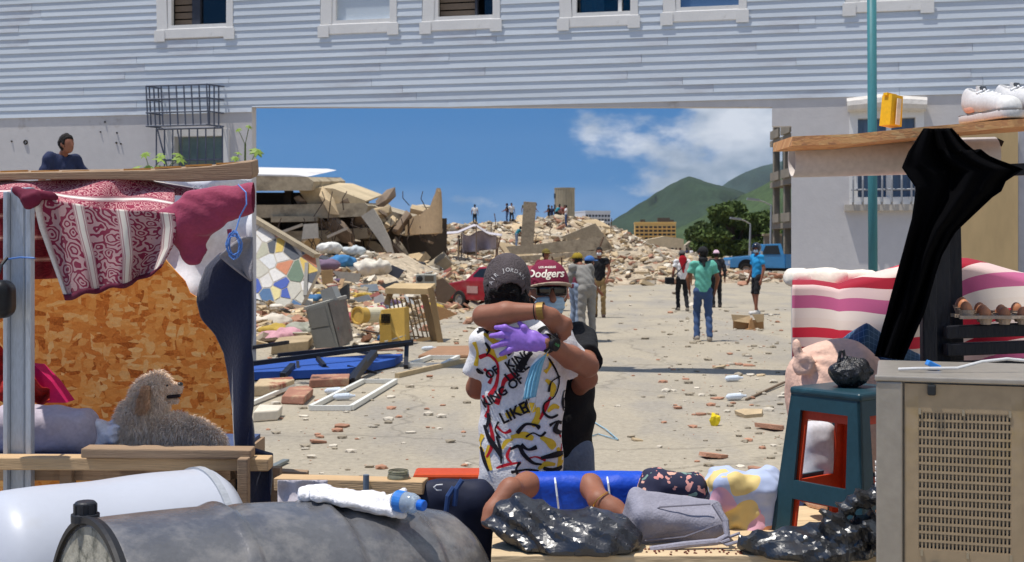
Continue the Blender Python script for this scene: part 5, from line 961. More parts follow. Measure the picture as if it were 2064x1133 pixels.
MB().lathe([(.002, 0), (.033, .004), (.036, .02), (.034, .03), (.036, .04), (.036, .075), (.03, .093), (.016, .105)], a, ax, 24).put('body', mat('pet_clear', (206, 222, 236), .12, .06, 8, trans=.6, spec=.6), bt, smooth=True); MB().lathe([(.017, .103), (.019, .105), (.019, .125), (.017, .128), (.001, .128)], a, ax, 20).put('cap', mat('cap_blue', (30, 104, 206), .4), bt); MB().lathe([(.0365, .012), (.0372, .014), (.0372, .044), (.0365, .046)], a, ax, 24).put('label_band', mat('label_blue', (60, 130, 214), .4, .3, 20), bt)
# things behind the drum
wb = thing('timber_bench', 'rough timber beam bench behind the black drum', 'bench', P(750, 0, 5.05).xy.to_3d()); bevel(MB().beam(P(560, 972, 5.1), P(858, 980, 5.0), .1, .052).put('beam', woodp, wb), .004)
for x in (600, 820): MB().box((P(x, 0, 5.07).x, 5.07, .33), (.06, .06, .62)).put('leg', woodg, wb)
MB().tube([(P(738, 0, 4.97).x, 4.97, 0), (P(738, 0, 4.97).x, 4.97, P(0, 957, 4.97).z)], .0125, 12).put('grey_pipe', mat('grey_pvc', (104, 116, 130), .5), label='thin grey plastic pipe standing in front of the timber beam', cat='pipe')
jr = thing('glass_jar', 'glass jar with ribbed neck standing on the timber beam', 'jar', P(803, 968, 5.03)); z0 = P(803, 967, 5.03); MB().lathe([(.002, 0), (.038, .002), (.044, .01), (.046, .03), (.042, .045)], z0-Vector((0, 0, .02)), n=20).put('glass', mat('jar_glass', (120, 118, 96), .1, .2, 8, spec=.7), jr, smooth=True)
for k in range(3): MB().lathe([(.04, .04+k*.006), (.043, .042+k*.006), (.04, .045+k*.006)], z0-Vector((0, 0, .018)), n=20).put('neck_ring', _m['jar_glass'], jr)
def wrap(u, v): return P(lerp(560, 660, u), lerp(968, 1040, v), 4.95+.02*math.sin(u*11)+.02*math.sin(v*5))
sheet('plastic_wrap', wrap, 14, 8, mat('milky_plastic', (196, 188, 192), .4, .1, 8, .4, 20), None, .003, label='milky plastic sheet hanging below the timber beam', cat='plastic')
boxpx('orange_crate', 832, 956, 974, 1250, 5.17, .16, mat('orange_plastic', (196, 74, 30), .5, .08, 4), bw=.012, label='orange plastic crate standing behind the navy backpack', cat='crate')
nb = thing('navy_backpack', 'dark navy backpack with blue straps beside the black drum', 'backpack', P(920, 0, 5.0).xy.to_3d())
softbox('bag_body', '', '', (P(918, 0, 5.0).x, 5.04, .355), (.16, .08, .36), .08, .014, mat('navy_nylon', (24, 30, 52), .7, .15, 8), 4, .014, 8, None, nb)
for (x, y) in ((905, 1000), (922, 985)): MB().tube([P(x+10, y-18, 4.90), P(x-2, y, 4.895), P(x-6, y+34, 4.90)], .011, 6).put('strap', mat('strap_blue', (46, 72, 120), .8), nb)
MB().tube([P(892, 977, 4.9), P(880, 978, 4.895), P(874, 982, 4.895), P(880, 988, 4.895), P(890, 988, 4.9)], .003, 5).put('white_cord', mat('white_cord', (220, 220, 220)), nb)
# ================================================================ TABLE OF BAGS
tb = thing('plank_table', 'rough plank table carrying the bags and the stool', 'table', (.75, 4.5, 0)); TZ = .62
for k in range(6): bevel(MB().box((.76, 4.22+.135*k, TZ-.02-.001*(k % 2)), (1.66, .13, .04)).put('plank', mat('table_plank', (206, 182, 146), .85, .12, 3, .3, 30, stretch=(.4, 3, 3), spots=((166, 140, 108), .58, .74, 4)), tb), .004)
for x in (.0, 1.5):
    for y in (4.25, 4.85): MB().box((x, y, (TZ-.045)/2), (.06, .06, TZ-.045)).put('leg', woodg, tb)
cr_ = random.Random(2); cb = MB()
for k in range(46): x, y = cr_.uniform(.45, .8), cr_.uniform(4.16, 4.24); cb.add([Vector(v)*.004*cr_.uniform(.6, 1.6)+Vector((x, y, TZ+.002)) for v in SH[k % 5][0]], SH[k % 5][1])
cb.put('crumbs', mat('crumb', (112, 58, 44)), kind='stuff', label='brown crumbs scattered on the table planks', cat='crumbs')
plast = mat('black_bin_liner', (30, 32, 40), .36, .2, 6, .12, 26, spec=.9, stretch=(1, 1, 2.2))
def binbag(p):
    ds = [ell(p, P(1165, 1095, 4.28), (.24, .19, .13)), ell(p, P(1052, 1050, 4.3), (.12, .12, .11)), cone(p, P(985, 1062, 4.3), P(1050, 1018, 4.3), .03, .05), cone(p, P(1040, 1010, 4.3), P(1130, 1052, 4.28), .03, .04), cone(p, P(960, 1045, 4.26), P(1030, 1090, 4.22), .014, .03)]
    d = usm(ds, .05); r = np.abs(fbm(p*np.array((1, 1, 1.8), np.float32), 9, 3, 4)); w1 = np.abs(np.sin(p[:, 0]*16+p[:, 2]*34+9*fbm(p, 3, 2))); w2 = np.abs(np.sin(p[:, 0]*30-p[:, 2]*22+8*fbm(p, 3, 2, 9))); return np.maximum(d+.02*fbm(p, 6, 3)+.016*w1+.008*w2+.015*r, TZ+.003-p[:, 2])
q = P(1140, 1070, 4.3); blob('black_bin_bag', binbag, q-Vector((.4, .26, .16)), q+Vector((.34, .26, .19)), .0125, plast, label='big wrinkled black plastic bin bag slumped beside the drum', cat='bag')
gbm = mat('grey_canvas', (146, 144, 156), .9, .07, 5, .25, 120)
gk = thing('grey_backpack', 'soft grey canvas backpack lying on the plank table', 'backpack', P(1360, 1100, 4.4))
Rk = rotm(.5, .15, .15); softbox('bag_body', '', '', P(1360, 1052, 4.40), (.18, .085, .085), .045, .008, gbm, 5, .012, 7, Rk, gk)
MB().tube([P(1276, 1052, 4.33), P(1330, 1022, 4.315), P(1432, 1016, 4.32)], .003, 5).put('seam', mat('seam_grey', (118, 116, 128)), gk)
MB().tube([P(1300, 1090, 4.30), P(1380, 1082, 4.30), P(1440, 1060, 4.31)], .003, 5).put('seam', _m['seam_grey'], gk)
MB().tube([P(1440, 1015, 4.3), P(1462, 1050, 4.27), P(1466, 1080, 4.25), P(1445, 1092, 4.25), P(1380, 1098, 4.24), P(1310, 1108, 4.24)], .012, 8).put('strap', gbm, gk); MB().tube([P(1466, 1084, 4.25), P(1490, 1075, 4.24), P(1494, 1090, 4.22), P(1466, 1098, 4.22), P(1452, 1094, 4.22), P(1470, 1088, 4.23)], .006, 6).put('strap_loop', gbm, gk)
def spotm(name, base, cols, sc, thr):
    m, t, b = nodes(name); _m[name] = m; co = t.nodes.new('ShaderNodeTexCoord'); v = t.nodes.new('ShaderNodeTexVoronoi'); v.inputs['Scale'].default_value = sc; n = t.nodes.new('ShaderNodeTexNoise'); n.inputs['Scale'].default_value = sc*.7; t.links.new(co.outputs['Object'], n.inputs['Vector'])
    mx = t.nodes.new('ShaderNodeMixRGB'); mx.inputs[0].default_value = .12; t.links.new(co.outputs['Object'], mx.inputs[1]); t.links.new(n.outputs['Color'], mx.inputs[2]); t.links.new(mx.outputs[0], v.inputs['Vector']); s = t.nodes.new('ShaderNodeSeparateXYZ'); t.links.new(v.outputs['Color'], s.inputs[0])
    c = ramp(t, s.outputs[0], [(i/len(cols), k) for i, k in enumerate(cols)]); m2 = t.nodes.new('ShaderNodeMixRGB'); m2.inputs[1].default_value = RGB(*base); t.links.new(mth(t, 'LESS_THAN', v.outputs['Distance'], thr), m2.inputs[0]); t.links.new(c, m2.inputs[2]); t.links.new(m2.outputs[0], b.inputs['Base Color']); b.inputs['Roughness'].default_value = .85; return m
flor = spotm('floral_navy', (34, 36, 62), [(214, 150, 140), (220, 170, 150), (120, 150, 140), (206, 130, 124)], 26, .36)
past = spotm('pastel_blobs', (176, 188, 216), [(224, 158, 116), (222, 196, 128), (220, 168, 186), (226, 208, 186)], 7.5, .52)
blob('floral_scarf', lambda p: np.maximum(usm([cone(p, P(1280, 1040, 4.56), P(1330, 985, 4.6), .05, .075), cone(p, P(1330, 985, 4.6), P(1395, 985, 4.6), .065, .06)], .05)+fbm(p, 12, 3)*.02, TZ+.002-p[:, 2]), P(1340, 1000, 4.58)-Vector((.24, .16, .16)), P(1340, 1000, 4.58)+Vector((.22, .16, .14)), .007, flor, label='navy scarf printed with peach flowers behind the grey backpack', cat='scarf')
softbox('pastel_pillow', 'pillow with large pastel orange and pink shapes beside the stool', 'pillow', P(1500, 1012, 4.62), (.14, .1, .118), .05, .007, past, 6, .03, 9)
bb = thing('blue_bag', 'big royal blue fabric bag with white piping on the table', 'bag', P(1180, 1030, 4.7)); softbox('bag_body', '', '', (P(1175, 0, 4.72).x, 4.74, .705), (.27, .07, .088), .05, .009, mat('royal_nylon', (22, 74, 190), .55, .1, 5, .2, 40), 7, .008, 7, None, bb)
for x in (1120, 1226): MB().tube([P(x-2, 962, 4.70), P(x, 975, 4.655), P(x+3, 1000, 4.645), P(x+6, 1025, 4.65)], .004, 6).put('piping', mat('piping_white', (216, 222, 230)), bb)
# ================================================================ STOOL, BUNDLES AND CABINET
def stool(name, label, c, z0, h, wt, wb_, m, rz):
    t = thing(name, label, 'stool', (c[0], c[1], z0), rz)
    def pt(s, u, v):    # side s, u -1..1 across, v 0 top .. 1 bottom
        w = lerp(wt, wb_, v)/2; p = Vector((u*w, -w, h*(1-v))); p.rotate(Euler((0, 0, s*math.pi/2))); return p
    for s in range(4):
        nrm = Vector((0, .012, 0)); nrm.rotate(Euler((0, 0, s*math.pi/2)))
        for quad, n_ in (([(-1, .0), (1, .0), (.66, .12), (-.66, .12)], 'apron'), ([(-1, 0), (-.66, .12), (-.6, 1), (-1, 1)], 'leg'), ([(.66, .12), (1, 0), (1, 1), (.6, 1)], 'leg'), ([(-.63, .62), (.63, .62), (.62, .75), (-.62, .75)], 'crossbar')):
            put(n_, *(lambda q: (q.v, q.f))(MB().prism([pt(s, *k) for k in quad], nrm)), m, t, local=True)
    bevel(put('seat', *boxvf((0, 0, h+.006), (wt+.012, wt+.012, .03)), m, t, local=True), .012, 3); return t
stool('teal_stool', 'dark teal plastic stool holding a knotted black bag', (P(1712, 0, 4.52).x, 4.5), TZ, .505, .30, .40, mat('teal_plastic', (34, 64, 74), .4, .15, 4, spots=((58, 96, 104), .6, .72, 6)), math.radians(38))
stool('orange_stool', 'orange plastic stool nested inside the teal stool', (P(1712, 0, 4.52).x, 4.5), TZ+.002, .465, .265, .365, mat('orange_red_plastic', (190, 62, 30), .45, .12, 4), math.radians(38))
bin2 = mat('thin_black_bag', (22, 22, 26), .3, .2, 10, .8, 50, spec=.6)
q = P(1714, 775, 4.5)
def kb(p): a = np.arctan2(p[:, 1]-q.y, p[:, 0]-q.x); return usm([ell(p, (q.x+.005, q.y, 1.20), (.075, .065, .052)), cone(p, P(1698, 752, 4.5), P(1706, 765, 4.5), .026, .03), cone(p, P(1684, 745, 4.48), P(1694, 755, 4.48), .018, .02)], .02)+.0016*np.sin(a*17+8*fbm(p, 9, 2))+fbm(p, 14, 3)*.03
kn = blob('knotted_black_bag', kb, (q.x-.12, q.y-.11, 1.138), (q.x+.12, q.y+.11, 1.30), .0045, bin2, label='small black plastic bag knotted at the top sitting on the stool', cat='bag')
MB().tube([P(1698, 750, 4.5), P(1690, 730, 4.5), P(1694, 708, 4.5), P(1700, 706, 4.5), P(1703, 725, 4.5), P(1702, 748, 4.5)], .006, 6).put('handle_loop', bin2, kn)
pem = mat('peach_cotton', (222, 184, 164), .9, .08, 4, .25, 60)
def peach(p):
    k = P(1620, 722, 4.86); d = usm([ell(p, P(1700, 790, 5.0), (.19, .17, .21)), ell(p, P(1652, 820, 4.96), (.09, .14, .24)), ell(p, P(1624, 800, 5.04), (.07, .1, .17)), cone(p, P(1704, 900, 5.0), P(1704, 1000, 5.0), .18, .18)], .08); q_ = p-np.array(k, np.float32); a = np.arctan2(q_[:, 2], q_[:, 0]); r = np.sqrt((q_**2).sum(1))
    return np.maximum(smin(d+.007*np.sin(a*13)*np.exp(-r*6)+fbm(p, 6, 3)*.022, usm([ell(p, k, (.03, .03, .022)), ell(p, P(1606, 702, 4.87), (.022, .03, .04)), ell(p, P(1630, 742, 4.85), (.02, .02, .034), rotm(0, .5, 0)), ell(p, P(1608, 742, 4.86), (.018, .02, .034), rotm(0, -.4, 0))], .02)+fbm(p, 26, 2)*.012, .02), TZ-p[:, 2])
q2 = P(1680, 850, 5.0); blob('peach_bundle', peach, (P(1570, 0, 4.9).x, 4.74, .60), (q2.x+.26, 5.25, 1.36), .0105, pem, label='peach cotton bundle tied with a knot behind the stool', cat='bundle')
softbox('grey_white_bundle', 'white cloth bundle seen through the hole of the stool', 'bundle', P(1650, 915, 4.72), (.06, .05, .13), .04, .009, mat('white_cotton', (206, 204, 208), .9), 3, .012, 9)
def cover(u, v):
    px = lerp(1597, 2130, u); yt = np.interp(px, [1597, 1640, 1690, 1740, 1815, 1880, 1950, 2060, 2130], [562, 566, 578, 558, 530, 523, 526, 546, 560]); 
    y = lerp(yt, 770, max(0, (v-.25)/.75)); dd = 5.35+.5*max(0, 1-v/.3)-.1*math.sin(v*2.6); 
    if v < .25: y = yt+4*(1-v/.25)**2
    fold = .05*math.sin((px-1597)/62+v*2.4)+.035*math.sin((px-1597)/33-v*3); return P(px, y+(6*math.sin(px/40)*(1-v)), dd+fold)
def coveruv(u, v): return (u, v*.95-.28*max(0, u-.15)*math.exp(-((u-.35)/.25)**2)*1.6+.35*max(0, u-.55))
V = []; uv = []; nu, nv = 90, 50
for i in range(nu+1):
    for j in range(nv+1): V.append(cover(i/nu, j/nv)); uv.append(coveruv(i/nu, j/nv))
o = put('striped_cover', V, [(i*(nv+1)+j, (i+1)*(nv+1)+j, (i+1)*(nv+1)+j+1, i*(nv+1)+j+1) for i in range(nu) for j in range(nv)], strm, smooth=True, uv=uv, label='red pink and cream striped cover draped over the bedding heap', cat='cover'); solid(o, .006)
softbox('bedding_heap', 'heap of pale bedding under the striped cover', 'bedding', (P(1895, 0, 5.7).x, 5.86, .62), (.56, .34, .60), .14, .035, mat('bed_cotton', (214, 206, 196)), 2, .02, 4)
wcu = mat('cream_pad', (232, 222, 206), .9, .04, 4, .2, 20)
for i, (x, w_, l) in enumerate(((1612, .06, 'small cream pad at the left end of the bedding'), (1660, .1, 'cream pad lying on the bedding beside the striped cover'), (1722, .09, 'cream pad tucked under the rising striped cover'))): softbox('cream_pad', l, 'pad', P(x, 560, 5.75), (w_, .1, .04), .035, .01, wcu, i, .008)
def plaid(u, v): px = lerp(1694, 1872, u); y0 = np.interp(u, [0, .3, .6, 1], [684, 652, 690, 725]); return P(px, lerp(y0, 758, v), 5.12-.06*math.sin(v*3)+.03*math.sin(u*15+v*4))
sheet('plaid_cloth', plaid, 34, 16, plaidm, None, .01, 1.6, 1, label='blue plaid cloth crumpled under the black fabric', cat='cloth')
# black timber frame
bw_ = mat('black_timber', (26, 27, 34), .55, .25, 4, .3, 30, stretch=(2, 2, .4), spots=((58, 54, 52), .66, .74, 14))
bf = thing('black_timber_frame', 'black painted timber chair-like frame with posts and rails', 'frame', P(1960, 0, 4.75).xy.to_3d())
def bp(n_, x0, y0, x1, y1, w_, d, dep=.045): bevel(MB().beam(P(x0, y0, d), P(x1, y1, d), w_/F*d, dep, (0, 1, 0)).put(n_, bw_, bf), .004)
bp('post', 1870, 553, 1878, 1330, 28, 4.60); bp('post', 1893, 430, 1905, 1310, 33, 4.66); bp('post', 1912, 258, 1936, 1320, 34, 4.78)
for y, h in ((667, 26), (702, 25), (738, 24)): bp('rail', 1905, y+3, 2140, y-6, h, 4.60)
bp('rail', 1985, 345, 2140, 338, 24, 4.80); bp('post', 2130, 250, 2130, 1300, 34, 4.76)
def blackf(u, v):
    xl = np.interp(v, [0, .10, .17, .26, .4, .55, .8, 1], [1862, 1832, 1818, 1846, 1838, 1820, 1788, 1764]); xr = np.interp(v, [0, .06, .14, .2, .30, .45, .55, .8, 1], [1918, 1945, 1992, 2062, 2000, 1925, 1898, 1862, 1820]); y = lerp(259, 718, v)+np.interp(v, [0, .16, .3, 1], [0, 6, 0, 8])*u-(14*u if .1 < v < .26 else 0)
    return P(lerp(xl, xr, u), y, 4.56-.05*math.sin(v*3.1)-.035*math.sin(u*11+v*3)+.02*math.sin(u*23-v*5))
sheet('black_fabric', blackf, 44, 70, mat('black_jersey', (9, 9, 11), 1, .1, 6, .05, 120, spec=.02), None, .005, label='black stretchy fabric draped from the board over the timber frame', cat='fabric')
# board, pipe, carton and shoes
V = [P(1597, 275, 4.62), P(1720, 270, 4.62), P(1860, 256, 4.62), P(2010, 243, 4.62), P(2150, 234, 4.62), P(2150, 249, 4.62), P(2010, 259, 4.62), P(1860, 275, 4.62), P(1720, 290, 4.62), P(1597, 294, 4.62)]
n = len(V); V += [v+Vector((0, .34, .004)) for v in V]; o = put('shelf_board', V, [tuple(range(n))[::-1], tuple(range(n, 2*n))]+[(i, (i+1) % n, n+(i+1) % n, n+i) for i in range(n)], osbw, uv=[(v.x, v.z*2+v.y) for v in V], label='raised strand board shelf carrying shoes and a yellow carton', cat='shelf')
a, b_ = P(1596, 322, 5.0), P(2004, 312, 5.0); ax = b_-a; r = .072; pr = [(r-.006, 0), (r, 0), (r, ax.length), (r-.006, ax.length), (r-.006, .002)]
o = MB().lathe(pr[:4], a, ax, 32).put('plastic_pipe', mat('cream_pvc', (214, 204, 196), .45, .06, 3, spots=((160, 148, 136), .6, .76, 5)), label='thick cream plastic pipe with a broken end under the shelf board', cat='pipe', smooth=True)
MB().add([b_+Vector((.0, -.03, .066)), b_+Vector((.02, -.05, .05)), b_+Vector((.022, -.02, .03)), b_+Vector((0, .0, .06))], [(0, 1, 2, 3)]).put('broken_lip', mat('dark_lip', (70, 62, 56)), o); MB().lathe([(.001, 0), (r-.008, 0)], b_-ax.normalized()*.02, ax, 24).put('dark_bore', mat('pipe_bore', (60, 54, 48)), o)
yc = thing('yellow_carton', 'crumpled yellow drink carton standing on the shelf board', 'carton', P(1800, 258, 4.75)); cc = P(1797, 224, 4.75); put('body', *(lambda q: (q.v, q.f))(MB().box(cc, (.062, .055, .118), (0, .1, .5), .92)), mat('carton_yellow', (232, 180, 30), .5, .06, 6), yc); put('torn_face', *(lambda q: (q.v, q.f))(MB().box(cc+Vector((.016, -.034, -.006)), (.02, .004, .1), (0, .1, .5))), mat('carton_white', (226, 210, 186), .8, .3, 20), yc); put('top_fold', *(lambda q: (q.v, q.f))(MB().box(cc+Vector((-.006, 0, .062)), (.05, .02, .01), (0, .1, .5))), _m['carton_yellow'], yc)
def shoe(label, px, d, zb, rz):
    t = thing('sneaker', label, 'shoe', (P(px, 0, d).x, d, zb), rz); wm_ = mat('sneaker_white', (204, 202, 200), .6, .04, 8); pk = mat('sneaker_pink', (226, 178, 158), .6)
    blob('sole', lambda p: np.maximum(usm([cone(p, (0, -.1, .018), (0, .12, .02), .052, .042)], .01), np.abs(p[:, 2]-.016)-.016), (-.08, -.18, -.01), (.08, .19, .045), .005, wm_, t, local=True)
    up = lambda p: np.maximum(usm([cone(p, (0, -.095, .04), (0, .0, .06), .045, .045), cone(p, (0, 0, .06), (0, .1, .075), .046, .042), cone(p, (0, .075, .07), (0, .1, .11), .042, .038)], .03), .033-p[:, 2])
    blob('upper', lambda p: np.maximum(up(p), -cone(p, (0, .085, .12), (0, .1, .2), .029, .034)), (-.08, -.18, .0), (.08, .19, .16), .005, wm_, t, local=True)
    blob('sole_stripe', lambda p: np.maximum(cone(p, (0, -.1, .02), (0, .12, .022), .0535, .0435), np.abs(p[:, 2]-.03)-.0028), (-.08, -.18, .015), (.08, .19, .045), .004, mat('sole_grey', (120, 116, 114)), t, local=True); blob('toe_cap', lambda p: np.maximum(cone(p, (0, -.095, .04), (0, .0, .06), .0468, .0468), np.maximum(p[:, 1]+.075, .034-p[:, 2])), (-.08, -.18, .02), (.08, -.05, .12), .004, mat('toe_white', (222, 220, 216), .5), t, local=True)
    put('tongue', *(lambda q: (q.v, q.f))(MB().box((0, .045, .112), (.05, .012, .06), (-.5, 0, 0), .8)), wm_, t, local=True); put('tongue_label', *(lambda q: (q.v, q.f))(MB().box((0, .046, .128), (.024, .014, .018), (-.5, 0, 0))), mat('label_grey', (70, 74, 80)), t, local=True)
    for k in range(5): y = -.045+k*.022; put('lace', *(lambda q: (q.v, q.f))(MB().tube([(-.03, y+.004, .078+k*.008), (0, y-.006, .098+k*.007), (.03, y+.004, .078+k*.008)], .0045, 6)), mat('lace_white', (236, 236, 236)), t, local=True)
    for s in (-1, 1): blob('side_patch', lambda p, s=s: ell(p, (s*.036, .07, .055), (.0125, .04, .022)), (s*.036-.03, 0, .02), (s*.036+.03, .13, .1), .005, pk, t, local=True)
shoe('white sneaker on the shelf board nearer the yellow carton', 1998, 4.76, P(0, 243, 4.76).z-.002, math.radians(20)); shoe('white sneaker on the shelf board farther from the yellow carton', 2068, 4.76, P(0, 236, 4.76).z-.002, math.radians(24))
# egg tray and eggs
tr = thing('egg_tray', 'grey cardboard egg tray resting on the black timber rails', 'egg tray', P(1990, 652, 4.62)); trm = mat('pulp_card', (178, 158, 138), .95, .12, 10, .5, 60); tz = P(0, 653, 4.6).z; egm = mat('brown_egg', (188, 124, 86), .5, .12, 12, rnd=.14)
em = None
for i in range(6):
    for j in range(3):
        x = P(1942+i*38, 0, 4.6).x+.01*j; y = 4.57+.055*j; zz = tz+.006*j+(.02 if i == 0 else 0)
        MB().lathe([(.014, 0), (.018, .0), (.03, .034), (.027, .034), (.012, .004)], (x, y, zz), n=10).put('cup', trm, tr)
        if (i+j) % 5 != 4 and i < 5:
            if em is None: em = MB().lathe([(.001, -.029), (.012, -.026), (.019, -.016), (.0215, -.004), (.0205, .008), (.0165, .019), (.009, .027), (.001, .030)], (0, 0, 0), n=16); em = meshdata('egg', em.v, em.f, egm, True)
            e = bpy.data.objects.new('egg', em); C.objects.link(e); e.location = (x, y, zz+.036); e.rotation_euler = (.1*j, .1*(i-2), i+j); tag(e, 'brown hen egg sitting in the grey cardboard tray', 'egg', 'eggs in the tray')
for j in range(2): MB().beam((P(1925, 0, 4.6).x, 4.598+.055*j, tz+.03), (P(2135, 0, 4.6).x, 4.598+.055*j, tz+.03), .012, .012).put('ridge', trm, tr)
MB().beam((P(1922, 0, 4.6).x, 4.54, tz+.028), (P(2135, 0, 4.6).x, 4.54, tz+.028), .01, .012).put('rim', trm, tr)
# steel cabinet
def cabinet():
    d = 3.5; st = mat('brushed_steel', (166, 158, 146), .4, .08, 2, .05, 80, metal=.45, spots=((150, 142, 128), .55, .75, 3)); t = thing('steel_cabinet', 'stainless steel air cooler cabinet with a slotted front panel', 'cabinet', (P(1766, 0, d).x, d, 0))
    x0, x1 = P(1766, 0, d).x, P(2110, 0, d).x; z1 = P(0, 758, d).z; bevel(MB().box(((x0+x1)/2, d+.28, z1/2), (x1-x0, .5, z1)).put('body', st, t), .006)
    bevel(boxpx('corner_trim', 1766, 768, 1817, 1600, d+.0, .028, st, t), .005); boxpx('top_trim', 1764, 757, 2112, 768, d-.004, .034, st, t, .004); boxpx('right_trim', 2046, 769, 2112, 1600, d, .028, st, t, .004)
    X = lambda p: P(p, 0, d).x; Z = lambda p: P(0, p, d).z; yf = d+.008; sp = mat('stained_steel', (170, 150, 122), .42, .08, 2, metal=.35, spots=((168, 142, 84), .52, .7, 2.2))
    for n_, (a, b_, c, e) in (('door_panel', (1819, 771, 1845, 1600)), ('door_panel', (2018, 771, 2044, 1600)), ('door_panel', (1845, 771, 2018, 826)), ('door_panel', (1845, 1101, 2018, 1600))): boxpx(n_, a, b_, c, e, yf, .012, sp, t)
    boxpx('filter', 1843, 824, 2020, 1103, yf+.03, .01, mat('filter_mesh', (150, 122, 62), .9, .3, 40, .4, 90), t)
    rows, colsn = 16, 24; g1, g2 = MB(), MB()
    for i in range(rows+1): z = lerp(826, 1101, i/rows); a, b_ = P(1845, z-2.3, yf), P(2018, z+2.3, yf); g1.box(((a.x+b_.x)/2, yf+.006, (a.z+b_.z)/2), (b_.x-a.x, .0105, a.z-b_.z))
    for i in range(colsn+1): x = lerp(1845, 2018, i/colsn); a, b_ = P(x-1.7, 826, yf), P(x+1.7, 1101, yf); g2.box(((a.x+b_.x)/2, yf+.006, (a.z+b_.z)/2), (b_.x-a.x, .009, a.z-b_.z))
    g1.put('slot_bars', sp, t, kind='stuff'); g2.put('slot_mullions', sp, t, kind='stuff')
    for (x, y) in ((1848, 822), (1930, 822), (2016, 822), (1852, 1104), (1938, 1104), (2018, 1104)): boxpx('clip', x-2, y-2, x+3, y+10, yf-.004, .0038, mat('clip_bright', (170, 160, 140), .3, metal=.6), t)
    boxpx('latch', 1866, 773, 1882, 794, d-.008, .016, mat('latch_black', (40, 42, 44), .5), t, .004); boxpx('latch', 1872, 1128, 1890, 1150, d-.008, .016, mat('latch_black', (40, 42, 44), .5), t, .004)
    for k in range(5): boxpx('side_vent', 1759.5, 932+k*11, 1765.5, 937+k*11, d+.02, .03, mat('vent_white', (214, 212, 208)), t)
cabinet(); C.objects['steel_cabinet'].rotation_euler = (0, 0, math.radians(-17))
zc = P(0, 757, 3.5).z+.006
MB().tube([(P(1815, 0, 3.6).x, 3.62, zc), (P(1850, 0, 3.6).x, 3.60, zc+.004), (P(1930, 0, 3.6).x, 3.6, zc+.005), (P(1980, 0, 3.6).x, 3.6, zc+.024), (P(2030, 0, 3.6).x, 3.6, zc+.032), (P(2110, 0, 3.6).x, 3.62, zc+.02)], .0045, 8).put('power_cable', mat('white_cable', (206, 206, 204), .4), label='white power cable arching over the steel cabinet top', cat='cable')
bevel(MB().box((P(1890, 0, 3.62).x, 3.66, zc+.008), (.04, .03, .016), (0, .45, 0)).put('blue_lighter', mat('blue_plastic', (60, 140, 220), .3), label='small blue plastic piece lying on the steel cabinet', cat='lighter'), .003)
# second bin bag, torn and crumpled
def bag2(p):
    ds = [cone(p, P(1500, 1095, 4.18), P(1640, 1092, 4.2), .03, .05), cone(p, P(1590, 1082, 4.2), P(1760, 1070, 4.12), .045, .06), cone(p, P(1660, 1030, 4.1), P(1700, 1080, 4.1), .02, .05), cone(p, P(1700, 1022, 4.12), P(1760, 1000, 4.1), .03, .04), ell(p, P(1650, 1110, 4.15), (.2, .12, .06))]
    r = np.abs(fbm(p, 11, 3, 8)); w1 = np.abs(np.sin(p[:, 0]*26+p[:, 2]*38+10*fbm(p, 4, 2))); w2 = np.abs(np.sin(p[:, 0]*34-p[:, 2]*40+9*fbm(p, 4, 2, 9))); return np.maximum(usm(ds, .03)+.018*r-.018+.018*w1+.013*w2+.02*fbm(p, 6, 2), TZ+.003-p[:, 2])
q = P(1640, 1070, 4.16); blob('torn_bin_bag', bag2, q-Vector((.32, .2, .1)), q+Vector((.27, .2, .18)), .0125, mat('black_bin_liner2', (34, 36, 40), .34, .3, 8, .1, 24, spec=.9), label='torn crumpled black plastic bag heaped in front of the stool', cat='bag')
boxpx('tan_sheet', 1932, 262, 2052, 1015, 8.0, .06, mat('tan_sheet', (196, 168, 122), .8, .06, 1, stretch=(1, 1, .3)), label='tall tan sheet panel standing behind the black timber frame', cat='panel')
boxpx('grey_sheet', 2053, 258, 2160, 1015, 8.05, .06, mat('grey_sheet', (176, 176, 182), .8, .05, 1), label='tall pale grey sheet panel beside the tan one', cat='panel')

for n_ in ('black_bin_bag', 'torn_bin_bag'):
    me = C.objects[n_].data; me.polygons.foreach_set('use_smooth', np.zeros(len(me.polygons), dtype=bool))
# ================================================================ PEOPLE
def skinm(name, col): 
    m = mat(name, col, .55, .08, 12, .08, 300, fine=.03, spec=.35); b = m.node_tree.nodes['Principled BSDF']; b.inputs['Subsurface Weight'].default_value = .08; b.inputs['Subsurface Radius'].default_value = (.01, .004, .002); return m
skA, skB = skinm('skin_tan', (146, 96, 74)), skinm('skin_brown', (132, 82, 60))
def cl(name, col, **k): return mat('cloth_'+name, col, .9, .1, 5, .25, 90, **k)
J0 = dict(head=(0, .02, 1.60), neck=(0, 0, 1.46), chest=(0, 0, 1.27), waist=(0, 0, 1.06), pelvis=(0, 0, .95), sL=(-.175, 0, 1.40), eL=(-.25, -.03, 1.13), wL=(-.27, .05, .88), pL=(-.085, 0, .92), kL=(-.1, .03, .5), aL=(-.1, -.03, .09), tL=(-.12, .12, .035))
for k in list(J0):
    if k.endswith('L'): v = J0[k]; J0[k[:-1]+'R'] = (-v[0], v[1], v[2])
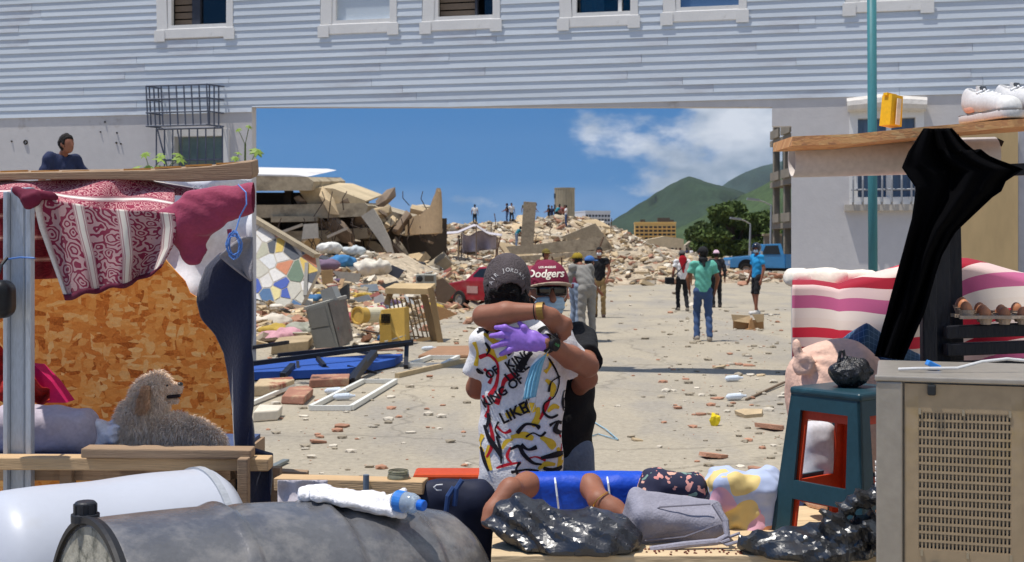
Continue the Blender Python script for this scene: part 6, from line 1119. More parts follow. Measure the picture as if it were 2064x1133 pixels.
def person(label, loc, rz, H=1.72, top=None, bot=None, skin=None, hair=None, pose=None, res=.018, sleeve=.6, shorts=False, cap=None, mask=None, shoe=(60, 54, 50), look=0, group=None, extra=None, fat=1.0):
    J = dict(J0); J.update(pose or {}); J = {k: np.array(v, np.float32) for k, v in J.items()}; skin = skin or skA
    t = thing('person', label, 'person', loc, rz, group); t.scale = (H/1.75,)*3; fw = np.array((0, 1, 0), np.float32); Rh = rotm(0, 0, look)
    def hp(x, y, z): return J['head']+np.array((x, y, z), np.float32)@Rh.T
    def body(p):
        ds = [ell(p, J['head'], (.072, .09, .108), Rh), ell(p, hp(0, .025, -.06), (.05, .06, .055), Rh), cone(p, hp(0, .085, .0), hp(0, .105, -.03), .009, .014), ell(p, hp(-.075, -.005, -.01), (.012, .022, .03), Rh), ell(p, hp(.075, -.005, -.01), (.012, .022, .03), Rh), cone(p, J['neck'], hp(0, -.01, -.05), .05, .048), cone(p, J['chest'], J['neck'], .11, .05, fw, .7), cone(p, J['pelvis'], J['chest'], .12, .12, fw, .7)]
        for s in 'LR':
            w, e = J['w'+s], J['e'+s]; dv = (w-e)/np.linalg.norm(w-e); sd_ = np.cross(dv, fw); sd_ = sd_/(np.linalg.norm(sd_)+1e-6)
            ds += [cone(p, J['s'+s], e, .05, .04), cone(p, e, w, .041, .028), cone(p, w, w+dv*.08, .026, .032, sd_, .6)]
            for f in range(4): ds.append(cone(p, w+dv*.08+fw*(f-1.5)*.019, w+dv*(.15+.012*(f % 3))+fw*(f-1.5)*.021, .0105, .0085))
            ds.append(cone(p, w+dv*.03+fw*.025, w+dv*.095+fw*.05, .012, .009))
            ds += [cone(p, J['p'+s], J['k'+s], .075, .05), cone(p, J['k'+s], J['a'+s], .05, .034)]
        return usm(ds, .018)
    allp = np.stack(list(J.values())); lo, hi = allp.min(0)-.16, allp.max(0)+.16; hi[2] = max(hi[2], J['head'][2]+.14)
    blob('body', body, lo, hi, res, skin, t, local=True)
    wr = lambda p, a=.006: a*np.sin(p[:, 2]*46+p[:, 0]*22+3*np.sin(p[:, 0]*15))+fbm(p, 9, 2)*a*2.5
    def shirt(p):
        ds = [cone(p, J['pelvis']+np.array((0, 0, -.02), np.float32), J['waist'], .148*fat, .142*fat, fw, .74), cone(p, J['waist'], J['chest'], .142*fat, .158*fat, fw, .72), cone(p, J['chest'], J['neck']-np.array((0, 0, .03), np.float32), .145, .065, fw, .72)]
        for s in 'LR':
            S_, E_ = J['s'+s], J['e'+s]; ds.append(cone(p, J['neck']-np.array((0, 0, .05), np.float32), S_, .055, .06)); q = S_+(E_-S_)*min(1, sleeve); c = cone(p, S_, S_+(E_-S_)*1.0, .066, .06); ds.append(np.maximum(c, plane(p, q, E_-S_)) if sleeve <= 1 else c)
            if sleeve > 1: W_ = J['w'+s]; ds.append(np.maximum(cone(p, E_, W_, .055, .042), plane(p, W_, W_-E_)))
        d = usm(ds, .03)+wr(p); return np.maximum(np.maximum(d, J['pelvis'][2]-.06-p[:, 2]), -(cone(p, J['neck']+np.array((0, 0, .0), np.float32), J['neck']+np.array((0, .01, .1), np.float32), .056, .07)))
    blob('shirt', shirt, lo, hi, res, top, t, local=True)
    def trous(p):
        ds = [cone(p, J['pelvis']+np.array((0, 0, .03), np.float32), J['pelvis']-np.array((0, 0, .04), np.float32), .132*fat, .138*fat, fw, .76)]
        for s in 'LR':
            ds.append(cone(p, J['p'+s], J['k'+s], .092, .068)); c = cone(p, J['k'+s], J['a'+s], .066, .056)
            if not shorts: ds.append(np.maximum(c, J['a'+s][2]-.03-p[:, 2]))
        d = usm(ds, .02)+wr(p, .005)
        if shorts: d = np.maximum(d, min(J['kL'][2], J['kR'][2])+.0-p[:, 2])
        return np.maximum(d, p[:, 2]-J['pelvis'][2]-.06)
    blob('trousers' if not shorts else 'shorts', trous, lo, hi, res, bot, t, local=True)
    for s in 'LR':
        A_, T_ = J['a'+s], J['t'+s]; h_ = A_+(A_-T_)*.3; h_[2] = T_[2]
        blob('shoe', lambda p: np.maximum(usm([cone(p, h_, T_, .042, .045), cone(p, A_-np.array((0, 0, .01), np.float32), h_+np.array((0, .02, .02), np.float32), .045, .045)], .03), T_[2]-.033-p[:, 2]), np.minimum(A_, T_)-.12, np.maximum(A_, T_)+.12, min(res, .016), cl('shoe%d' % shoe[0], shoe), t, local=True)
    hr = hair or mat('black_hair', (20, 17, 15), .7, .3, 30, .8, 120)
    def hairf(p):
        q = (p-J['head'])@Rh; d = ell(p, hp(0, -.012, .012), (.083, .1, .118), Rh)+fbm(p, 40, 2)*.02; return np.maximum(d, np.maximum(np.minimum(q[:, 1]-.035, .055-q[:, 2]), -.09-q[:, 2]))
    blob('hair', hairf, J['head']-.16, J['head']+.17, min(res, .012), hr, t, local=True)
    if cap is not None:
        def capf(p):
            q = (p-J['head'])@Rh; d = np.maximum(ell(p, hp(0, -.005, .03), (.093, .112, .1), Rh), .02-q[:, 2]); br = np.maximum(ell(p, hp(0, .1, .028), (.08, .1, .013), Rh), -q[:, 1]+.02); return np.minimum(d, br)
        blob('cap', capf, J['head']-.22, J['head']+.22, min(res, .012), cap, t, local=True)
    if mask is not None:
        mk = blob('face_mask', lambda p: np.maximum(ell(p, hp(0, .045, -.045), (.062, .062, .05), Rh), -((p-J['head'])@Rh)[:, 1]+.03), J['head']-.16, J['head']+.16, min(res, .012), mask, t, local=True)
    if extra: extra(t, J, hp, Rh)
    return t
mk_ = mat('mask_blue', (168, 196, 214), .8, .05, 6)
def gp(px, py): d = GD(py); return (P(px, py, d).x, d, 0)
walk = dict(kL=(-.1, .14, .52), aL=(-.11, .02, .1), tL=(-.13, .17, .05), kR=(.1, .02, .5), aR=(.11, -.2, .12), tR=(.12, -.06, .04))
def scarf(col, l=.28, w=.1):
    def f(t, J, hp, Rh):
        n = J['neck']; blob('scarf', lambda p: usm([cone(p, n+np.array((-.04, -.05, .03), np.float32), n+np.array((.04, -.05, .03), np.float32), .05, .05), cone(p, n+np.array((0, -.09, .0), np.float32), n+np.array((.01, -.13, -l), np.float32), w, .03, (0, 1, 0), .25)], .03), n-.42, n+.2, .016, col, t, local=True)
    return f
def withbag(fs, col):
    def f(t, J, hp, Rh):
        for g_ in fs: g_(t, J, hp, Rh)
        q = np.array((-.36, .0, .86), np.float32); blob('shoulder_bag', lambda p: rbox(p, q, (.13, .08, .1), .03), q-.2, q+.2, .02, col, t, local=True); put('bag_strap', *(lambda b: (b.v, b.f))(MB().tube([(.13, -.12, 1.42), (-.05, -.14, 1.2), (-.28, -.08, .97)], .014, 6)), col, t, local=True)
    return f
blk = cl('black', (30, 30, 33)); gry = cl('grey_work', (134, 132, 128)); jean = cl('jeans', (62, 84, 122)); whi = cl('white', (222, 220, 218)); khaki = cl('khaki', (150, 124, 84))
person('person in a teal t-shirt and blue jeans walking away down the street', gp(1417, 688), math.radians(-4), 1.70, cl('teal', (104, 182, 164)), jean, skB, None, {**walk, 'aR': (.11, -.12, .1), 'eL': (-.27, .02, 1.15), 'wL': (-.24, .12, .95), 'eR': (.27, .02, 1.15), 'wR': (.24, .12, .95)}, .016, .62, cap=blk, mask=mk_, look=.45, shoe=(150, 140, 128), extra=scarf(blk, .08, .05))
person('person in a white shirt with a long red scarf and black shoulder bag', gp(1375, 627), .05, 1.62, whi, blk, skB, None, {**walk}, .018, .6, cap=cl('ash', (96, 92, 90)), extra=withbag([scarf(cl('red', (176, 26, 40)), .36, .12)], blk), shoe=(120, 112, 100))
person('person in black clothes and a pale pink cap walking away', gp(1444, 620), .1, 1.62, cl('charcoal', (46, 46, 50)), blk, skB, None, {}, .02, 1.9, cap=cl('pink', (226, 190, 204)))
def helm(t, J, hp, Rh): blob('helmet', lambda p: np.maximum(ell(p, hp(0, -.01, .03), (.115, .135, .13), Rh), -np.maximum(ell(p, hp(0, .13, -.03), (.085, .09, .075), Rh), -((p-J['head'])@Rh)[:, 1])), J['head']-.22, J['head']+.24, .014, mat('helmet_navy', (28, 32, 48), .25, .1, 4, coat=.5), t, local=True)
person('person in a dark helmet, bright blue shirt and black shorts standing by the box', gp(1526, 634), math.radians(112), 1.78, cl('cyan', (40, 142, 196)), blk, skB, None, {'kL': (-.1, .08, .5), 'aL': (-.1, .1, .09), 'tL': (-.12, .25, .035), 'aR': (.1, -.06, .09)}, .018, .7, True, mask=mk_, look=.75, extra=helm, shoe=(200, 196, 190))
bend = dict(head=(.0, .34, 1.42), neck=(0, .24, 1.33), chest=(0, .15, 1.17), waist=(0, .03, 1.02), sL=(-.18, .2, 1.28), sR=(.18, .2, 1.28), eL=(-.24, .26, 1.0), eR=(.24, .26, 1.0), wL=(-.2, .42, .85), wR=(.2, .42, .85))
person('person in a plain grey work shirt and grey trousers leaning forward', gp(1184, 690), math.radians(28), 1.78, gry, cl('grey_trousers', (140, 137, 132)), skB, None, bend, .016, .95, cap=cl('yellow_dark', (150, 128, 40)), shoe=(150, 146, 138))
person('person with a blue cap and maroon sleeve bending beside the grey worker', gp(1160, 672), math.radians(-60), 1.7, cl('maroon', (96, 34, 52)), cl('pale_jeans', (126, 140, 160)), skB, None, bend, .018, .8, cap=cl('cap_blue', (70, 110, 170)))
person('person in a black vest with a white face mask facing the street', gp(1208, 640), math.radians(170), 1.7, blk, khaki, skB, None, {'eL': (-.26, .05, 1.14), 'wL': (-.2, .16, .95)}, .018, .4, mask=mat('mask_white', (206, 210, 212), .8), shoe=(70, 54, 50))
person('person in an olive cap and crimson shirt standing behind the embracing pair', gp(1100, 655), math.radians(200), 1.66, cl('crimson', (120, 34, 54)), blk, skB, None, {}, .02, .6, cap=cl('olive', (110, 96, 44)))
pl = thing('rubble_platform', 'low timber platform standing before the sided building', 'platform', (P(128, 0, 15.6).x, 15.6, 0)); MB().box((P(128, 0, 15.6).x, 15.6, 1.22), (1.6, .9, .12)).put('deck', woodg, pl)
for s in (-1, 1):
    for u in (-1, 1): MB().box((P(128, 0, 15.6).x+s*.7, 15.6+u*.38, .58), (.1, .1, 1.16)).put('leg', woodg, pl)
person('person in a navy v-neck tunic looking down beyond the shelter roof', (P(126, 0, 15.6).x, 15.6, 1.32), math.radians(-130), 1.82, cl('navy_tunic', (44, 52, 82)), blk, skA, mat('wavy_hair', (26, 20, 18), .8, .4, 25, .9, 60), {'head': (0, .10, 1.57), 'neck': (0, .02, 1.45), 'eL': (-.3, .05, 1.16), 'wL': (-.34, .2, .95)}, .016, .75, look=.2)
# small figures on the rubble: a few kinds, copied
def ridge(px, py, d0=58, d1=112):
    best = None
    for i in range(110):
        d = lerp(d0, d1, i/109); x = (px-1032)/F*d; z = hgt(x, d); y = 500+(EYE-z)/d*F
        if best is None or abs(y-py) < best[0]-.2: best = (abs(y-py), x, d, z)
    return best[1:]
arms = {'eR': (.34, .1, 1.2), 'wR': (.4, .3, 1.1), 'eL': (-.3, .1, 1.15), 'wL': (-.2, .3, 1.05)}
crowd = [(957, 440, whi, blk, 0, 'in white standing alone on the left of the mound'), (1022, 442, blk, jean, 1, 'in black leaning beside a companion on the mound top'), (1031, 443, whi, blk, 2, 'in white leaning beside a companion in black on the mound top'), (1073, 441, whi, jean, 3, 'in a white hat bending near the broken column'), (1058, 440, cl('olive2', (96, 92, 66)), blk, 0, 'in olive crouched over the broken column'), (1106, 451, blk, blk, 1, 'in dark clothes at the near edge of the tower group'), (1112, 453, cl('navy2', (50, 56, 86)), jean, 2, 'in navy in the middle of the tower group'), (1121, 448, cl('teal2', (46, 134, 150)), blk, 3, 'in teal standing tallest before the round tower'), (1128, 450, cl('rose', (190, 130, 130)), blk, 0, 'in rose pink before the round tower'), (1141, 455, whi, jean, 1, 'in white trousers at the far edge of the tower group'), (1138, 452, cl('rust', (140, 60, 50)), blk, 2, 'in rust red behind the white clad one'), (1041, 496, cl('teal3', (44, 120, 132)), cl('pale_jeans', (126, 140, 160)), 3, 'in teal and pale jeans climbing the slab'), (1063, 508, cl('red2', (190, 30, 46)), blk, 0, 'in a bright red shirt on the slab'), (925, 522, blk, khaki, 1, 'in black standing beside the grey tarp')]
for (px, py, a, b_, k, l) in crowd:
    x, d, z = ridge(px, py); person('small distant person '+l, (x, d, z-.03), k*1.7, 1.72, a, b_, skB, None, [{}, arms, walk, bend][k], .035, .6)
src = {}
for i in range(5):
    src[i] = person('tiny figure in the distant crowd beyond the mound', (P(1300+i*21, 0, 118+i).x, 118+i, 0), i*1.3, 1.7, [blk, whi, cl('olive2', (96, 92, 66)), jean, cl('navy2', (50, 56, 86))][i], [jean, blk, blk, khaki, blk][i], skB, None, [{}, arms, walk, {}, {}][i], .05, .6, group='distant crowd')
cr2 = random.Random(13)
for k in range(26):
    s = src[k % 5]; d = cr2.uniform(112, 130); o = s.copy(); C.objects.link(o); o.location = (P(cr2.uniform(1292, 1408), 0, d).x, d, 0); o.rotation_euler = (0, 0, cr2.uniform(0, 6.28))
    for ch in s.children: c = ch.copy(); C.objects.link(c); c.parent = o
# ================================================================ THE EMBRACE
DA, DB = 5.10, 5.42
A = thing('person', 'person in a white graphic print t-shirt and dark grey cap embraced from the front', 'person', (P(1052, 0, DA).x, DA, 0)); B = thing('person', 'person in a maroon cap, sunglasses and black t-shirt hugging the other', 'person', (P(1125, 0, DB).x, DB, 0))
f32 = lambda v: np.array(v, np.float32); yv = (0, 1, 0)
def Q(px, py, d): return f32(P(px, py, d))
# --- A
aH = Q(1022, 578, DA)
def bodyA(p):
    ds = [ell(p, aH, (.078, .095, .115)), ell(p, aH+f32((.01, .03, -.06)), (.055, .06, .06)), ell(p, aH+f32((-.082, .0, -.02)), (.012, .022, .032)), ell(p, aH+f32((.082, 0, -.02)), (.012, .022, .032)), cone(p, aH+f32((0, .0, -.07)), Q(1045, 668, DA), .055, .062), cone(p, Q(1050, 690, DA), Q(1052, 930, DA), .11, .1, yv, .7)]
    for (s, e, w, h) in (((988, 690, 5.08), (962, 782, 5.26), (1085, 800, 5.58), (1130, 800, 5.60)), ((1128, 690, 5.1), (1182, 762, 5.2), (1150, 800, 5.56), (1110, 805, 5.60))): ds += [cone(p, Q(*s), Q(*e), .052, .045), cone(p, Q(*e), Q(*w), .045, .03), cone(p, Q(*w), Q(*h), .03, .03)]
    for x in (1010, 1094): ds += [cone(p, f32((P(x, 0, DA).x, DA, .80)), f32((P(x, 0, DA).x, DA+.02, .48)), .07, .05), cone(p, f32((P(x, 0, DA).x, DA+.02, .48)), f32((P(x, 0, DA).x, DA, .1)), .053, .036)]
    return usm(ds, .02)
blob('body', bodyA, (P(930, 0, DA).x, 4.9, .05), (P(1215, 0, DA).x, 5.72, 1.68), .011, skA, A)
def shirtA(p):
    ds = [cone(p, Q(1056, 715, DA-.01), Q(1054, 800, DA), .176, .168, yv, .66), cone(p, Q(1054, 800, DA), Q(1052, 1000, DA+.01), .168, .176, yv, .68), cone(p, Q(1048, 672, DA), Q(1056, 715, DA-.01), .095, .165, yv, .72), cone(p, Q(1040, 668, DA), Q(988, 690, 5.08), .06, .075), cone(p, Q(1060, 668, DA), Q(1122, 690, 5.1), .06, .075),
          np.maximum(cone(p, Q(985, 692, 5.08), Q(962, 768, 5.16), .078, .07), plane(p, Q(967, 752, 5.15), Q(962, 768, 5.16)-Q(985, 692, 5.08))), np.maximum(cone(p, Q(1125, 692, 5.1), Q(1172, 748, 5.18), .076, .066), plane(p, Q(1163, 738, 5.17), Q(1172, 748, 5.18)-Q(1125, 692, 5.1)))]
    d = usm(ds, .03); x = p[:, 0]; z = p[:, 2]
    d = d+.009*np.sin(x*44+2.2*np.sin(z*6))*np.clip((1.2-z)*2.2, .1, 1)+.006*np.sin((x*.5+z)*52+3*np.sin(x*17))*np.clip((z-.85)*2, 0, 1)+fbm(p, 8, 3)*.014
    return np.maximum(np.maximum(d, .66-z), -cone(p, aH+f32((0, 0, -.1)), Q(1040, 655, DA), .062, .064))
shA = blob('shirt', shirtA, (P(925, 0, DA).x, 4.85, .64), (P(1205, 0, DA).x, 5.4, 1.42), .0075, mat('shirt_white', (222, 220, 220), .9, .04, 6, .2, 120), A)
trA = lambda p: np.maximum(usm([cone(p, f32((P(1052, 0, DA).x, DA, .80)), f32((P(1052, 0, DA).x, DA, .76)), .125, .13, yv, .7)]+[cone(p, f32((P(x, 0, DA).x, DA, .78)), f32((P(x, 0, DA).x, DA+.02, .12)), .085, .066) for x in (1016, 1088)], .02)+fbm(p, 9, 2)*.012, .09-p[:, 2])
blob('trousers', trA, (P(960, 0, DA).x, 4.9, .05), (P(1150, 0, DA).x, 5.3, .97), .014, cl('dark_denim', (44, 48, 62)), A)
for x in (1010, 1094): q = f32((P(x, 0, DA).x, DA, .05)); blob('shoe', lambda p: np.maximum(cone(p, q-f32((0, .04, 0)), q+f32((0, .17, -.01)), .05, .048), .004-p[:, 2]), q-.14, q+.26, .012, cl('shoe_w', (200, 196, 190)), A)
hairm = mat('curly_hair', (18, 15, 14), .75, .4, 40, 1, 90, spec=.25)
def hairA(p): return np.maximum(usm([ell(p, aH+f32((0, -.012, -.005)), (.089, .108, .12)), ell(p, aH+f32((.005, -.05, -.055)), (.082, .065, .055))], .02)+fbm(p, 38, 3)*.026, np.maximum(p[:, 1]-aH[1]-.05, -(p[:, 2]-aH[2])-.125))
blob('hair', hairA, aH-.17, aH+.17, .0055, hairm, A)
cc_ = aH+f32((0, -.005, .018)); capR = rotm(0, .06, 0)
def capA(p):
    q = p-aH; d = ell(p, cc_, (.0985, .122, .122), capR); low = -(q[:, 2]-(-.05+q[:, 0]*.16+(q[:, 1]+.1)*.1)); d = np.maximum(d, low)
    op = ell(p, aH+f32((.012, -.115, -.018)), (.05, .06, .036)); d = np.maximum(d, -op); return np.maximum(d, -ell(p, cc_, (.0925, .115, .114), capR))
capm = mat('grey_mesh_cap', (92, 83, 84), .85, .06, 8, .6, 260); cpA = blob('cap', capA, aH-.17, aH+.17, .0055, capm, A)
blob('cap_brim', lambda p: np.maximum(ell(p, aH+f32((0, .13, .02)), (.085, .11, .03)), -ell(p, aH+f32((0, .13, .01)), (.085, .11, .03))), aH+f32((-.12, .0, -.04)), aH+f32((.12, .27, .08)), .008, capm, cpA)
bv = bvh_of(cpA); wt = mat('lettering_white', (196, 192, 190), .7, .02); txt = 'AIR JORDAN'; VV, FF = [], []
for i, ch in enumerate(txt):
    if ch == ' ': continue
    an = math.radians(lerp(158, 40, i/9)); cx, cy = 1025+38*math.cos(an), 586-42*math.sin(an); v, f = textmesh(ch, .0225, .0002, 1); rot = an-math.pi/2; pts = []
    for q in v: X, Y = q[0]*math.cos(rot)-q[1]*math.sin(rot), q[0]*math.sin(rot)+q[1]*math.cos(rot); o = P(cx, cy, 4.98); pts.append((o.x+X, 4.95, o.z+Y))
    pr = project(pts, (0, 1, 0), bv, .0015); k, kf = keep(pr, f); n = len(VV); VV += k; FF += [tuple(n+j for j in g_) for g_ in kf]
if VV: put('lettering', VV, FF, wt, cpA)
# printed strokes on the shirt
bvs = bvh_of(shA)
def stroke(pts, w, m_, name='printed_stroke', n=26):
    c = []
    for i in range(n+1):   # Catmull-Rom through picture points
        t_ = i/n*(len(pts)-1); k = min(int(t_), len(pts)-2); f = t_-k; p0, p1, p2, p3 = (pts[max(k-1, 0)], pts[k], pts[k+1], pts[min(k+2, len(pts)-1)])
        c.append(tuple(.5*((2*p1[a])+(-p0[a]+p2[a])*f+(2*p0[a]-5*p1[a]+4*p2[a]-p3[a])*f*f+(-p0[a]+3*p1[a]-3*p2[a]+p3[a])*f**3) for a in (0, 1)))
    V = []
    for i, q in enumerate(c):
        a, b_ = c[max(i-1, 0)], c[min(i+1, n)]; l = math.hypot(b_[0]-a[0], b_[1]-a[1])+1e-6; nx_, ny_ = -(b_[1]-a[1])/l, (b_[0]-a[0])/l; ww = w*(.8+.25*math.sin(i*.23+w*3))*(.55 if i in (0, n) else 1)/2
        for s in (-1, 0, 1): o = P(q[0]+nx_*ww*s, q[1]+ny_*ww*s, 5.0); V.append((o.x, 4.9, o.z))
    Fs = [(i*3+j, i*3+j+1, i*3+3+j+1, i*3+3+j) for i in range(n) for j in (0, 1)]; global _off; _off += .00012
    pr = project(V, (0, 1, 0), bvs, .0016+_off); k, kf = keep(pr, Fs)
    kf = [g_ for g_ in kf if max((Vector(k[a])-Vector(k[g_[0]])).length for a in g_) < .06]
    if kf: k, kf = keep(k, kf); put(name, k, kf, m_, shA)
_off = 0
pb, pr_, py_ = mat('print_black', (26, 24, 30), .85), mat('print_red', (186, 28, 44), .85), mat('print_yellow', (222, 184, 56), .85)
for s, w, m_ in (([(955, 690), (962, 712), (958, 740)], 9, py_), ([(985, 700), (1000, 725), (1020, 715)], 15, py_), ([(975, 672), (1000, 690), (1018, 688)], 10, py_), ([(1090, 680), (1105, 700), (1100, 716)], 9, py_), ([(1020, 838), (1050, 824), (1080, 820)], 20, py_), ([(1085, 820), (1082, 845), (1072, 858)], 14, py_), ([(1090, 880), (1108, 892), (1118, 905)], 16, py_), ([(1030, 880), (1055, 876), (1075, 884)], 14, py_), ([(985, 900), (982, 925), (990, 950)], 10, py_), ([(1100, 765), (1115, 780), (1112, 800)], 12, py_), ([(1125, 905), (1132, 930), (1125, 950)], 12, py_), ([(1085, 945), (1100, 935), (1120, 938)], 10, py_),
                 ([(965, 722), (985, 716), (1003, 735), (1000, 775), (985, 800)], 9, pr_), ([(975, 745), (990, 760), (985, 775)], 7, pr_), ([(1040, 755), (1018, 765), (1010, 790), (1000, 815)], 13, pr_), ([(985, 850), (992, 880), (990, 905), (980, 925)], 8, pr_), ([(1110, 800), (1098, 825), (1088, 845)], 8, pr_), ([(1030, 900), (1022, 920), (1035, 935)], 6, pr_), ([(1000, 945), (1025, 935), (1050, 930)], 6, pr_), ([(1120, 680), (1130, 700), (1134, 720)], 10, pr_), ([(1060, 925), (1080, 920), (1100, 928)], 5, pr_), ([(1125, 870), (1135, 890), (1132, 915)], 6, pr_),
                 ([(972, 800), (984, 822), (978, 845)], 7, pr_), ([(1000, 860), (1016, 872), (1030, 866)], 7, pr_), ([(1066, 800), (1060, 816), (1068, 830)], 6, pb), ([(1108, 858), (1122, 852), (1136, 858)], 7, pb), ([(1005, 850), (998, 868), (1008, 884)], 5, pb), ([(1048, 930), (1040, 945), (1048, 960)], 7, pb), ([(1060, 880), (1074, 872), (1090, 878), (1100, 870)], 5, pb), ([(1018, 690), (1030, 704), (1024, 716)], 8, pb), ([(978, 690), (986, 704), (980, 716)], 6, pb), ([(1112, 728), (1106, 742), (1098, 750)], 9, py_), ([(972, 880), (966, 900), (972, 915)], 9, py_), ([(1012, 905), (1020, 890), (1034, 884)], 8, py_), ([(1104, 830), (1116, 820), (1128, 824)], 10, py_), ([(1140, 790), (1136, 815), (1140, 836)], 6, pb),
                 ([(1000, 672), (1012, 662), (1030, 668)], 12, pb), ([(960, 668), (975, 664), (985, 670)], 9, pb), ([(1085, 668), (1100, 660), (1115, 672), (1125, 684)], 9, pb), ([(1070, 710), (1055, 728), (1048, 745)], 14, pb), ([(1105, 720), (1120, 745), (1128, 770), (1118, 800), (1098, 812), (1096, 830), (1110, 842), (1126, 838)], 5, pb), ([(1130, 760), (1112, 770), (1106, 790)], 5, pb), ([(975, 860), (985, 885), (1000, 905), (1012, 925)], 10, pb), ([(968, 905), (975, 930), (985, 952)], 8, pb), ([(1042, 872), (1060, 854), (1085, 858), (1082, 862)], 9, pb), ([(1028, 905), (1045, 898), (1056, 915), (1075, 932), (1092, 935)], 8, pb), ([(1090, 922), (1120, 918), (1138, 920)], 12, pb), ([(1030, 950), (1060, 945), (1085, 950)], 7, pb), ([(1050, 895), (1065, 905), (1082, 900)], 9, pb), ([(1095, 942), (1115, 950), (1135, 946)], 12, pb), ([(1128, 850), (1120, 868), (1138, 880)], 10, pb), ([(1000, 880), (1008, 905), (1010, 935)], 6, pb), ([(982, 835), (985, 848), (978, 868)], 8, pb), ([(1125, 700), (1135, 715), (1140, 735)], 8, pb), ([(960, 745), (966, 752), (974, 755)], 8, pb)): stroke(s, w, m_)
def words(body, px, py, size, rot, m_):
    v, f = textmesh(body, size, .0016, 1); o = P(px, py, 5.0); c_, s_ = math.cos(rot), math.sin(rot); pr = project([(o.x+q[0]*c_-q[1]*s_, 4.9, o.z+q[0]*s_+q[1]*c_) for q in v], (0, 1, 0), bvs, .009); k, kf = keep(pr, f)
    if kf: put('lettering', k, kf, m_, shA)
for b_, x, y, s, r in (('LIKE', 1036, 832, .064, 27), ('KING OF', 1012, 790, .05, 36), ('LIKE', 1042, 748, .056, 38), ('KING', 1046, 722, .05, 34), ('OF', 992, 752, .046, 36)): words(b_, x, y, s, math.radians(r), pb)
# --- B
bH = Q(1104, 588, DB-.02); Rb = rotm(0, 0, math.radians(180+10)); 
def hb(x, y, z): return bH+f32((x, y, z))@Rb.T.astype(np.float32)
def bodyB(p):
    ds = [ell(p, bH, (.074, .092, .112), Rb), ell(p, hb(0, .028, -.062), (.052, .058, .055), Rb), cone(p, hb(0, .088, .005), hb(0, .112, -.03), .009, .016), ell(p, hb(-.078, -.005, -.01), (.012, .022, .032), Rb), ell(p, hb(.078, -.005, -.01), (.012, .022, .032), Rb), cone(p, bH+f32((0, .02, -.06)), Q(1115, 690, DB+.02), .055, .062), cone(p, Q(1122, 720, DB+.02), Q(1125, 900, DB+.02), .11, .09, yv, .7)]
    ds += [cone(p, Q(1064, 688, DB), Q(976, 637, 4.93), .05, .043), cone(p, Q(974, 637, 4.92), Q(1020, 631, 4.88), .043, .045), cone(p, Q(1020, 631, 4.88), Q(1088, 627, 4.86), .045, .028), cone(p, Q(1086, 627, 4.86), Q(1112, 640, 4.86), .029, .036, (0, 1, 0), .6), cone(p, Q(1110, 638, 4.86), Q(1126, 652, 4.875), .034, .03, (0, 1, 0), .6)]
    ds += [cone(p, Q(1172, 700, DB-.05), Q(1183, 738, 5.08), .054, .047), cone(p, Q(1184, 737, 5.07), Q(1150, 720, 4.97), .047, .047), cone(p, Q(1150, 720, 4.97), Q(1100, 691, 4.85), .047, .028)]
    for (a, b_, c) in (((1120, 652), (1128, 668), (1131, 684)), ((1127, 650), (1137, 664), (1140, 682)), ((1132, 646), (1143, 657), (1148, 674)), ((1134, 641), (1146, 648), (1151, 660))): ds += [cone(p, Q(*a, 4.872), Q(*b_, 4.868), .0125, .0115), cone(p, Q(*b_, 4.868), Q(*c, 4.885), .0115, .009)]
    ds += [cone(p, Q(1106, 650, 4.86), Q(1113, 668, 4.88), .013, .0105)]
    for x in (1100, 1150): ds += [cone(p, f32((P(x, 0, DB).x, DB, .80)), f32((P(x, 0, DB).x, DB, .48)), .07, .05), cone(p, f32((P(x, 0, DB).x, DB, .48)), f32((P(x, 0, DB).x, DB, .1)), .053, .036)]
    return usm(ds, .013)
blob('body', bodyB, (P(935, 0, DB).x, 4.78, .05), (P(1225, 0, DB).x, 5.62, 1.66), .0085, skA, B)
def shirtB(p):
    S_, E_ = Q(1166, 690, DB-.03), Q(1186, 742, 5.08); S2, E2 = Q(1072, 690, DB), Q(968, 637, 4.93)
    ds = [cone(p, Q(1124, 735, DB+.02), Q(1126, 960, DB+.02), .165, .15, yv, .7), cone(p, Q(1118, 690, DB+.02), Q(1124, 735, DB+.02), .085, .16, yv, .75), cone(p, Q(1115, 684, DB), S_, .06, .075), np.maximum(cone(p, S_, E_, .08, .07), plane(p, S_+(E_-S_)*.72, E_-S_)), np.maximum(cone(p, S2, E2, .07, .06), plane(p, S2+(E2-S2)*.5, E2-S2))]
    d = usm(ds, .03)+.005*np.sin((p[:, 0]-p[:, 2])*50)+fbm(p, 9, 3)*.02; return np.maximum(np.maximum(d, .735-p[:, 2]), -cone(p, bH+f32((0, 0, -.1)), Q(1112, 672, DB), .06, .066))
blob('shirt', shirtB, (P(985, 0, DB).x, 4.95, .71), (P(1225, 0, DB).x, 5.62, 1.42), .010, cl('soot_black', (24, 24, 27)), B)
blob('trousers', lambda p: np.maximum(usm([cone(p, f32((P(1126, 0, DB).x, DB, .78)), f32((P(1126, 0, DB).x, DB, .74)), .12, .128, yv, .7)]+[cone(p, f32((P(x, 0, DB).x, DB, .76)), f32((P(x, 0, DB).x, DB, .12)), .085, .066) for x in (1090, 1160)], .02)+fbm(p, 9, 2)*.012, .09-p[:, 2]), (P(1030, 0, DB).x, 5.2, .05), (P(1225, 0, DB).x, 5.65, .97), .014, cl('faded_jeans', (104, 116, 136)), B)
for x in (1085, 1165): q = f32((P(x, 0, DB).x, DB, .05)); blob('shoe', lambda p: np.maximum(cone(p, q+f32((0, .04, 0)), q-f32((0, .17, .01)), .05, .048), .004-p[:, 2]), q-.26, q+.14, .012, cl('shoe_b', (60, 54, 50)), B)
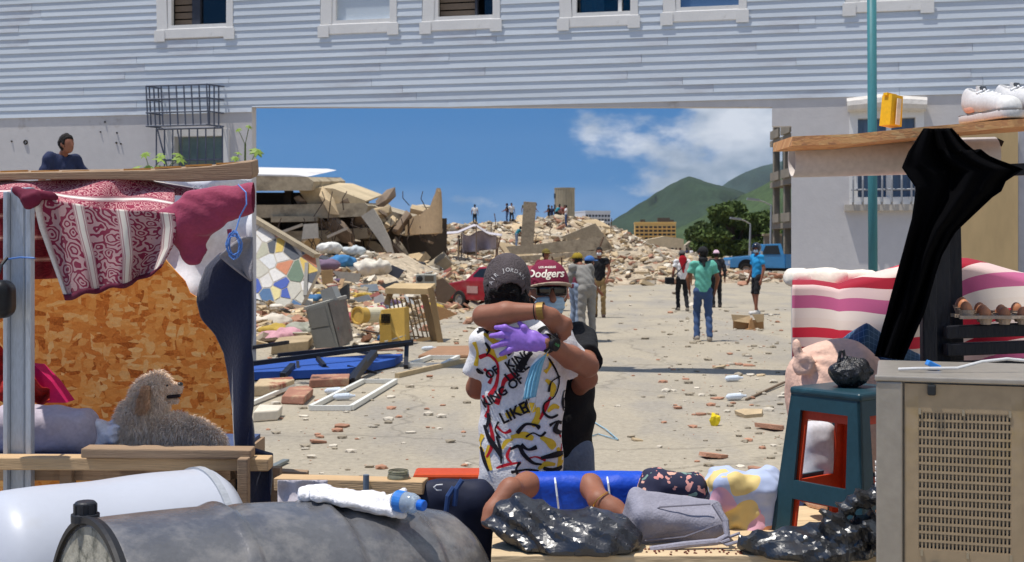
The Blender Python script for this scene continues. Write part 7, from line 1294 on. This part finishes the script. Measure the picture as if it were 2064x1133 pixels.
def hairB(p): q = (p-bH)@Rb.astype(np.float32); return np.maximum(ell(p, hb(0, -.01, .0), (.082, .1, .118), Rb)+fbm(p, 40, 2)*.02, np.maximum(np.minimum(q[:, 1]-.02, .05-q[:, 2]), -.08-q[:, 2]))
blob('hair', hairB, bH-.16, bH+.16, .007, hairm, B)
def capB(p): q = (p-bH)@Rb.astype(np.float32); return np.maximum(np.maximum(ell(p, hb(0, -.002, .035), (.092, .112, .105), Rb), .028-q[:, 2]), -ell(p, hb(0, -.002, .03), (.085, .104, .098), Rb))
cpB = blob('cap', capB, bH-.18, bH+.2, .006, mat('maroon_cap', (120, 30, 58), .85, .06, 8, .2, 150), B)
def brimB(p):
    q = (p-bH)@Rb.astype(np.float32); z = q[:, 2]-(.034+.10*(q[:, 1]-.08)-.9*q[:, 0]**2); r = np.sqrt((q[:, 0]/.092)**2+((q[:, 1]-.06)/.118)**2)-1; return np.maximum(np.maximum(r*.09, np.abs(z)-.005), .05-q[:, 1])
br_ = blob('brim', brimB, bH-.22, bH+.22, .005, mat('beige_brim', (176, 158, 138), .85, .06, 8), cpB)
bvc = bvh_of(cpB)
for body, px, py, s, sh_, rt in (('Dodgers', 1098, 551, .046, .2, .02), ('LOS ANGELES', 1102, 538, .012, 0, 0)):
    v, f = textmesh(body, s, .0012 if s > .02 else .0003, 1, sh_); o = P(px, py, DB); pr = project([(o.x+q[0], 5.2, o.z+q[1]+.02*q[0]) for q in v], (0, 1, 0), bvc, .0018); k, kf = keep(pr, f)
    if kf: put('lettering', k, kf, mat('lettering_cream', (232, 222, 206), .7, .02), cpB)
def glasses(p):
    q = (p-bH)@Rb.astype(np.float32); d = usm([rbox(p, hb(-.034, .082, .008), (.034, .014, .023), .01, Rb@rotm(0, 0, .28)), rbox(p, hb(.034, .082, .008), (.034, .014, .023), .01, Rb@rotm(0, 0, -.28))], .004); arms_ = np.minimum(cone(p, hb(-.066, .07, .018), hb(-.082, -.02, .012), .006, .005), cone(p, hb(.066, .07, .018), hb(.082, -.02, .012), .006, .005)); return np.minimum(np.minimum(d, cone(p, hb(-.02, .094, .022), hb(.02, .094, .022), .006, .006)), arms_)
blob('sunglasses', glasses, bH-.15, bH+.15, .0045, mat('black_lens', (10, 10, 12), .08, .05, 5, spec=.7), B)
def maskB(p): q = (p-bH)@Rb.astype(np.float32); return np.maximum(np.maximum(np.maximum(ell(p, hb(0, .042, -.055), (.066, .07, .058), Rb)+.0022*np.sin(q[:, 2]*300), -q[:, 1]+.03), q[:, 2]+.012), -ell(p, hb(0, .03, -.055), (.055, .06, .05), Rb))
mkB = blob('face_mask', maskB, bH-.15, bH+.15, .005, mat('mask_blue', (168, 196, 214), .8), B)
for s in (-1, 1): MB().tube([hb(s*.06, .055, -.03), hb(s*.08, .01, -.015), hb(s*.085, -.01, .0)], .002, 5).put('ear_loop', wt, mkB)
# gloved hand on the back
def glove(p):
    ds = [cone(p, Q(1094, 691, 4.85), Q(1076, 689, 4.842), .034, .034, yv, .8), cone(p, Q(1076, 688, 4.84), Q(1040, 683, 4.85), .042, .043, yv, .45), cone(p, Q(1046, 678, 4.85), Q(1040, 694, 4.85), .03, .03, yv, .5)]
    for (a, b_, c) in (((1040, 668), (1018, 660), (1000, 660)), ((1034, 677), (1010, 675), (990, 677)), ((1034, 688), (1014, 692), (993, 699)), ((1040, 698), (1026, 706), (1010, 714)), ((1068, 672), (1056, 660), (1047, 651))): ds += [cone(p, Q(*a, 4.85), Q(*b_, 4.842), .0135, .0125), cone(p, Q(*b_, 4.842), Q(*c, 4.862), .0125, .0095)]
    return usm(ds, .007)+.0016*np.sin((p[:, 0]*1.2+p[:, 2])*170)*np.clip((p[:, 0]-P(1045, 0, 4.84).x)*14, 0, 1)
blob('glove', glove, (P(975, 0, 4.85).x, 4.76, P(0, 735, 4.85).z), (P(1108, 0, 4.85).x, 4.93, P(0, 635, 4.85).z), .0042, mat('violet_nitrile', (150, 112, 206), .42, .06, 6, .1, 60), B)
wv = Vector(Q(1100, 690, 4.85)); ax = Vector(Q(1188, 740, 5.07)-Q(1100, 691, 4.85)).normalized(); wt_ = MB().lathe([(.033, -.018), (.037, -.014), (.037, .014), (.033, .018)], wv+ax*.012, ax, 24).put('watch_band', mat('watch_black', (20, 20, 22), .5), B); fd = (Vector((0, -1, .25))-ax*Vector((0, -1, .25)).dot(ax)).normalized()
MB().lathe([(.026, .028), (.027, .044), (.022, .048), (.001, .048)], wv+ax*.012, fd, 24).put('watch_case', _m['watch_black'], wt_); lc = mat('lcd_green', (70, 150, 90), .4)
v, f = textmesh('10:58', .014, .0004, 0); e1 = ax; e2 = fd.cross(ax); e2 = -e2 if e2.z < 0 else e2; put('watch_digits', [wv+ax*.012+fd*.0487+e1*q[0]+e2*q[1] for q in v], f, lc, wt_)
gv = Vector(Q(1090, 627, 4.86)); gax = Vector(Q(1088, 627, 4.86)-Q(966, 637, 4.92)).normalized(); MB().lathe([(.032, -.012), (.036, -.012), (.036, .014), (.032, .014)], gv, gax, 20).put('gold_watch', mat('dull_gold', (138, 112, 56), .45, metal=.4), B); MB().lathe([(.033, -.024), (.0355, -.022), (.033, -.019)], gv, gax, 20).put('bracelet', _m['watch_black'], B)
# face mask dangling from the wrist
dm = thing('dangling_face_mask', 'light blue surgical mask dangling by its loop from the watch wrist', 'face mask', P(1076, 800, 4.86))
def dmf(u, v): a = pw([(1100, 712), (1092, 735), (1085, 765), (1078, 800)], v); w_ = np.interp(v, [0, .25, .7, 1], [6, 24, 28, 26]); return P(a[0]-w_*u+2, a[1]+(6*u), 4.85-.014*math.sin(u*3.1)+.004*math.sin(u*26))
sheet('panel', dmf, 22, 18, mat('mask_sky', (120, 178, 204), .8, .05, 6), dm, .003)
def dmw(u, v): a = pw([(1098, 710), (1088, 735), (1078, 765), (1066, 798)], v); w_ = np.interp(v, [0, .25, .7, 1], [3, 12, 11, 8]); return P(a[0]-w_*u-6, a[1]+4*u, 4.845)
sheet('white_edge', dmw, 4, 18, mat('mask_inner', (226, 230, 232), .8), dm, .002)
MB().tube([P(1100, 714, 4.845), P(1108, 704, 4.83), P(1117, 690, 4.83)], .0018, 5).put('ear_loop', wt, dm); MB().tube([P(1062, 800, 4.85), P(1070, 830, 4.85), P(1068, 838, 4.85), P(1076, 822, 4.85), P(1082, 800, 4.85)], .0016, 5).put('ear_loop', wt, dm)
# --- lying person whose arms hang over the blue bag
lb = thing('low_bench', 'low bench hidden behind the bags', 'bench', (1.3, 5.2, 0)); MB().box((1.3, 5.17, .42), (1.75, .36, .05)).put('seat', woodg, lb)
for x in (.6, 2.0): MB().box((x, 5.17, .2), (.06, .3, .39)).put('leg', woodg, lb)
LP = thing('person', 'person lying behind the bags with bare arms hanging over the blue bag', 'person', (1.2, 5.1, .445))
def lying(p):
    sh = f32((.62, 5.1, .56)); ds = [ell(p, (.52, 5.2, .57), (.1, .08, .08)), cone(p, sh, f32((1.15, 5.18, .54)), .1, .1, (0, 0, 1), .9), cone(p, f32((1.15, 5.15, .54)), f32((1.6, 5.15, .52)), .08, .06), cone(p, f32((1.6, 5.15, .52)), f32((2.05, 5.17, .5)), .055, .04), cone(p, sh, f32((.33, 5.0, .66)), .05, .042)]
    a1, a2 = Q(1196, 985, 4.86), Q(1190, 980, 4.70); ds += [cone(p, f32((.33, 5.0, .66)), a1, .042, .042), cone(p, a1, a2, .044, .046), cone(p, a2, Q(1207, 1008, 4.60), .044, .04), cone(p, Q(1207, 1008, 4.58), Q(1236, 1030, 4.56), .04, .046), cone(p, Q(1236, 1030, 4.56), Q(1258, 1042, 4.54), .042, .03)]
    for k in range(5): ds.append(cone(p, Q(1250, 1032+k*4, 4.53+.012*k), Q(1268+k % 3*2, 1044+k*4, 4.5+.014*k), .012, .009))
    b1, b2 = Q(1082, 985, 4.86), Q(1062, 978, 4.70); ds += [cone(p, f32((.33, 5.0, .66)), b1, .042, .04), cone(p, b1, b2, .042, .05), cone(p, b2, Q(1026, 992, 4.60), .046, .042), cone(p, Q(1030, 985, 4.58), Q(995, 1030, 4.54), .044, .036), cone(p, Q(995, 1030, 4.54), Q(985, 1050, 4.52), .035, .03)]
    return usm(ds, .02)
blob('body', lying, (-.15, 4.44, .42), (2.15, 5.32, .86), .011, skA, LP)
blob('clothes', lambda p: np.maximum(usm([cone(p, f32((.62, 5.1, .56)), f32((1.15, 5.18, .54)), .11, .11, (0, 0, 1), .9), cone(p, f32((1.15, 5.15, .54)), f32((1.6, 5.15, .52)), .09, .07)], .02)+fbm(p, 9, 2)*.01, .447-p[:, 2]), (.45, 4.9, .43), (1.75, 5.34, .72), .015, cl('navy2', (50, 56, 86)), LP)
c_ = []; w0, w1 = Vector(Q(1207, 1008, 4.58)), Vector(Q(1236, 1030, 4.56)); ax = (w1-w0).normalized()
for k in range(25): a = k/24*6.283; e1 = ax.orthogonal().normalized(); e2 = ax.cross(e1); c_.append(w0+ax*.006+(e1*math.cos(a)+e2*math.sin(a))*.046+ax*.006*math.sin(a*2))
MB().tube(c_, .0022, 5).put('gold_bracelet', mat('bright_gold', (206, 160, 70), .3, metal=.8), LP)
# ================================================================ DOG
DD = 6.08
DG = thing('poodle', 'fluffy apricot poodle lying on the platform looking up with open mouth', 'dog', P(345, 897, DD)); fur = mat('apricot_fur', (230, 198, 168), .9, .2, 10, .3, 80, fine=.15)
bones = [((313, 790), (300, 802), 27, 32), ((326, 788), (356, 783), 16, 11), ((330, 804), (354, 808), 10, 6.5), ((300, 815), (285, 850), 29, 36), ((280, 845), (270, 885), 40, 34), ((290, 868), (360, 872), 34, 30), ((355, 868), (395, 876), 30, 25), ((395, 872), (432, 888), 22, 16), ((262, 880), (266, 905), 22, 18), ((310, 885), (318, 908), 16, 13), ((400, 890), (440, 898), 18, 10), ((318, 770), (300, 782), 17, 18)]
def dogf(p): return usm([cone(p, Q(*a, DD), Q(*b_, DD), ra/F*DD, rb_/F*DD, yv, .8) for a, b_, ra, rb_ in bones], .022)+fbm(p, 26, 2)*.008
lo, hi = P(225, 915, DD)-Vector((0, .13, 0)), P(470, 735, DD)+Vector((0, .13, 0))
dv, dq = nets(dogf, lo, hi, .006); DGb = put('body', dv, dq, fur, DG, smooth=True)
# curly tufts over the whole coat
r = np.random.default_rng(5); tri = dq[r.integers(0, len(dq), 42000)]; cpt = dv[tri].mean(1)+r.normal(size=(len(tri), 3))*.002; nrm = np.cross(dv[tri[:, 1]]-dv[tri[:, 0]], dv[tri[:, 3]]-dv[tri[:, 0]]); nrm /= np.linalg.norm(nrm, axis=1)[:, None]+1e-9
mz = np.array(P(352, 790, DD)); near = np.linalg.norm((cpt-mz)*np.array((1, .3, 1)), axis=1); ln = np.where(near < .06, .006, .032)*(.6+.8*r.random(len(tri))); fl = nrm*.75+r.normal(size=(len(tri), 3))*.33+np.array((0, 0, -.35)); fl /= np.linalg.norm(fl, axis=1)[:, None]
sd2 = np.cross(fl, r.normal(size=(len(tri), 3))); sd2 /= np.linalg.norm(sd2, axis=1)[:, None]; wdt = .0014; crl = np.cross(fl, sd2)*ln[:, None]*.25*r.choice([-1, 1], len(tri))[:, None]
a0, b0_ = cpt-sd2*wdt, cpt+sd2*wdt; mid = cpt+fl*ln[:, None]*.55+crl; a1, b1 = mid-sd2*wdt*.8, mid+sd2*wdt*.8; tip = cpt+fl*ln[:, None]+np.array((0, 0, -1))*ln[:, None]*.2
V = np.stack([a0, b0_, b1, a1, tip], 1).reshape(-1, 3); k = np.arange(len(tri))*5; Fq = np.concatenate([np.stack([k, k+1, k+2], 1), np.stack([k, k+2, k+3], 1), np.stack([k+3, k+2, k+4], 1)])
put('fur', V, Fq.astype(np.int32), mat('fur_tuft', (250, 228, 204), .85, .2, 14, fine=.15), DGb, kind='stuff')
def earf(p): return usm([cone(p, Q(296, 786, DD-.09), Q(288, 818, DD-.1), .022, .028, yv, .5)], .01)+fbm(p, 30, 2)*.012
for _q in (0,): blob('ear', earf, P(265, 850, DD)-Vector((0, .2, 0)), P(312, 765, DD)+Vector((0, .1, 0)), .006, mat('ear_fur', (206, 160, 122), .9, .25, 14, .4, 80), DG)
blob('nose', lambda p: ell(p, Q(363, 775, DD), (.0145, .016, .013)), P(349, 787, DD)-Vector((0, .04, 0)), P(377, 762, DD)+Vector((0, .04, 0)), .0035, mat('wet_black', (18, 16, 16), .3, spec=.6), DG)
blob('mouth', lambda p: cone(p, Q(340, 800, DD-.02), Q(361, 798, DD-.012), .009, .008, yv, 2.4), P(330, 812, DD)-Vector((0, .05, 0)), P(372, 786, DD)+Vector((0, .05, 0)), .003, mat('mouth_dark', (34, 20, 22), .5), DG)
blob('eye', lambda p: ell(p, Q(337, 777, DD-.045), (.006, .006, .006)), P(325, 787, DD)-Vector((0, .07, 0)), P(347, 767, DD)-Vector((0, .02, 0)), .0025, _m['wet_black'], DG)

ev = C.objects['ear']; me = ev.data; n_ = len(me.polygons); vv = np.array([tuple(wm(ev) @ me.vertices[i].co) for pl_ in list(me.polygons)[::1] for i in pl_.vertices]).reshape(-1, 4, 3); r = np.random.default_rng(8); k_ = r.integers(0, len(vv), 2500); cpt = vv[k_].mean(1); fl = r.normal(size=(2500, 3))*.3+np.array((-.2, -.5, -.8)); fl /= np.linalg.norm(fl, axis=1)[:, None]; sd3 = np.cross(fl, r.normal(size=(2500, 3))); sd3 /= np.linalg.norm(sd3, axis=1)[:, None]; ln = (.016+.02*r.random(2500))[:, None]
V = np.stack([cpt-sd3*.0016, cpt+sd3*.0016, cpt+fl*ln], 1).reshape(-1, 3); put('ear_fur', V, np.arange(7500, dtype=np.int32).reshape(-1, 3), mat('ear_tuft', (210, 168, 132), .9, .2, 14), ev, kind='stuff')
# ================================================================ AIR
hz = bpy.data.materials.new('haze_air'); hz.use_nodes = True; t_ = hz.node_tree; t_.nodes.clear(); o_ = t_.nodes.new('ShaderNodeOutputMaterial'); v_ = t_.nodes.new('ShaderNodeVolumePrincipled'); v_.inputs['Color'].default_value = (.82, .9, 1, 1); v_.inputs['Density'].default_value = .00005; v_.inputs['Anisotropy'].default_value = .2; t_.links.new(v_.outputs[0], o_.inputs['Volume'])
q = MB().box((0, 2400, 229), (9000, 5600, 460)); put('haze', q.v, q.f, hz, kind='stuff', label='thin bluish haze in the air over the street and hills', cat='haze')
